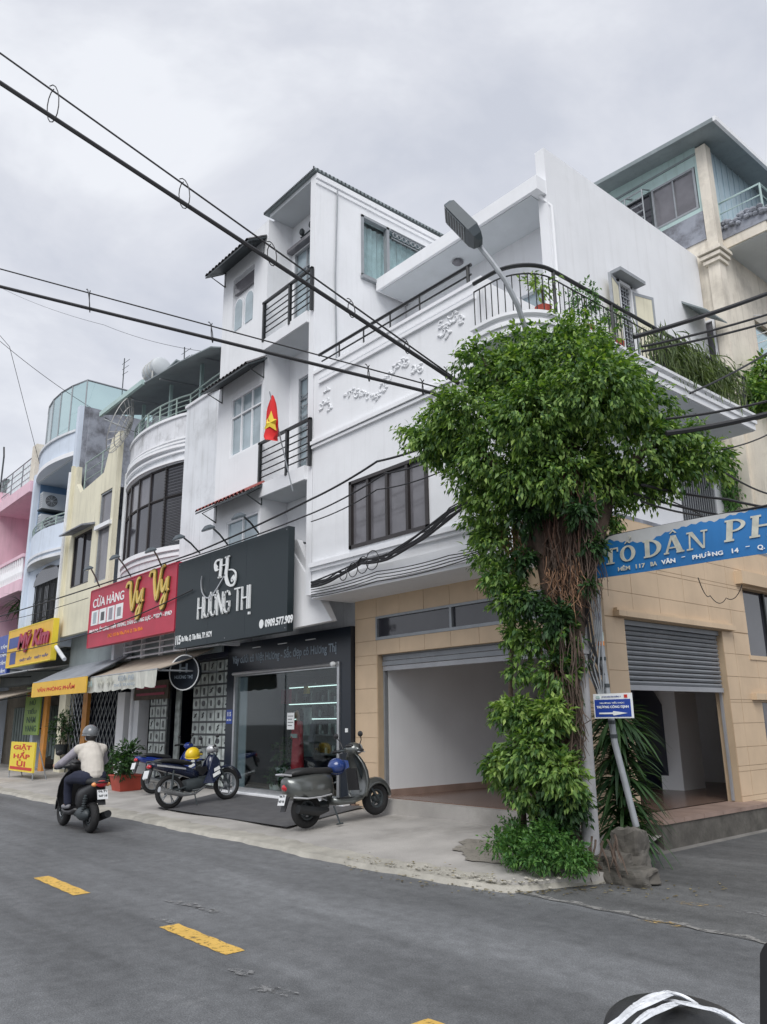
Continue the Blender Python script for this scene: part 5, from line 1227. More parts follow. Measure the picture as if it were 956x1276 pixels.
text('Vy Vy','letter_sand',vo,(L0.x+1.7,AY-.05,2.50),(1,0,0),(0,0,1),1.1,.24,.003,.02)
text('ĐTDĐ - IPAD','letter_dim',vo,(L0.x+3.1,AY-.05,2.62),(1,0,0),(0,0,1),.9,.12,.003,.01)
text('THỜI TRANG','letter_dim',vo,(L0.x+2.85,AY-.05,2.49),(1,0,0),(0,0,1),1.2,.09,.003,.01)
q = MB(); q.tube([(L0.x,AY+.02,2.79),(R0.x,AY+.02,2.79)],.025,6)
for x in (L0.x+.05,R0.x-.05): q.tube([(x,AY+.05,2.77),(x,9.0,2.78)],.02,5); q.tube([(x,AY+.05,2.77),(x,8.8,3.25)],.018,5)
q.build('awning_frame','grey_metal',aw)
aw = thing('grey_awning',(-23,8,2.5),'grey awning with a yellow and orange lettered valance behind the beige one','awning')
La = W(57,846,'y',7.4); 
q = MB(); q.extr([(-21.9-2.6,7.4,2.83),(-20.2,7.4,2.83),(-20.9,8.9,3.55),(-25.2,8.9,3.5)],(0,0,-.03)); q.build('canvas','awning_grey',aw)
va = MB().box(-24.5,-20.2,7.38,7.41,2.42,2.82).build('valance','sign_yellow',aw)
text('VĂN PHÒNG PHẨM','letter_red',va,(-24.0,7.378,2.55),(1,0,0),(0,0,1),3.0,.16,.004,.02)
q = MB(); q.tube([(-24.5,7.42,2.83),(-20.2,7.42,2.83)],.025,6); q.tube([(-24.5,7.42,2.83),(-24.9,8.95,3.0)],.02,5); q.build('awning_frame','grey_metal',aw)
for i,(x0,x1,y0,z0,z1,lab) in enumerate(((-35,-25.9,7.6,3.30,3.55,'long pale awning slanting out below the yellow sign'),(-38,-27.6,7.2,2.45,2.95,'lower dark-edged awning at the left edge of the view'))):
    aw = thing('long_awning',((x0+x1)/2,8,z0),lab,'awning','pale awnings at the left edge'); MB().extr([(x0,y0,z0),(x1,y0,z0),(x1,9.1,z1),(x0,9.1,z1)],(0,0,-.03)).build('canvas','banner_grey' if i==0 else 'awning',aw)
    q = MB(); q.tube([(x0,y0+.02,z0-.04),(x1,y0+.02,z0-.04)],.03,5)
    for x in (x0+.1,(x0+x1)/2,x1-.1): q.tube([(x,y0+.03,z0-.05),(x,9.1,z1-.2)],.02,5)
    q.build('awning_frame','dark_metal',aw)
# floodlights on arms over the signs
def flood(px, py, qx, qy, lab):
    b = W(qx,qy,'y',YS+.05); a = W(px,py,'y',YS-1.0); t = thing('sign_floodlight',(b.x,b.y,b.z),lab,'floodlight','floodlights on arms above the shop signs')
    MB().tube([b,b.lerp(a,.5)+Vector((0,0,.03)),a],.02,5).build('arm','dark_metal',t)
    q = MB(); d_ = Vector((-.2,.35,-.9)).normalized(); s_ = Vector((1,0,0)); u_ = d_.cross(s_)
    c0 = a+Vector((-.03,-.03,-.03)); q.loft([[c0+s_*x*w+u_*z*w*.7+d_*h for x,z in ((-1,-1),(1,-1),(1,1),(-1,1))] for w,h in ((.05,-.04),(.12,.02),(.125,.05))]); q.build('lamp_head','lamp_grey',t)
    MB().extr([c0+s_*x*.11+u_*z*.075+d_*.052 for x,z in ((-1,-1),(1,-1),(1,1),(-1,1))],d_*.006).build('lens','lens',t)
flood(225,667,249,689,'floodlight on an arm above the left end of the charcoal sign'); flood(262,655,284,679,'floodlight on an arm above the middle of the charcoal sign, under the red tiled hood')
flood(300,640,322,664,'floodlight on an arm above the right half of the charcoal sign'); flood(145,692,163,718,'floodlight over the gap between the cream house and the red sign')
flood(190,683,202,707,'floodlight over the right half of the red sign, under the bay window'); flood(112,706,124,731,'floodlight in front of the small window of the cream house')
# flag on pole
fl = thing('red_flag',(-13.2,8.0,6.9),'red flag with a yellow star leaning over the townhouse balcony','flag')
b0 = W(365,612,'y',8.05); b1 = W(336,488,'y',7.6); MB().tube([b0,b1],.014,6).build('pole','grey_metal',fl)
tp = W(339,492,'y',7.6); nU, nV = 10, 14; q = MB()
Lp = [W(x,y,'y',7.62) for x,y in ((339,492),(332,510),(329,530),(325,545),(331,549))]; Rp = [W(x,y,'y',7.62) for x,y in ((341,493),(345,505),(348,525),(349,540),(346,548))]
def pl_at(P_,t): f_=t*(len(P_)-1); i=min(int(f_),len(P_)-2); return P_[i].lerp(P_[i+1],f_-i)
def flagpt(u,v,off=0): a=pl_at(Lp,v); b=pl_at(Rp,v); c=a.lerp(b,u); c.y += .10*math.sin(u*9+v*2)*v-off; return c
for j in range(nV+1):
    for i in range(nU+1): q.v.append(flagpt(i/nU,j/nV))
for j in range(nV):
    for i in range(nU): k=j*(nU+1)+i; q.f.append((k,k+1,k+nU+2,k+nU+1))
fo = q.build('cloth','flag_red',fl,smooth='all')
ctr = Vector((.56,.50)); q = MB(); pts=[]
for k in range(10):
    r_ = .30 if k%2==0 else .13; a=R(-90+36*k+8); pts.append(flagpt(.56+r_*1.25*math.cos(a),.50+r_*.62*math.sin(a),.03))
c_ = flagpt(.56,.5,.035); q.v=[c_]+pts; q.f=[(0,1+k,1+(k+1)%10) for k in range(10)]; q.build('star','sign_yellow2',fo)
# ================================================================== OLD CREAM BUILDING (behind, right)
O = thing('old_cream_building', (-8,18,0), 'tall old cream building with a mint sheet-metal top storey and crumbling side balcony', 'building')
oy = 15.6; ox = -6.72
mb = MB(); wall_x(mb,-13,ox,4.4,12.0,oy,oy+.2,[(-7.28,-6.98,8.75,10.05)]); wall_x(mb,-13,ox-.35,4.4-.0,4.5,oy-.01,oy); wall_y(mb,oy+.2,24,0,12.0,ox-.2,ox,[(17.0,19.2,7.9,10.4)]); mb.build('wall','cream_old',O)
MB().box(ox-.0,XS+.02,15.62,15.9,4.4,7.5).build('wing_wall','cream_old',O)
MB().box(XS-.15,XS,15.6,24,0,7.4).build('lower_wall','cream',O)
fo = window(O,-7.28,-6.98,8.75,10.05,oy-.02,1,'white_trim','glass_grey')
MB().box(-7.36,-6.9,oy-.1,oy+.02,8.66,8.74).build('sill','cream_old',O)
MB().box(ox-.22,ox+.04,oy-.08,oy+.2,4.4,11.5).build('corner_column','cream_old',O)
for z,d in ((11.3,.05),(11.42,.09),(11.54,.13),(8.15,.05),(8.22,.08)): MB().box(ox-.24-d,ox+.04+d,oy-.10-d,oy+.2+d,z,z+.08).build('capital','cream_old',O)
MB().box(ox-.18,ox+.06,oy-.05,oy+.2,11.6,14.35).build('upper_column','cream_old',O)
# green metal storey
mb = MB(); wall_x(mb,-13,ox-.2,12.05,14.55,oy+.0,oy+.12,[(-12.5,-6.98,12.85,13.95)]); mb.build('sheet_wall','mint',O)
MB().box(-13,ox-.2,oy-.03,oy,12.0,12.72).build('grey_band','concrete_old',O)
MB().box(-13,ox-.2,oy-.04,oy,14.22,14.26).build('seam','roof_metal',O)
q = MB()
for k in range(5): q.box(-12.5+k*1.1+.02,-12.5+(k+1)*1.1-.02,oy+.05,oy+.06,12.75,14.0)
for a,b in ((-12.5,-11.4),(-11.4,-10.3),(-10.3,-9.2),(-8.1-.02,-6.98),):
    fo = window(O,a+.02,b-.02,12.85,13.95,oy+.02,2,'grey_metal','glass_grey')
window(O,-8.98,-8.12,12.85,13.95,oy+.05,1,'dark_metal','glass_dark')
cg = MB()
for k in range(7): cg.tube([(-9.1,oy-.35,12.75+k*.18),(-8.15,oy-.35,12.75+k*.18)],.018,5); 
for x in (-9.1,-8.62,-8.15): cg.tube([(x,oy,14.0),(x,oy-.35,13.85),(x,oy-.35,12.7),(x,oy,12.65)],.018,5)
cg.build('window_cage','grey_metal',O)
MB().box(-9.15,-8.1,oy-.5,oy-.05,12.45,12.6).build('cage_ledge','dark_metal',O)
mb = MB(); mb.box(ox-.15,ox-.05,oy+.2,24,12.0,14.5); mb.build('side_sheet_wall','mint_blue',O)
q = MB()
for k in range(26): q.box(ox-.05,ox-.03,oy+.3+k*.3,oy+.33+k*.3,12.0,14.5)
q.build('sheet_rib','mint_blue',O)
rf = MB(); rf.extr([(-13,15.1,14.72),(-6.2,15.1,14.40),(-6.2,24,14.6),(-13,24,14.9)],(0,0,.04)); ro = rf.build('roof','roof_metal',O)
MB().extr([(-13,15.06,14.70),(-6.15,15.06,14.37),(-6.15,15.06,14.47),(-13,15.06,14.80)],(0,.04,0)).build('eaves_board','roof_metal',ro)
MB().extr([(-6.2,15.05,14.36),(-6.13,15.05,14.36),(-6.13,15.05,14.48),(-6.2,15.05,14.48)],(0,9,.2)).build('gutter','white_trim',ro)
# side balcony of the old building
MB().extr([(ox,oy+.3,11.75),(-5.75,oy+.3,11.75),(-5.75,oy+.3,11.98),(ox,oy+.3,11.98)],(0,8,0)).build('balcony_slab','cream_old',O)
MB().extr([(ox,oy+.28,11.98),(-5.72,oy+.28,11.98),(-5.72,oy+.28,12.2),(ox,oy+.28,12.35)],(0,8,0)).build('crumbling_parapet','concrete_old',O)
MB().box(ox,-5.8,oy+.35,23,11.735,11.75).build('balcony_soffit','ceiling',O)
q = MB(); rr = random.Random(2)
for k in range(160):
    u=rr.random(); s=rr.uniform(.03,.09)
    if k%3: pt=(-5.72+rr.uniform(-.05,.05),oy+.3+u*6,12.25+rr.uniform(-.12,.1))
    else: pt=(ox+u*1.0,oy+.28+rr.uniform(-.04,.04),12.3+rr.uniform(-.12,.1))
    q.ell(pt,(s,s,s*.8),6,4)
tag(q.build('broken_render','concrete_old',O), kind='stuff')
bars_rail(O,[(ox,oy+.35),(-5.78,oy+.35),(-5.78,23)],12.4,12.95,2,'mint',.015,[(ox,oy+.35),(-5.78,oy+.35),(-5.78,18),(-5.78,20)],'balcony_rail')
# side window cage with hanging clothes
q = MB()
for k in range(12): z=8.0+k*.2; q.tube([(ox+.02,17.0,z),(ox+.5,17.0,z),(ox+.5,19.2,z)],.012,4)
for y in (17.0,17.5,18.0,18.5,19.2): q.tube([(ox+.5,y,8.0),(ox+.5,y,10.3),(ox,y,10.5)],.014,4)
o = q.build('balcony_cage','white_trim',O)
MB().box(ox-.1,ox-.08,17.0,19.2,7.9,10.4).build('pane','glass_green',o)
q = MB()
for k in range(7):
    y=17.1+k*.22; q.extr([(ox+.25,y,9.9),(ox+.25,y+.18,9.9),(ox+.28,y+.2,9.1-.1*(k%3)),(ox+.24,y-.02,9.15)],(.02,0,0))
q.build('hanging_clothes','letter_orange',o); MB().box(ox,ox+.55,16.95,19.3,7.75,7.95).build('cage_floor','dark_metal',o)
q = MB()
for k in range(14): q.ell((ox+.3,17.1+k*.15,7.95+.05*(k%3)),(.12,.1,.1),6,5)
q.build('stored_clutter','card_dark',o)
MB().box(-13,-12.8,oy,24,0,15).build('rear_wall','cream_old',O)
# neighbour pipes and a grey building beyond
q = MB()
for x in (-6.0,-5.94): q.tube([(x,15.55,7.2),(x,15.55,4.4)],.035,6)
q.build('rain_pipe','grey_metal',O)
K = thing('far_alley_house',(-3,26,0),'grey house further down the alley, cut by the right edge of the view','house')
MB().box(-6.2,-2.5,24.2,30,0,8.5).build('wall','concrete_old',K); window(K,-5.8,-4.6,4.6,6.2,24.15,2,'frame_brown','glass_dark')
MB().box(-6.3,-2.4,24,24.2,7.9,8.1).build('cornice','cream_old',K)
# ================================================================== POLES, BANNER, STREET SIGN, LAMP, CABLES
TX, TY = -5.95, 7.45                                        # tree / pole position
pl = thing('utility_pole',(TX+.02,TY+.35,.1),'concrete utility pole mostly hidden inside the ficus crown','utility pole')
MB().tube([(TX+.02,TY+.35,.05),(TX+.0,TY+.35,6.35)],[.15,.10],14).build('shaft','post',pl,smooth=True)
q = MB(); q.box(TX-.5,TX+.55,TY+.22,TY+.30,5.9,5.98); q.box(TX-.5,TX+.55,TY+.22,TY+.30,5.3,5.38); q.build('cross_arm','galv',pl)
# street lamp on a curved arm
sl = thing('street_lamp',(TX,TY+.3,5.5),'street lamp head on a long curved arm rising out of the ficus crown','street lamp')
A_ = [W(x,y,'y',yy) for x,y,yy in ((662,440,7.5),(655,410,7.35),(645,380,7.2),(630,350,7.05),(612,325,6.95),(592,300,6.85))]
MB().tube([Vector((TX,TY+.3,5.2))]+A_,.035,8).build('arm','galv',sl,smooth=True)
h0 = W(597,300,'y',6.8); h1 = W(560,262,'y',6.55); ax_ = (h1-h0); L_ = ax_.length; ax_.normalize(); sd_ = ax_.cross(Vector((0,0,1))).normalized(); up_ = sd_.cross(ax_)
tilt = (Vector((0,-.0,1))+sd_*.0).normalized()
def hr(t,w,hh,ht): c=h0+ax_*(L_*t); return [c+sd_*x*w+up_*(hh if z>0 else -ht) for x,z in ((-1,-1),(1,-1),(1.0,.2),(.7,1),(-.7,1),(-1.0,.2))]
q = MB(); q.loft([hr(-.06,.07,.03,.03),hr(.03,.14,.05,.07),hr(.2,.19,.07,.08),hr(.95,.19,.06,.08),hr(1.04,.15,.03,.06)]); q.build('lamp_head','lamp_grey',sl)
q = MB(); q.extr([h0+ax_*(L_*t)+sd_*x*.16-up_*.088 for t,x in ((.32,-1),(.97,-1),(.97,1),(.32,1))],up_*.006); q.build('lens','lens',sl)
q = MB()
for k in range(7): t=.36+.09*k; q.extr([h0+ax_*(L_*a)+sd_*x*.14-up_*.092 for a,x in ((t,-1),(t+.045,-1),(t+.045,1),(t,1))],up_*.004)
q.build('led_strip','card_dark',sl)
# old square concrete post with a strapped meter bracket
cp = thing('concrete_post',(-5.4,7.5,.1),'short weathered white concrete post beside the ficus trunk','post')
a = W(736,1062,'y',7.5); b = W(722,782,'y',7.5)
MB().tube([(a.x,7.5,.0),((a.x+b.x)/2,7.5,1.3),(b.x,7.5,b.z-.25)],[.105,.085,.07],10).build('shaft','post',cp,smooth=True)
MB().box(b.x-.08,b.x+.08,7.42,7.58,b.z-.3,b.z).build('cap','post',cp)
a2 = W(712,1050,'y',7.6); b2 = W(716,985,'y',7.6)
tag(MB().box(a2.x-.07,a2.x+.05,7.56,7.68,.08,b2.z).build('marker_post','cream_old'),'short cream marker post between the ficus and the concrete post','post')
# leaning galvanised pole + direction sign
gp = thing('leaning_pole',(-5.1,7.8,.6),'thin galvanised pole leaning beside the alley with the blue direction sign','pole')
p0 = W(793,1030,'y',7.8); p1 = W(766,925,'y',7.72); p2 = W(752,830,'y',7.66); p3 = W(742,740,'y',7.6); p4 = W(733,690,'y',7.55)
MB().tube([p0,p1,p2,p3,p4],.036,10).build('shaft','galv',gp,smooth=True)
PP=[p0,p1,p2,p3]
def onp(t): f_=t*3; i=min(int(f_),2); return PP[i].lerp(PP[i+1],f_-i)
for t in (.36,.42,.58,.70): c=onp(t); MB().tube([c-Vector((0,0,.02)),c+Vector((0,0,.02))],.042,10).build('clamp','dark_metal',gp)
for k,(t,mm) in enumerate(((.80,'leaf_green_sticker'),(.70,'letter_orange'),(.73,'letter_blue'))):
    c=onp(t+.08*k); MB().tube([c-Vector((0,0,.05)),c+Vector((0,0,.05))],.039,10).build('sticker','mint' if k==0 else mm,gp)
ds = thing('direction_sign',(-5,7.6,1.4),'blue direction sign with a white right-pointing arrow on the leaning pole','sign')
ys_ = 7.55; c1 = W(739,865,'y',ys_); c2 = W(789,893,'y',ys_); cw = c2.x-c1.x; zt_=W(764,864,'y',ys_).z; zb_=W(764,895,'y',ys_).z; ch = zt_-zb_
q = MB(); q.box(c1.x,c2.x,ys_,ys_+.02,zb_,zt_); q.build('plate_edge','letter_white',ds)
MB().box(c1.x+.015,c2.x-.015,ys_-.004,ys_,zb_+.015,zt_-ch*.24).build('blue_field','sign_blue2',ds)
text('TRƯỜNG TIỂU HỌC','letter_white',ds,(c1.x+cw*.16,ys_-.0045,zb_+ch*.57),(1,0,0),(0,0,1),cw*.66,ch*.10,.003,.02)
text('TRƯƠNG CÔNG ĐỊNH','letter_white',ds,(c1.x+cw*.08,ys_-.0045,zb_+ch*.38),(1,0,0),(0,0,1),cw*.84,ch*.15,.003,.03)
text('ỦY BAN NHÂN DÂN PHƯỜNG 14','letter_blue',ds,(c1.x+cw*.24,ys_-.0045,zb_+ch*.85),(1,0,0),(0,0,1),cw*.5,ch*.06,.003,.0)
q = MB(); z_ = zb_+ch*.20; q.extr([(c1.x+cw*u,ys_-.0045,z_+ch*v) for u,v in ((.14,-.03),(.50,-.035),(.52,-.09),(.88,0),(.52,.09),(.50,.035),(.14,.03))],(0,-.004,0)); q.build('arrow','letter_white',ds)
MB().box(c1.x+cw*.82,c1.x+cw*.9,ys_-.006,ys_,zt_-ch*.19,zt_-ch*.06).build('emblem','letter_red',ds); MB().box(c1.x+cw*.08,c1.x+cw*.18,ys_-.006,ys_,zt_-ch*.19,zt_-ch*.08).build('emblem','mint',ds)
# banner across the alley mouth
bn = thing('alley_banner',(-3.5,7.6,3.3),'torn blue banner reading TỔ DÂN PHỐ stretched across the alley mouth','banner')
yb = 7.6; BL = W(735,722,'y',yb); BR = W(956,690,'y',yb); TL = W(735,672,'y',yb); TR = W(956,630,'y',yb)
def bpt(u,v,off=0.):      # u 0..1.6 along, v 0..1 up
    lo = BL+(BR-BL)*u; hi = TL+(TR-TL)*u; p = lo+(hi-lo)*v; p.y = yb-off+.025*math.sin(u*5+v*2); return p
nU=60; q=MB()
for i in range(nU+1):
    u=-.03+1.6*i/nU
    for j in range(9): q.v.append(bpt(u,j/8))
for i in range(nU):
    for j in range(8): k=i*9+j; q.f.append((k,k+9,k+10,k+1))
q.build('cloth','banner_grey',bn,smooth='all')
q=MB()      # blue printed film, torn away along the top
def torn(u): 
    pts=[(-.03,.86),(.06,.83),(.13,.90),(.20,.80),(.30,.72),(.36,.66),(.42,.74),(.50,.83),(.60,.87),(.68,.90),(.75,.86),(.82,.93),(.95,.97),(1.05,.98),(1.2,.93),(1.4,.98),(1.6,.95)]
    for (a,b),(c,d) in zip(pts,pts[1:]):
        if u<=c: return b+(d-b)*(u-a)/(c-a)
    return .95
for i in range(nU*2+1):
    u=-.03+1.6*i/(nU*2); tp_=torn(u)+.02*math.sin(i*1.7)
    for j in range(7): q.v.append(bpt(u,j/6*tp_,.006))
for i in range(nU*2):
    for j in range(6): k=i*7+j; q.f.append((k,k+7,k+8,k+1))
fo=q.build('printed_film','sign_blue',bn,smooth='all')
UX = (BR-BL).normalized(); 
def bl_(u,v): return bpt(u,v,.012)
Wb = (BR-BL).length; Hb = (TL-BL).length
# serif capitals built from strokes; glyph box 1 x 1
def glyph(ch):
    s=.26; t=.09
    def rc(a,b,c,d): return [(a,b),(c,b),(c,d),(a,d)]
    def ring(x0,x1,full=True):
        o=[]; n=20; a0,a1=(0,360) if full else (-90,90); cx_=(x0+x1)/2 if full else x0; rx=(x1-x0)/2 if full else (x1-x0)
        for k in range(n):
            A0=R(a0+(a1-a0)*k/n); A1=R(a0+(a1-a0)*(k+1)/n); w=.25; h=.10
            o.append([(cx_+rx*math.cos(A0),.5+.5*math.sin(A0)),(cx_+rx*math.cos(A1),.5+.5*math.sin(A1)),(cx_+(rx-w)*math.cos(A1),.5+(.5-h)*math.sin(A1)),(cx_+(rx-w)*math.cos(A0),.5+(.5-h)*math.sin(A0))])
        return o
    def stem(x,w=s): return [rc(x,0,x+w,1),rc(x-.08,0,x+w+.08,t),rc(x-.08,1-t,x+w+.08,1)]
    if ch=='T': return [rc(.36,0,.64,1),rc(.24,0,.76,t),rc(0,1-.1,1,1),rc(0,.72,.08,1),rc(.92,.72,1,1)],1
    if ch=='O': return ring(0,1.0),1
    if ch=='D': return stem(.08)+ring(.28,1.0,False),1
    if ch=='A': return [[(.52,1),(.38,1),(.04,0),(.16,0)],[(.36,1),(.64,1),(1.04,0),(.72,0)],rc(.25,.28,.75,.36),rc(-.02,0,.26,t),rc(.66,0,1.08,t)],1.06
    if ch=='N': return [rc(.12,0,.20,1),rc(.84,0,.92,1),[(.06,1),(.30,1),(.92,0),(.80,0)],rc(0,0,.32,t),rc(.72,1-t,1.04,1),rc(0,1-t,.2,1)],1.04
    if ch=='P': 
        o=stem(.08); n=14
        for k in range(n):
            A0=R(-90+180*k/n); A1=R(-90+180*(k+1)/n)
            o.append([(.34+.52*math.cos(A0),.71+.29*math.sin(A0)),(.34+.52*math.cos(A1),.71+.29*math.sin(A1)),(.34+.34*math.cos(A1),.71+.21*math.sin(A1)),(.34+.34*math.cos(A0),.71+.21*math.sin(A0))])
        return o+[rc(.28,.92,.36,1),rc(.28,.42,.36,.5)],.9
    if ch=='H': return stem(.08)+stem(.78)+[rc(.28,.46,.78,.55)],1.08
    if ch=='^': return [[(.30,1.12),(.38,1.12),(.54,1.26),(.5,1.34)],[(.70,1.12),(.62,1.12),(.46,1.26),(.5,1.34)]],0
    if ch=='?': return [[(.62,1.38),(.70,1.38),(.78,1.5),(.70,1.55)],[(.70,1.55),(.78,1.50),(.62,1.62),(.6,1.56)]],0
    return [],.5
def setword(seq,u0,v0,gw,gh,gap):
    u=u0
    for c in seq:
        polys=[]; adv=0
        for k,cc in enumerate(c):
            pp,ad=glyph(cc); polys+=pp; adv=max(adv,ad)
        q=MB()
        for pl2 in polys:
            pts=[bl_(u+x*gw,v0+z*gh) for x,z in pl2]; q.extr(pts,(0,-.006,0))
        q.build('letter','letter_sand',bn); u+=adv*gw+gap
    return u
setword(['T','O^?'],.085,.30,.098,.38,.012); setword(['D','A^','N'],.345,.31,.108,.40,.016)
e_=setword(['P','H','O^'],.80,.36,.118,.47,.018)
def btext(body,u0,v0,u1,h):
    p=bl_(u0,v0); o=text(body,'letter_white' if 'PH' in body else 'letter_sand',bn,(p.x,p.y-.003,p.z),UX,Vector((0,0,1)),(u1-u0)*Wb,h,.004,.03); return o
for wd,ua,ub in (('HẺM',.185,.262),('117',.295,.355),('BA',.385,.425),('VÂN',.45,.535),('-',.57,.59),('PHƯỜNG',.63,.80),('14',.84,.875),('-',.91,.93),('Q.',.965,1.0),('TÂN BÌNH',1.03,1.25)):
    pa=bl_(ua,.10); dd_=(bl_(ub,.10)-pa).normalized(); hh_=.12 if wd in('HẺM','PHƯỜNG','VÂN') else .095
    if wd=='-': hh_=.015; pa.z+=.04
    if wd=='Q.': pa.z-=.012; hh_=.11
    text(wd,'letter_white' if ua>.4 else 'letter_sand',bn,(pa.x,pa.y-.004,pa.z),dd_,Vector((0,0,1)),(ub-ua)*Wb*.97,hh_*Hb*1.05,.004,.03)
MB().tube([bpt(-.05,1),bpt(1.6,1)],.012,5).build('rope','cable',bn); MB().tube([bpt(-.05,0),bpt(-.05,1)],.02,6).build('end_batten','galv',bn)
# ---------------------------------------------------------------- cables
def cable(pts, r, lab, sag=0., n=24, name='overhead_cable', group='overhead cables crossing the street', m='cable'):
    P=[Vector(p) for p in pts]; o=[]
    for a,b in zip(P,P[1:]):
        for k in range(n): t=k/n; v=a.lerp(b,t); v.z-=sag*4*t*(1-t); o.append(v)
    o.append(P[-1]); q=MB().tube(o,r,6)
    return q.build(name,m),lab,group,o
def c3(px,py,y): return W(px,py,'y',y)
def ext(a,b,f): return a+(b-a)*f
specs=[]
def run(px0,py0,y0,px1,py1,y1,r,lab,sag=.0,f=.35):
    a=c3(px0,py0,y0); b=c3(px1,py1,y1); a2=a+(a-b)*f
    o,_,g,_=cable([b,a,a2] if f else [b,a],r,lab,sag); tag(o,lab,'cable',g); return a,b,o
a,b,o1=run(0,66,1.6,572,475,7.3,.012,'thin upper messenger wire of the top pair crossing from the upper left')
a2,b2,o2=run(0,103,1.6,572,478,7.3,.028,'thick black cable of the top pair crossing from the upper left')
d1=run(0,335,2.4,580,492,7.3,.010,'thin messenger wire of the lower pair crossing at mid height'); d2=run(0,357,2.4,580,500,7.3,.024,'thick black cable of the lower pair crossing at mid height')
ORD=('first','second','third','fourth','fifth','sixth')
def loops(A,B,A2,B2,pxs,R_,which):
    for i,t in enumerate(pxs):
        p=A.lerp(B,t); q_=A2.lerp(B2,t); c=(p+q_)/2; d_=(B-A).normalized(); u_=(p-q_); h=max(u_.length*.5+.06,.09); u_.normalize(); s_=d_.cross(u_).normalized(); q=MB()
        q.tube([c+(u_*math.cos(k*.42)*h*1.0)+(d_*.35+s_*.75)*(math.sin(k*.42)*h*.5)+d_*(k*.004) for k in range(16)],.007,5)
        tag(q.build('cable_hanger','cable'),ORD[i]+' wire hanger ring from the left on the '+which+' cable pair','cable hanger','hanger rings along the cable pairs')
loops(a,b,a2,b2,[.10,.37,.56,.74,.87,.965],.09,'top')
loops(d1[0],d1[1],d2[0],d2[1],[.20,.47,.80,.91],.09,'lower')
def loose(pts,r,lab,sag=.1,g='loose wires strung along the facades'):
    o,_,_,_=cable([c3(*p) for p in pts],r,lab,sag,12); tag(o,lab,'wire',g)
loose([(0,768,7.8),(240,690,7.8),(388,622,7.7),(470,575,7.6),(552,548,7.4),(640,520,7.4)],.018,'long sagging wire from the left edge across the signs and the dark window',.03)
loose([(0,815,7.8),(110,790,7.8),(240,735,7.85)],.014,'lower wire passing the yellow sign at the left',.05)
loose([(0,775,7.9),(110,745,7.9)],.010,'short wire above the yellow sign',.05)
loose([(220,700,7.75),(388,640,7.7),(480,590,7.6),(560,565,7.4)],.013,'second wire crossing the dark front window',.04)
loose([(388,650,7.8),(470,610,7.7),(560,583,7.5)],.010,'third thin wire crossing the dark front window',.05)
loose([(0,425,6),(120,512,9),(175,540,9)],.010,'single wire descending from the left edge to the satellite dish',.1)
loose([(0,418,6),(12,432,6),(50,580,8.2)],.009,'drop wire hanging down to the pink house roof',.0)
loose([(0,358,8),(130,405,9),(270,440,10)],.007,'faint sagging wire behind the lower cable pair',.15)
# bundle hanging along the white overhang
for k in range(9):
    r_=random.Random(k); j=lambda: r_.uniform(-4,4)
    loose([(388,728+j(),8.02),(420,716+j(),8.02),(450,700+j(),8.02),(482,694+j(),8.02),(520,672+j()*1.5,7.9),(560,640+j()*2,7.6),(640,585+j()*3,7.4)],.010+.004*(k%3),'strand of the tangled wire bundle under the white overhang',.015*(k%4),'tangled wire bundle under the white overhang')
for k in range(4):
    loose([(388,735+k*3,8.03),(470,712+k*4,8.03),(560,692+k*4,8.0),(640,670,7.6)],.008,'thin wire running level along the slab edge',.03,'thin wires along the slab edge')
for k in range(4):
    c=W(428+k*12,716-k*6,'y',8.0); q=MB(); q.torus(c,.10+.02*k,.008,'y',16,5); tag(q.build('wire_coil','cable'),ORD[k]+' coil of spare wire from the left, hooked on the white overhang bundle','wire coil','coils of spare wire on the overhang bundle')
# cables to the right
def right(px0,py0,px1,py1,r,lab,y0=7.3,y1=9.0,sag=.02):
    a=c3(px0,py0,y0); b=c3(px1,py1,y1); o,_,_,_=cable([a,b,b+(b-a)*1.2],r,lab,sag); tag(o,lab,'cable','cables leaving the ficus to the right')
right(790,420,956,366,.026,'thickest black cable leaving the ficus at the upper right'); right(800,432,956,392,.014,'thin cable just below the thickest one at the upper right')
right(800,438,956,402,.014,'lowest of the three upper right cables'); right(860,490,956,440,.012,'thin cable rising steeply at the right edge')
right(830,540,956,516,.030,'thick cable passing below the balcony slab',7.3,8.2); right(830,522,956,500,.014,'thin cable just above the thick balcony-level one',7.3,8.2)
right(900,560,956,542,.009,'hair-thin cable under the balcony slab',8,8.8)
for k,(a_,b_) in enumerate((((800,604),(905,622)),((790,615),(890,640)),((800,625),(870,642)),((905,590),(956,615)),((790,600),(860,634)))):
    right(*a_,*b_,.016-.002*k,'dark cable slanting down behind the banner towards the alley',7.6,9.0)
for k in range(7):
    r_=random.Random(40+k); x0=728+r_.uniform(-10,10)
    P=[(x0,690,7.5),(732+r_.uniform(-9,6),745,7.5),(738+r_.uniform(-14,4),800,7.52),(750+r_.uniform(-3,4),860+r_.uniform(-30,20),7.6)]
    loose(P,.013,'black cable hanging down the leaning pole',.0,'black cables hanging down the leaning pole')
for k in range(5):
    r_=random.Random(60+k); P=[(735+k*3,735,7.52),(742+k*2,790,7.55),(728+k*6,830,7.55),(752,875,7.6)]
    o,_,_,_=cable([c3(*p) for p in P],.009,'',.0,10,m='galv'); tag(o,'grey conduit strand twisting round the leaning pole','wire','grey strands on the leaning pole')
loose([(870,720,7.6),(885,742,9.2),(905,745,9.3),(925,728,9.3)],.005,'thin looping wire hanging on the beige side wall',.08)
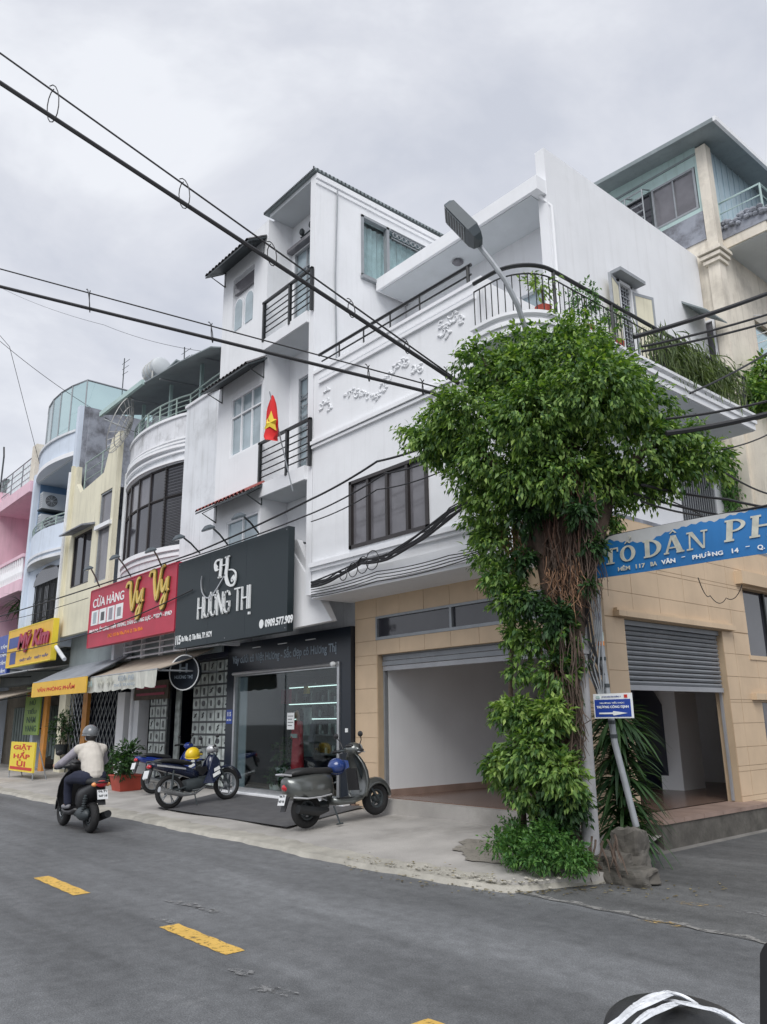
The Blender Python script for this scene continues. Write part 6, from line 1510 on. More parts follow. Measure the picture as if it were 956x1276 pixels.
# ================================================================== TWO-WHEELERS
def wheel(parent, name, x, r, w, m_rim='dark_metal', spokes=5, thin=.028, y=0., hub=.07):
    t = MB().torus((x,y,r),r-w*.55,w*.55,'y',30,10,1.05).build(name,'rubber',parent,smooth='all')
    q = MB(); q.torus((x,y,r),r-w*1.05,w*.30,'y',28,6,1.3); q.ell((x,y,r),(hub,.07,hub),14,6)
    for k in range(spokes):
        a = 2*math.pi*k/spokes+.3; q.tube([(x+hub*.6*math.cos(a),y,r+hub*.6*math.sin(a)),(x+(r-w)*math.cos(a+.12),y,r+(r-w)*math.sin(a+.12))],[thin,thin*.7],6)
    q.build('rim',m_rim,t,smooth=True)
    q = MB(); q.torus((x,y+.045,r),r*.36,.006,'y',20,4); q.build('brake_disc','steel',t)
    return t
def se(cx, cz, ry, rz, x, n=18, e=2.4, y0=0.):      # superellipse cross-section at station x
    o = []
    for k in range(n):
        a = 2*math.pi*k/n; c, s = math.cos(a), math.sin(a)
        o.append(Vector((x, y0+ry*math.copysign(abs(c)**(2/e),c), cz+rz*math.copysign(abs(s)**(2/e),s))))
    return o
def scooter(name, pm, label, classic=True):
    t = thing(name,(0,0,0),label,'scooter'); wb = 1.32; r = .25
    wheel(t,'rear_wheel',0,r,.115,'dark_metal' if classic else 'dark_metal'); wheel(t,'front_wheel',wb,r,.11)
    # rear bodywork: swelling side cowls
    if classic:
        st = [(-.36,.66,.07,.06),(-.32,.60,.13,.14),(-.22,.56,.19,.19),(-.05,.545,.225,.22),(.12,.54,.235,.225),(.28,.54,.22,.22),(.40,.54,.17,.20),(.46,.54,.10,.18)]
    else:
        st = [(-.38,.80,.03,.03),(-.33,.78,.08,.06),(-.2,.70,.13,.11),(-.02,.62,.17,.16),(.18,.56,.18,.19),(.36,.52,.16,.20),(.46,.50,.10,.18)]
    q = MB(); q.loft([se(0,cz,ry,rz,x) for x,cz,ry,rz in st])
    for v in q.v:                              # wheel arch cut away upwards on the underside
        lim = r+math.sqrt(max(0,.33**2-v.x**2)) if abs(v.x) < .33 else 0
        if v.z < lim and classic: v.z = min(lim, .41+.0*v.z)
    q.build('rear_body',pm,t,smooth='all')
    if classic:
        q = MB()
        for s in (-1,1): q.tube([(-.30,s*.15,.46),(-.12,s*.232,.425),(.12,s*.245,.42),(.34,s*.20,.43)],.012,6)
        q.build('chrome_trim','silver',t)
    # seat
    q = MB(); zs = (.76,.79) if classic else (.78,.80)
    q.loft([se(0,z,ry,rz,x,16,3) for x,z,ry,rz in ((-.30,zs[0]+.015,.08,.02),(-.24,zs[0]+.03,.13,.045),(-.05,zs[0]+.035,.155,.055),(.12,zs[0]+.02,.15,.055),(.25,zs[0]+.005,.15,.055),(.42,zs[0]+.0,.12,.05),(.52,zs[0]-.01,.06,.035))]); q.build('seat','seat',t,smooth='all')
    q = MB(); q.tube([(-.28,.10,zs[0]+.0),(-.42,.08,zs[0]+.03),(-.42,-.08,zs[0]+.03),(-.28,-.10,zs[0])],.014,6); q.build('grab_rail','silver' if classic else 'black_plastic',t)
    # floorboard
    q = MB(); q.loft([se(0,.33,.16,.05,.40,14,4),se(0,.29,.19,.045,.52,14,4),se(0,.28,.20,.04,.75,14,4),se(0,.31,.19,.045,.92,14,4)]); q.build('floorboard','black_plastic' if not classic else pm,t,smooth='all')
    q = MB()
    for k in range(5): q.box(.52,.86,-.12+.055*k,-.10+.055*k,.322,.334)
    q.build('footrest_strip','rubber',t)
    # leg shield: curved sheet leaning back, wide at the middle
    rings = []
    for z,x,w,c in ((.28,.95,.16,.03),(.38,1.00,.22,.07),(.52,1.02,.25,.10),(.68,1.01,.24,.11),(.80,.985,.21,.10),(.90,.96,.15,.08),(.96,.945,.09,.05)):
        front = [Vector((x+c*math.cos(a*math.pi/2)-.0,w*math.sin(a*math.pi/2),z)) for a in [k/6 for k in range(-6,7)]]
        rings.append(front+[v+Vector((-.035,0,0)) for v in front[::-1]])
    MB().loft(rings).build('leg_shield',pm,t,smooth='all')
    MB().extr([(.925,-.13,.42),(.925,.13,.42),(.91,.12,.74),(.91,-.12,.74)],(-.02,0,0)).build('glove_box','black_plastic',t)
    q = MB(); q.tube([(.99,0,.94),(1.10,0,.62),(1.20,0,.40)],[.035,.04,.045],8)
    q.build('steering_column','dark_metal',t)
    q = MB()
    for s in (-1,1): q.tube([(1.17,s*.065,.46),(wb,s*.085,.25)],.018,6)
    q.build('fork','dark_metal',t)
    # front mudguard
    q = MB(); rings=[]
    for k in range(11):
        a = R(2+k*16.5); c=Vector((wb+(.262)*math.cos(a),0,.25+.262*math.sin(a))); wdt=.115-.03*abs(k-5)/5
        nrm=Vector((math.cos(a),0,math.sin(a))); rings.append([c+Vector((0,wdt*math.cos(b),0))+nrm*(.06*math.sin(b)-.03*abs(math.cos(b))**4) for b in [math.pi*j/8 for j in range(9)]]+[c+Vector((0,wdt*.9*math.cos(b),0))+nrm*(.05*math.sin(b)-.02-.03*abs(math.cos(b))**4) for b in [math.pi*(8-j)/8 for j in range(9)]])
    q.loft(rings); q.build('front_mudguard',pm,t,smooth='all')
    # handlebar + headset
    hz = .99
    q = MB(); q.tube([(.86,.36,hz+.01),(.93,.20,hz+.02),(.96,0,hz+.02),(.93,-.20,hz+.02),(.86,-.36,hz+.01)],.018,8); q.build('handlebar','dark_metal',t,smooth=True)
    q = MB()
    for s in (-1,1): q.tube([(.925,s*.24,hz+.015),(.85,s*.38,hz+.01)],.024,8)
    q.build('grip','rubber',t)
    q = MB(); q.ell((.98,0,hz+.03),(.13,.13,.105),16,10); q.tube([(.95,-.2,hz+.02),(.97,0,hz+.03),(.95,.2,hz+.02)],[.03,.07,.03],10); q.build('headset',pm,t,smooth='all')
    MB().ell((1.075,0,hz+.03),(.05,.09,.085),14,8).build('headlight','lens',t,smooth='all')
    q = MB(); q.ell((.90,0,hz+.085),(.06,.09,.03),12,6); q.build('instrument_cluster','black_plastic',t,smooth='all')
    for s in (-1,1):
        q = MB(); q.tube([(.92,s*.20,hz+.04),(.93,s*.27,hz+.16),(.90,s*.30,hz+.22)],.008,5); mo=q.build('mirror_stem','black_plastic',t)
        MB().ell((.89,s*.31,hz+.25),(.02,.06,.045),12,8).build('mirror','black_plastic',mo,smooth='all')
        q = MB(); q.tube([(.90,s*.2,hz-.01),(.93,s*.34,hz-.02)],.007,4); q.build('brake_lever','silver',t)
    # mechanicals
    q = MB(); q.ell((.08,.11,.30),(.24,.09,.11),14,8); q.tube([(.05,.1,.27),(.45,.08,.28)],.06,8); q.build('engine_case','dark_metal',t,smooth=True)
    q = MB(); q.tube([(.30,-.13,.22),(.1,-.17,.22),(-.26,-.18,.30)],[.03,.065,.06],12); q.build('exhaust','black_metal',t,smooth=True)
    q = MB(); q.tube([(-.02,.16,.28),(-.14,.17,.60)],.022,8)
    for k in range(7): q.torus((-.03-.014*k,.162,.32+.038*k),.03,.008,'z',10,4)
    q.build('rear_shock','dark_metal',t)
    # tail: lamp, mudguard, plate
    tx = -.34 if classic else -.37; tz = .60 if classic else .78
    q = MB(); q.ell((tx+.01,0,tz),(.05,.095 if not classic else .075,.055),12,8); q.build('tail_light','tail_red',t,smooth='all')
    if not classic:
        for s in (-1,1): MB().ell((tx+.04,s*.11,tz-.01),(.04,.045,.035),10,6).build('indicator','tail_orange',t,smooth='all')
    q = MB(); q.extr([(tx+.05,-.07,tz-.06),(tx+.05,.07,tz-.06),(tx-.07,.06,tz-.32),(tx-.07,-.06,tz-.32)],(.02,0,.005)); q.build('rear_mudguard','black_plastic',t)
    q = MB(); q.extr([(tx-.035,-.085,tz-.09),(tx-.035,.085,tz-.09),(tx-.085,.085,tz-.23),(tx-.085,-.085,tz-.23)],(-.006,0,0)); po=q.build('number_plate','plate',t)
    for k,(tx_,zz) in enumerate((('59-T1',.0),('247.18',-.065))):
        text(tx_,'card_dark',po,(tx-.052-.024*k,.07,tz-.14+zz),(0,-1,0),(-.3*0,0,1),.14,.045,.003,.02)
    q = MB(); q.tube([(.42,-.12,.25),(.40,-.26,.02)],.014,6); q.tube([(.34,-.26,.012),(.46,-.26,.012)],.012,5); q.build('side_stand','dark_metal',t)
    return t
def put_at(t, rear, front_dir_pt, s=1., lean=0.):
    r_ = Vector(rear); f_ = Vector(front_dir_pt); d = f_-r_; yaw = math.atan2(d.y,d.x); pitch = -math.atan2(d.z, math.hypot(d.x,d.y))
    t.location = r_; t.rotation_euler = (lean, pitch, yaw); t.scale = (s,s,s); return t
gv = scooter('parked_scooter','scooter_grey','metallic grey classic scooter parked facing the beige pillar with a blue helmet hanging')
W1 = W(383,1033,'z',.11); F1 = W(474,1017,'z',.17)
put_at(gv,(W1.x,W1.y,pave_z(W1.y)+.02),(F1.x+.02,W1.y+1.32,pave_z(W1.y+1.3)+.03),1.02,R(-4))
def helmet(m, loc, rz, label, s=1., visor=True):
    t = thing('helmet',(0,0,0),label,'helmet'); q = MB(); q.ell((0,0,.02),(.135,.115,.125),18,10,-22,90); q.torus((0,0,-.03),.118,.013,'z',20,6); 
    for v in q.v: v.x *= 1.06
    q.build('shell',m,t,smooth='all'); q = MB(); q.extr([(.10,-.08,.0),(.19,-.05,-.01),(.19,.05,-.01),(.10,.08,.0)],(0,0,.012)); q.build('peak',m,t)
    q = MB(); q.tube([(.0,.12,-.03),(.03,.07,-.14),(.03,-.07,-.14),(0,-.12,-.03)],.006,4); q.build('chin_strap','black_plastic',t)
    t.location = loc; t.rotation_euler = rz; t.scale=(s,s,s); return t
def on(t, loc):      # local vehicle point -> world
    bpy.context.view_layer.update(); return t.matrix_world @ Vector(loc)
helmet('helmet_blue', on(gv,(.60,-.03,.80)), (R(80),R(-10),R(60)), 'dark blue helmet hanging between the seat and handlebar of the grey scooter', 1.0)
# ---------------------------------------------------------------- underbone motorcycles
def moto(name, pm, label, trim='silver'):
    t = thing(name,(0,0,0),label,'motorcycle'); wb=1.24; r=.29
    for n_,x in (('rear_wheel',0),('front_wheel',wb)):
        wo = MB().torus((x,0,r),r-.04,.042,'y',32,10,1.0).build(n_,'rubber',t,smooth='all')
        q = MB(); q.torus((x,0,r),r-.085,.014,'y',28,6,1.6); q.ell((x,0,r),(.06,.06,.06),12,6)
        for k in range(5):
            a=2*math.pi*k/5; 
            for da in (-.10,.10): q.tube([(x+.05*math.cos(a),0,r+.05*math.sin(a)),(x+(r-.085)*math.cos(a+da),0,r+(r-.085)*math.sin(a+da))],.010,5)
        q.build('rim','grey_metal',wo,smooth=True)
    q = MB(); q.loft([se(0,cz,ry,rz,x,14,2.2) for x,cz,ry,rz in ((-.40,.80,.04,.03),(-.28,.77,.10,.07),(-.05,.72,.13,.09),(.2,.66,.12,.10),(.42,.58,.08,.10),(.60,.52,.06,.08))]); q.build('rear_body',pm,t,smooth='all')
    q = MB()
    for s in (-1,1): q.extr([(-.30,s*.105,.76),(-.02,s*.135,.70),(.28,s*.12,.64),(.28,s*.12,.67),(-.02,s*.138,.74),(-.30,s*.108,.79)],(0,s*.008,0))
    q.build('side_stripe',trim,t)
    q = MB(); q.loft([se(0,z,ry,rz,x,14,3) for x,z,ry,rz in ((-.32,.84,.07,.02),(-.2,.845,.12,.04),(0,.83,.135,.045),(.2,.79,.13,.045),(.36,.76,.10,.04),(.46,.74,.05,.03))]); q.build('seat','seat',t,smooth='all')
    q = MB(); q.tube([(-.22,.12,.80),(-.40,.08,.85),(-.40,-.08,.85),(-.22,-.12,.80)],.012,6); q.build('grab_rail','dark_metal',t)
    # leg shields / fairing
    for s in (-1,1):
        q = MB(); q.extr([(.62,s*.14,.36),(.80,s*.20,.34),(1.0,s*.17,.48),(1.03,s*.10,.74),(.93,s*.08,.88),(.84,s*.12,.74),(.74,s*.15,.55)],(0,s*.02,0)); q.build('leg_shield',pm if s<0 else pm,t)
        q = MB(); q.extr([(.80,s*.228,.44),(.98,s*.20,.50),(.97,s*.185,.56),(.80,s*.21,.50)],(0,s*.006,0)); q.extr([(.84,s*.205,.54),(.99,s*.18,.58),(.98,s*.165,.64),(.85,s*.19,.60)],(0,s*.006,0)); q.build('fairing_decal','letter_white',t)
    q = MB(); q.ell((.93,0,.66),(.12,.10,.20),14,8); q.build('front_cowl',pm,t,smooth='all')
    q = MB(); q.ell((.95,0,.96),(.11,.12,.08),14,8); q.build('headset','silver' if trim=='silver' else pm,t,smooth='all'); MB().ell((1.03,0,.95),(.04,.09,.06),12,6).build('headlight','lens',t,smooth='all')
    q = MB(); q.tube([(.80,.34,1.00),(.88,.2,1.01),(.93,0,.98),(.88,-.2,1.01),(.80,-.34,1.00)],.014,6); q.build('handlebar','dark_metal',t)
    q = MB()
    for s in (-1,1): q.tube([(.865,s*.235,1.01),(.795,s*.35,1.0)],.022,8)
    q.build('grip','rubber',t)
    for s in (-1,1):
        q = MB(); q.tube([(.87,s*.2,1.02),(.90,s*.26,1.16)],.007,5); mo=q.build('mirror_stem','black_plastic',t); MB().ell((.89,s*.29,1.19),(.02,.065,.04),12,6).build('mirror','black_plastic',mo,smooth='all')
    q = MB()
    for s in (-1,1): q.tube([(.95,s*.07,.86),(1.08,s*.08,.55),(wb,s*.085,.29)],.022,8)
    q.build('fork','dark_metal',t)
    q = MB(); rings=[]
    for k in range(9):
        a=R(10+k*19); c=Vector((wb+.32*math.cos(a),0,.29+.32*math.sin(a))); rings.append([c+Vector((0,.06*math.cos(b),0))+Vector((math.cos(a),0,math.sin(a)))*.03*math.sin(b) for b in [math.pi*j/6 for j in range(7)]]+[c+Vector((0,-.05,0)),c+Vector((0,.05,0))])
    q.loft(rings); q.build('front_mudguard',pm,t,smooth='all')
    q = MB(); q.loft([se(0,.36,.10,.10,.30),se(0,.35,.13,.12,.42),se(0,.36,.12,.12,.58),se(0,.38,.08,.08,.72)]); q.box(.60,.78,-.06,.06,.36,.46)
    for k in range(6): q.box(.58+.03*k,.59+.03*k,-.09,.09,.33,.49)
    q.build('engine','dark_metal',t,smooth=True)
    q = MB(); q.tube([(.70,-.08,.30),(.45,-.13,.20),(.15,-.15,.22),(-.30,-.16,.36)],[.02,.022,.045,.05],10); q.build('exhaust','steel',t,smooth=True)
    q = MB(); q.extr([(-.05,.07,.24),(.38,.07,.30),(.38,.07,.40),(-.05,.07,.34)],(0,.03,0)); q.build('chain_case','black_metal',t)
    q = MB(); 
    for s in (-1,1): q.tube([(-.02,s*.10,.30),(.03,s*.12,.66)],.018,6); q.tube([(0,s*.09,.29),(.34,s*.06,.34)],.02,6)
    q.build('swing_arm','dark_metal',t)
    MB().ell((-.40,0,.76),(.04,.07,.04),10,6).build('tail_light','tail_red',t,smooth='all')
    q = MB(); q.extr([(-.36,-.06,.74),(-.36,.06,.74),(-.46,.05,.48),(-.46,-.05,.48)],(.02,0,0)); q.build('rear_mudguard','black_plastic',t)
    MB().extr([(-.44,-.085,.70),(-.44,.085,.70),(-.485,.085,.57),(-.485,-.085,.57)],(-.005,0,0)).build('number_plate','plate',t)
    q = MB(); q.tube([(.45,-.10,.25),(.42,-.22,.01)],.012,5); q.tube([(.40,-.12,.26),(.52,-.20,.27)],.012,5); q.tube([(.40,.12,.26),(.52,.20,.27)],.012,5); q.build('stand_and_pegs','dark_metal',t)
    q = MB(); q.extr([(.50,-.04,.55),(.70,-.045,.50),(.80,-.04,.58),(.80,-.03,.66),(.55,-.04,.66)],(0,.08,0)); q.build('centre_tunnel','black_plastic',t)
    return t
m1 = moto('motorcycle','navy_paint','dark blue underbone motorcycle with white fairing stripes and a yellow helmet on it')
R1 = W(212,1009,'z',.09); put_at(m1,(R1.x,R1.y,pave_z(R1.y)+.02),(R1.x-.12,R1.y+1.24,pave_z(R1.y+1.24)+.02),1.03,R(-5))
helmet('yellow', on(m1,(.50,-.02,.88)), (R(10),R(-8),R(100)), 'bright yellow helmet resting on the dark blue motorcycle', 1.08)
m2 = moto('motorcycle','blue_paint','bright blue motorcycle half hidden behind the dark blue one', 'blue_paint')
R2 = W(192,990,'z',.14); put_at(m2,(R2.x-.05,R2.y,pave_z(R2.y)+.02),(R2.x-.15,R2.y+1.24,pave_z(R2.y+1.24)+.02),.98,R(-5))
# ---------------------------------------------------------------- the rider
rs_ = scooter('ridden_scooter','black_plastic','black scooter with an orange and red tail light being ridden away along the road',False)
RW = W(112,1038,'z',0); rider_dir = (RW.x-1.32, RW.y+.02, 0)
put_at(rs_,(RW.x,RW.y,0),rider_dir,.96,R(0))
P_ = thing('person',(0,0,0),'rider in cream jacket with grey sleeves and dark helmet, seen from behind, gripping handlebars','person')
hip=(.16,0,.90); J = dict(lS=(.30,.20,1.30),rS=(.30,-.20,1.30),lE=(.50,.37,1.10),rE=(.50,-.34,1.10),lH=(.80,.37,1.03),rH=(.80,-.37,1.03))
body = MB()
limb(body,[(.10,0,.90),(.13,0,1.02),(.19,0,1.16),(.24,0,1.28)],[.145,.135,.15,.135],14)
limb(body,[(.26,-.17,1.31),(.27,0,1.34),(.26,.17,1.31)],[.06,.07,.06]); limb(body,[(.27,0,1.36),(.31,0,1.46)],[.06,.055])
body.ell((.345,0,1.545),(.10,.078,.12),16,12); body.ell((.40,0,1.50),(.055,.05,.06),10,8); limb(body,[(.44,0,1.545),(.46,0,1.525)],[.012,.017])
for s in (-1,1): body.ell((.34,s*.08,1.54),(.022,.012,.032),8,6)
def hand(mb, w, s):
    w = Vector(w); limb(mb,[w,w+Vector((.045,0,-.005))],[.032,.036])
    for k in range(4):
        y=.028-.018*k; l=(.9,1,.95,.8)[k]; a=w+Vector((.07,y*s,.018)); mb.tube([a,a+Vector((.026*l,0,.004)),a+Vector((.034*l,0,-.022)),a+Vector((.012,0,-.040*l))],[.010,.0095,.009,.008],7)
    a=w+Vector((.035,-s*.028,-.01)); mb.tube([a,a+Vector((.02,-s*.010,-.02)),a+Vector((.035,-s*.004,-.035))],[.011,.010,.008],7)
for s,S_,E2,H_ in ((1,'lS','lE','lH'),(-1,'rS','rE','rH')):
    limb(body,[J[S_],J[E2],J[H_]],[.055,.042,.030]); hand(body,J[H_],s)
KN = {1:(.62,.20,.80),-1:(.60,-.20,.80)}; AN={1:(.66,.17,.42),-1:(.66,-.17,.42)}
for s in (-1,1): limb(body,[(.12,s*.10,.88),KN[s],AN[s]],[.10,.065,.042]); limb(body,[AN[s],(.80,s*.18,.37)],[.04,.035])
fuse(body,'body','skin',P_,.011,2)
q = MB(); limb(q,[(.05,0,.90),(.09,0,1.0),(.16,0,1.15),(.22,0,1.28)],[.175,.175,.18,.155],16); limb(q,[(.26,-.20,1.31),(.27,0,1.345),(.26,.20,1.31)],[.085,.09,.085]); limb(q,[(.27,0,1.36),(.285,0,1.40)],[.075,.07])
for s in (-1,1): q.ell((.12,s*.08,1.05),(.12,.11,.14),12,8); q.ell((.22,s*.13,1.22),(.10,.09,.12),12,8)
for k in range(12): a=k*.52; q.ell((.07+.14*math.cos(a),.15*math.sin(a),.885),(.04,.04,.035),8,5)
fuse(q,'jacket','shirt',P_,.014,3)
for s,S_,E2,H_ in ((1,'lS','lE','lH'),(-1,'rS','rE','rH')):
    q = MB(); limb(q,[J[S_],Vector(J[S_]).lerp(Vector(J[E2]),.5),J[E2],Vector(J[E2]).lerp(Vector(J[H_]),.5),Vector(J[E2]).lerp(Vector(J[H_]),.93)],[.082,.070,.066,.058,.046])
    for k in range(5): c=Vector(J[S_]).lerp(Vector(J[E2]),.2+.19*k); q.ell(c,(.070,.070,.03),10,6)
    fuse(q,'sleeve','sleeve',P_,.012,2)
q = MB(); limb(q,[(.02,-.09,.87),(.02,.09,.87)],[.12,.12])
for s in (-1,1): limb(q,[(.06,s*.10,.87),(.34,s*.17,.86),KN[s],(.66,s*.19,.60),(.655,s*.175,.44)],[.13,.105,.085,.070,.068])
fuse(q,'trousers','trousers',P_,.014,2)
for s in (-1,1):
    q = MB(); limb(q,[(.63,s*.17,.385),(.72,s*.175,.375),(.84,s*.185,.365)],[.045,.046,.036]); fuse(q,'shoe','shoe',P_,.010,2); 
q = MB(); q.ell((.345,0,1.575),(.145,.125,.135),20,12,-18,90); q.torus((.345,0,1.535),.125,.014,'z',22,6); ho=q.build('crash_helmet','helmet_grey',P_,smooth='all')
q = MB(); q.extr([(.45,-.09,1.56),(.55,-.06,1.55),(.55,.06,1.55),(.45,.09,1.56)],(0,0,.012)); q.build('peak','black_plastic',ho)
q = MB(); q.ell((.30,0,1.50),(.095,.086,.07),12,8); q.build('hair','hair',P_,smooth='all')
MB().ell((.415,0,1.485),(.05,.06,.05),12,8).build('face_mask','letter_white',P_,smooth='all')
put_at(P_,(RW.x,RW.y,0),rider_dir,.96,0)
# ---------------------------------------------------------------- near foreground, bottom right
fg = thing('wrapped_seat',(0,0,0),'black rounded motorbike seat top wrapped with white plastic film at the bottom edge','motorbike seat')
c = W(845,1300,'z',.80); q = MB(); e1=Vector((math.cos(R(20)),math.sin(R(20)),0)); e2=Vector((-e1.y,e1.x,0))
rings=[]
for j in range(9):
    t=j/8*math.pi/2; rr=math.cos(t)**.6 if j<8 else .02; rings.append([c+e1*(.20*rr*math.cos(k*math.pi/12))+e2*(.17*rr*math.sin(k*math.pi/12))+Vector((0,0,.10*math.sin(t))) for k in range(24)])
rings=[[v-Vector((0,0,.22)) for v in rings[0]]]+rings
q.loft(rings); q.build('seat_pad','seat',fg,smooth='all')
def ribbon(path, w, seed, nw=6):
    rr=random.Random(seed); P=[W(x,y,'z',.912) for x,y in path]; O=[]
    for i in range(len(P)-1):
        for k in range(8): O.append(P[i].lerp(P[i+1],k/8))
    O.append(P[-1]); q=MB(); n=len(O)
    for i,o_ in enumerate(O):
        d_=(O[min(i+1,n-1)]-O[max(i-1,0)]).normalized(); s_=Vector((-d_.y,d_.x,0)); ww=w*(.8+.35*math.sin(i*.22+seed)**2)
        for j in range(nw+1): q.v.append(o_+s_*(ww*(j/nw-.5)*2)+Vector((0,0,.0035*math.sin(j*2.1+i*.35+seed)+.002*math.sin(i*.5+j*3.3)+.02*math.sin(math.pi*i/(n-1)))))
    for i in range(n-1):
        for j in range(nw): k=i*(nw+1)+j; q.f.append((k,k+1,k+nw+2,k+nw+1))
    return q.build('plastic_film','film',fg,smooth='all')
ribbon([(745,1300),(790,1266),(838,1248),(862,1246)],.013,1); ribbon([(770,1300),(812,1272),(850,1252)],.012,2); ribbon([(828,1246),(870,1262),(915,1282),(960,1300)],.011,3); ribbon([(790,1252),(830,1246),(870,1252)],.009,4); ribbon([(835,1250),(900,1272),(940,1292)],.007,5)
q = MB(); q.tube([c-Vector((0,0,.22)),(c.x,c.y,.05)],.06,8); q.box(c.x-.15,c.x+.15,c.y-.12,c.y+.12,0,.5); q.build('frame_and_body','black_metal',fg)
sidep = thing('dark_mirror_back',(0,0,0),'black rounded edge of a vehicle mirror cut off at the lower right corner','mirror')
a = W(951,1165,'y',1.0); b = W(956,1290,'y',1.0)
q = MB(); q.loft([[W(x,y,'y',yy) for x,y in ((947,1188),(953,1176),(975,1164),(1010,1165),(1010,1300),(947,1300))] for yy in (1.0,1.06)]); q.build('housing','black_plastic',sidep)
p=W(975,1290,'y',1.03); MB().tube([p,(p.x+.0,1.03,0)],.015,6).build('stem','black_metal',sidep)
# ================================================================== VEGETATION
def leaves(name, m, parent, pts, dirs, size, droop=.5, kind=None, fold=.25, wid=.42, rnd=None, jit=.5):
    """many small folded leaves: pts Nx3, dirs Nx3 outward"""
    g = rnd or rng; n = len(pts); pts = np.asarray(pts,float); d = np.asarray(dirs,float)+g.normal(0,jit,(n,3)); d[:,2] -= droop
    d /= np.linalg.norm(d,axis=1)[:,None]+1e-9
    side = np.cross(d, np.array([0,0,1.])+g.normal(0,.45,(n,3))); side /= np.linalg.norm(side,axis=1)[:,None]+1e-9
    up = np.cross(side,d); s = size*g.uniform(.6,1.3,(n,1))
    base = pts; tip = pts+d*s-up*s*.12; ml = pts+d*s*.42+side*s*wid*.5+up*s*fold*.3; mr = pts+d*s*.42-side*s*wid*.5+up*s*fold*.3; mid = pts+d*s*.45
    v = np.stack([base,ml,tip,mr,mid],1).reshape(-1,3); i = (np.arange(n)*5)[:,None]
    f = np.concatenate([i+np.array([[0,1,4]]), i+np.array([[1,2,4]]), i+np.array([[2,3,4]]), i+np.array([[3,0,4]])],1).reshape(-1,3)
    c = (v.min(0)+v.max(0))/2; me = bpy.data.meshes.new(name)
    me.vertices.add(len(v)); me.vertices.foreach_set('co',(v-c).ravel()); me.loops.add(len(f)*3); me.loops.foreach_set('vertex_index',f.ravel().astype(np.int32))
    me.polygons.add(len(f)); me.polygons.foreach_set('loop_start',np.arange(0,len(f)*3,3,dtype=np.int32)); me.polygons.foreach_set('loop_total',np.full(len(f),3,dtype=np.int32)); me.update(calc_edges=True)
    me.materials.append(M[m]); o = bpy.data.objects.new(name,me); COL.objects.link(o); po = ORG.get(parent.name,Vector((0,0,0))) if parent else Vector((0,0,0))
    o.parent = parent; o.location = Vector(c.tolist())-po; ORG[o.name]=Vector(c.tolist())
    if kind: o['kind']=kind
    return o
def clump_cloud(blobs, nclump, per, spread, g, shell=.55):
    """twig-end clumps distributed near the surface of blobs, each a drooping spray of leaves"""
    P=[];D=[]; w=np.array([b[3]**2 for b in blobs]); w=w/w.sum()
    idx=g.choice(len(blobs),nclump,p=w)
    for k in idx:
        bx,by,bz,br,*rest=blobs[k]; sz=rest[0] if rest else 1.
        u=g.normal(0,1,3); u/=np.linalg.norm(u); rr=br*(shell+(1-shell)*g.random()**.5)*g.uniform(.85,1.12)
        c=np.array([bx,by,bz])+u*rr*np.array([1,1,.8*sz]); twig=u+np.array([0,0,-.25]); twig/=np.linalg.norm(twig)
        n=int(per*g.uniform(.5,1.5)); t=g.random((n,1))
        P.append(c+twig*(t-.5)*spread*2.2+g.normal(0,spread*.33,(n,3))); D.append(np.repeat(twig[None,:],n,0))
    return np.concatenate(P),np.concatenate(D)
tree = thing('ficus_tree',(TX,TY,.1),'large ficus with dense drooping crown, aerial roots and leaf-covered trunk on the pavement corner','tree')
g1 = np.random.default_rng(5)
def WB(px,py,y,rpx):
    p=W(px,py,'y',y); d=(p-Vector((0,0,EYE))).dot(_f); return (p.x,p.y,p.z,rpx*d/FPX)
blobs=[WB(*a) for a in ((700,480,7.5,80),(640,480,7.1,50),(600,452,6.9,30),(650,440,7.3,36),(720,435,7.6,36),(765,472,7.9,38),(805,512,8.0,42),(845,550,8.1,36),(880,575,8.2,28),(790,560,7.9,60),(590,520,6.8,48),(545,545,6.7,34),(545,560,6.7,26),(620,570,7.0,52),(700,570,7.3,62),(740,610,7.6,42),(620,630,7.1,34),(700,408,7.5,14),(590,600,7.0,30),(840,590,8.0,25),(600,655,7.2,26),(620,680,7.1,26),(600,700,7.05,16),(655,600,7.0,40),(700,600,7.1,40),(735,640,7.6,26),(745,490,7.2,60),(668,520,6.9,55),(795,610,7.9,26),(730,415,7.9,18),(560,520,6.9,28),(520,540,6.7,18),(760,650,7.7,14))]
P,D = clump_cloud(blobs,3300,17,.085,g1); leaves('crown','leaf',tree,P,D,.080,.75,rnd=g1)
cl_=np.sin(P[:,0]*5.1+1)+np.sin(P[:,1]*6.3)+np.sin(P[:,2]*5.7+2); sel = g1.random(len(P))<np.clip(.10+.22*(cl_>.6)+.12*(D[:,2]>.2),0,1)*.8; P2=P[sel]+D[sel]*.06; leaves('young_leaves','leaf_young',tree,P2,D[sel],.085,.6,rnd=g1)
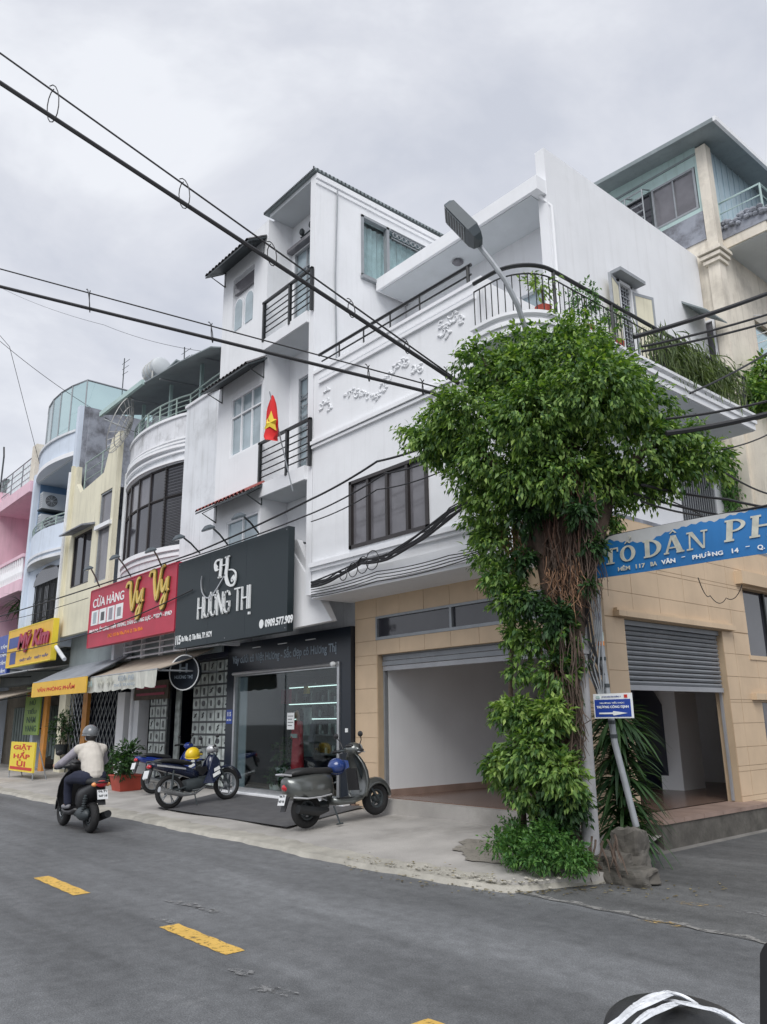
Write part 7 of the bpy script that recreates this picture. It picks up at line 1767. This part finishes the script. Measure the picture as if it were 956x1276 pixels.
# trunks & limbs
q = MB(); def_=lambda px,py,y: W(px,py,'y',y)
TR=[([(700,1075,7.35),(704,980,7.4),(712,900,7.45),(716,820,7.45),(714,740,7.42),(706,660,7.4),(700,580,7.4),(705,500,7.4)],[.18,.14,.12,.11,.13,.16,.14,.09]),
    ([(690,1075,7.4),(694,960,7.45),(700,860,7.45),(690,780,7.4),(680,700,7.35),(672,640,7.3),(655,560,7.2),(640,480,7.1)],[.11,.09,.08,.09,.12,.11,.09,.05]),
    ([(650,1040,7.2),(648,960,7.22),(640,900,7.25),(634,830,7.25),(640,760,7.25),(655,700,7.3),(668,650,7.3)],[.05,.045,.035,.03,.035,.05,.07]),
    ([(712,760,7.4),(735,690,7.5),(760,620,7.7),(800,560,7.9),(840,545,8.0)],[.12,.12,.10,.06,.03]),
    ([(672,650,7.3),(640,600,7.1),(600,560,6.9),(560,550,6.8)],[.10,.07,.045,.02]),([(700,580,7.4),(745,500,7.7),(770,440,7.8)],[.09,.06,.02]),([(655,560,7.2),(620,480,7.0),(600,440,6.9)],[.06,.04,.02])]
for pts,rs2 in TR:
    V=[def_(*p) for p in pts]; V=[v+Vector((.02*math.sin(i*2.3),.03*math.cos(i*1.9),0)) for i,v in enumerate(V)]; q.tube(V,rs2,12)
for k in range(9):
    a=k*.7; b=def_(702,1070,7.4); q.tube([b+Vector((.12*math.cos(a),.12*math.sin(a),.35)),b+Vector((.25*math.cos(a),.22*math.sin(a),.08)),b+Vector((.5*math.cos(a),.38*math.sin(a),-.05))],[.06,.05,.02],7)
tk=fuse(q,'trunk','bark',tree,.022,2)
# aerial roots: curtains of fine strands
def roots(pxs, y0, y1, n, m, seed, ln=(.3,.9), r=.006):
    q=MB(); rr=random.Random(seed)
    for k in range(n):
        t=rr.random(); px=pxs[0]+(pxs[1]-pxs[0])*t; a=W(px,rr.uniform(*y0),'y',rr.uniform(7.12,7.38)); l=rr.uniform(*ln); x=a.x; pts=[]
        for j in range(5): pts.append((x+rr.gauss(0,.014*j),a.y+rr.gauss(0,.012*j),a.z-l*j/4))
        q.tube(pts,[r,r,r*.9,r*.7,r*.3],4,False)
    return q.build('aerial_roots',m,tree)
roots((676,722),(560,640),0,130,'root',3,(.5,1.2),.008)
roots((678,724),(640,690),0,100,'bark',4,(.3,.8),.007)
roots((680,724),(690,738),0,110,'root_tip',14,(.15,.40),.005)
roots((622,655),(640,690),0,90,'root_tip',6,(.15,.35),.005)
roots((722,742),(600,690),0,80,'bark',7,(.4,1.0),.007)
roots((698,724),(760,930),0,90,'bark',16,(.3,.8),.009)
roots((672,705),(780,960),0,90,'root',17,(.3,.7),.006)
# leaf-covered lower trunk (sprouting shoots)
def sprout(blobs_, n, per, m, seed, size=.10, spread=.07, parent=tree, name='trunk_shoots', droop=.45):
    g=np.random.default_rng(seed); bb=[WB(*a) for a in blobs_]; P,D=clump_cloud(bb,n,per,spread,g,.35); return leaves(name,m,parent,P,D,size,droop,rnd=g)
sprout([(694,840,7.2,26),(700,790,7.25,22),(664,800,7.2,20),(640,750,7.1,26),(625,720,7.0,24),(645,790,7.15,18),(645,835,7.15,14),(685,900,7.1,32),(640,890,7.05,24),(665,940,7.0,38),(625,955,6.95,22),(695,960,7.05,32),(712,985,7.1,20),(655,985,7.0,26)],820,14,'leaf',21,.085,.06)
sprout([(640,885,6.95,24),(625,955,6.9,22),(700,965,6.95,28),(690,890,7.0,22),(665,930,6.95,24)],130,13,'leaf_young',22,.088,.055)
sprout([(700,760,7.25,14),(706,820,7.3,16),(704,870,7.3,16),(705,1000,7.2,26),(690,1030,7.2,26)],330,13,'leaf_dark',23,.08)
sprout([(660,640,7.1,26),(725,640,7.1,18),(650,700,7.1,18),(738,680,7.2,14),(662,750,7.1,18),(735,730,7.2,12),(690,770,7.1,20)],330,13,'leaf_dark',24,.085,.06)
# low bush at the foot
bush = thing('low_bush',(-6,7.1,.1),'low green bush spreading round the foot of the ficus','bush')
sprout([(640,1060,6.85,22),(675,1062,6.85,26),(710,1068,6.95,22),(690,1045,7.0,26),(655,1045,7.0,22),(618,1048,6.95,14),(725,1075,7.05,12),(640,1030,7.1,14)],620,11,'leaf_bush',31,.055,.05,bush,'foliage',.0)
q=MB(); rr=random.Random(8)
for k in range(26):
    a=W(rr.uniform(625,728),1082,'z',.07); q.tube([a,a+Vector((rr.uniform(-.1,.1),rr.uniform(-.1,.1),.22)),a+Vector((rr.uniform(-.2,.2),rr.uniform(-.15,.15),.42))],[.006,.005,.003],4)
q.build('stems','bark',bush)
# rocks beside the pole
def rock(name, px, py, y, r, sq, seed, lab):
    g=random.Random(seed); c=W(px,py,'y',y); c.z=r[2]*.82; q=MB(); q.ell(c,(r[0],r[1],r[2]),44,28)
    from mathutils import noise
    for v in q.v:
        d=v-c; e_=max(abs(d.x)/r[0],abs(d.y)/r[1],abs(d.z)/r[2]); sc_=(1/e_)**.8 if e_>.05 else 1; n_=noise.noise(v*2.6+Vector((seed,0,0)))*.22+abs(noise.noise(v*5.1+Vector((0,seed,0))))*.25-.05+noise.noise(v*9+Vector((seed,0,0)))*.20+noise.noise(v*22)*.08; v.xyz=c+d*sc_*(1+n_)
    return tag(q.build(name,'rock'),lab,'rock')
rock('rock',787,1050,7.8,(.17,.17,.27),1,3,'tall brown rock block holding up the leaning pole'); rock('rock',757,1066,7.6,(.26,.22,.15),1,9,'low craggy rock with exposed roots between the post and the tall rock')
rock('rock',775,1080,7.6,(.32,.2,.09),1,14,'flat rubble stone at the road edge in front of the rocks')
q=MB(); rr=random.Random(15)
for k in range(14):
    a=W(725+rr.uniform(-8,45),1045+rr.uniform(-12,16),'y',7.38); dx=rr.uniform(-.12,.22); q.tube([a+Vector((dx*t_+.008*math.sin(k+t_*7),-.04-.12*t_,-.05-.24*t_)) for t_ in (0,.2,.4,.6,.8,1)],[.012,.011,.010,.008,.006,.003],5)
tag(q.build('surface_roots','bark'),'tangle of bare ficus roots gripping the low rock','tree roots')
# strap-leaved plant (dracaena) behind the sign
def strap_plant(base, n, L_, label, name='dracaena', m='leaf_dark', seed=1, w=.03, tiers=(0,), tall=1.):
    t=thing(name,base,label,'plant'); q=MB(); rr=random.Random(seed); b=Vector(base)
    for z0 in tiers:
        for k in range(n):
            a=rr.uniform(0,6.283); l=L_*rr.uniform(.6,1.15); el=rr.uniform(.1,1.2); pts=[]; c=b+Vector((0,0,z0)); d=Vector((math.cos(a),math.sin(a),0)); s=Vector((-math.sin(a),math.cos(a),0))
            for j in range(7):
                u=j/6; x=l*u*math.cos(el*(1-.3*u)); z=l*(math.sin(el)*u-1.05*u*u*(.4+.5*(1-el/1.3))); pts.append((c+d*x+Vector((0,0,z*tall)),w*(math.sin(math.pi*(u*.9+.08))**.7)))
            vs=[]; 
            for p,ww in pts: vs+=[p-s*ww-Vector((0,0,-.3*ww)),p,p+s*ww+Vector((0,0,.3*ww))]
            i0=len(q.v); q.v+=vs
            for j in range(6):
                for i in (0,1): q.f.append((i0+j*3+i,i0+j*3+i+1,i0+j*3+i+4,i0+j*3+i+3))
    q.build('foliage',m,t,smooth='all'); MB().tube([b-Vector((0,0,.3)),b+Vector((0,0,max(tiers)+.05))],.03,7).build('stem','bark',t); return t
p=W(795,1000,'y',8.7); strap_plant((p.x-.1,8.55,.3),120,.55,'big dark strap-leaved plant growing behind the blue direction sign',tiers=(.1,.35,.6,.85,1.1,1.3),seed=4,w=.022)
# potted plants
def pot(px,py,y,r,h,m,label,mleaf='leaf_dark',fh=.55,n=60,seed=1,size=.12,cat='potted plant',spread=.1):
    c=W(px,py,'y',y); t=thing('potted_plant',(c.x,y,c.z),label,cat); q=MB(); q.loft([[Vector((c.x+rr*sx_,y+rr*sy_,c.z+z)) for sx_,sy_ in ((-1,-1),(1,-1),(1,1),(-1,1))] for rr,z in ((r*.8,0),(r,h*.92),(r*1.08,h*.92),(r*1.08,h),(r*.95,h),(r*.93,h*.9))] if m=='pot_red' else [[Vector((c.x+rr*math.cos(k*.449),y+rr*math.sin(k*.449),c.z+z)) for k in range(14)] for rr,z in ((r*.75,0),(r,h*.92),(r*1.06,h),(r*.95,h),(r*.93,h*.9))])
    q.build('planter',m,t); MB().tube([(c.x,y,c.z+h*.86),(c.x,y,c.z+h*.88)],r*.9,10).build('soil','soil',t)
    g=np.random.default_rng(seed); bb=[(c.x+g.normal(0,r*.5),y+g.normal(0,r*.3),c.z+h+fh*f,fh*.42) for f in (.35,.6,.8)]; P,D=clump_cloud(bb,n,9,spread,g,.3); leaves('foliage',mleaf,t,P,D,size,.0,rnd=g)
    q=MB(); rr2=random.Random(seed)
    for k in range(9): q.tube([(c.x+rr2.uniform(-r,r)*.5,y+rr2.uniform(-r,r)*.5,c.z+h*.8),(c.x+rr2.uniform(-r,r),y+rr2.uniform(-r,r)*.5,c.z+h+fh*.8)],.008,4)
    q.build('stem','bark',t); return t
pot(157,985,8.0,.30,.36,'pot_red','leafy plant in a square red planter on the pavement left of the motorcycles',fh=.62,n=95,seed=3,size=.14)
pot(137,990,8.3,.18,.25,'dark_metal','small dark plant pot just left of the square red planter',fh=.55,n=50,seed=8,size=.12)
pot(76,940,8.9,.2,.3,'dark_metal','bushy plant in front of the folding grille doorway',fh=.9,n=60,seed=12,size=.12)
for i,(px,py,y,lab) in enumerate(((352,972,9.7,'tall-stemmed plant in the larger white pot behind the shop glass'),(343,990,9.5,'low plant in a small white pot at the left behind the shop glass'),(358,992,9.45,'small plant in a white bowl nearest the mannequin behind the glass'))):
    pot(px,py,y,(.2,.13,.13)[i],(.26,.2,.16)[i],'pot_white',lab,fh=(.55,.3,.25)[i],n=(45,26,20)[i],seed=30+i,size=.10,spread=.06)
# plant on the pink balcony
p=W(20,768,'y',8.3); strap_plant((p.x,8.4,p.z+.0),40,.8,'spiky palm plant on the lower pink balcony','balcony_palm','leaf_dark',9,.02,(.2,.5))
# balcony plants on the corner house
def bush_at(name,px,py,y,rpx,n,m,lab,seed,size=.07,x=None,sp=.05,droop=.2,per=10):
    c=W(px,py,'x',x) if x is not None else W(px,py,'y',y); d=(c-Vector((0,0,EYE))).dot(_f); r=rpx*d/FPX; t=thing(name,(c.x,c.y,c.z-r),lab,'plant'); g=np.random.default_rng(seed)
    P,D=clump_cloud([(c.x,c.y,c.z,r)],n,per,sp,g,.3); leaves('foliage',m,t,P,D,size,droop,rnd=g); MB().tube([(c.x,c.y,7.30),(c.x,c.y,max(c.z,7.6))],.012,5).build('stem','bark',t)
    MB().tube([(c.x,c.y,7.30),(c.x,c.y,7.52)],[.10,.13],12).build('pot','pot_red',t); return t
bush_at('balcony_plant',675,357,8.6,20,26,'leaf_young','thin sapling standing inside the curved corner of the balcony',41,.09,sp=.09,per=7)
bush_at('balcony_plant',728,372,9,24,75,'leaf_bush','round fine-leaved plant on the balcony between the corner and the grilled door',42,.06,x=-6.3)
bush_at('balcony_plant',765,395,9,14,40,'leaf_bush','small bushy plant in front of the grilled balcony door',43,.06,x=-6.3)
for i,(px,py,rp,lab) in enumerate(((838,440,24,'first clump of grassy foliage draping over the balcony rail'),(868,458,22,'second clump of grassy foliage draping over the balcony rail'),(893,468,20,'last clump of grassy foliage at the far end of the balcony'))):
    c=W(px,py,'x',-6.2); t=thing('draping_plant',(c.x,c.y,7.3),lab,'plant'); g=np.random.default_rng(50+i); n=700
    P=np.stack([c.x+g.normal(0,.10,n),c.y+g.normal(0,.42,n),c.z+g.normal(0,.20,n)],1); D=np.tile([.15,0,-.4],(n,1)); leaves('foliage','leaf_grass',t,P,D,.30,.9,rnd=g,wid=.07)
# far-right foliage
t=thing('right_hand_tree',(-4.5,17,5),'dark leafy branch mass reaching in at the right edge behind the balcony end','tree')
g=np.random.default_rng(77); bb=[WB(*a) for a in ((935,490,16,26),(960,470,16.5,26),(975,500,16,34),(915,497,15.8,14))]; P,D=clump_cloud(bb,380,12,.12,g,.3); leaves('crown','leaf',t,P,D,.16,.5,rnd=g); P,D=clump_cloud(bb,60,12,.12,g,.3); leaves('young_leaves','leaf_young',t,P,D,.16,.5,rnd=g)
b=W(975,500,'y',16.2); MB().tube([b,(b.x+.3,16.3,3),(b.x+.4,16.4,0)],[.08,.12,.16],8).build('trunk','bark',t)
t=thing('hanging_creeper',(-6.2,15.4,5),'strip of creeper hanging down the pillar under the end of the balcony','plant')
g=np.random.default_rng(78); a=W(905,575,'y',15.3); b=W(912,635,'y',15.3); n=900; u=g.random((n,1)); P=np.array([[a.x,15.3,a.z]])*(1-u)+np.array([[b.x,15.3,b.z]])*u+g.normal(0,.09,(n,3)); leaves('foliage','leaf_bush',t,P,np.tile([0,-.2,-.5],(n,1)),.09,.6,rnd=g)
MB().tube([a,b],.01,4).build('stem','bark',t)
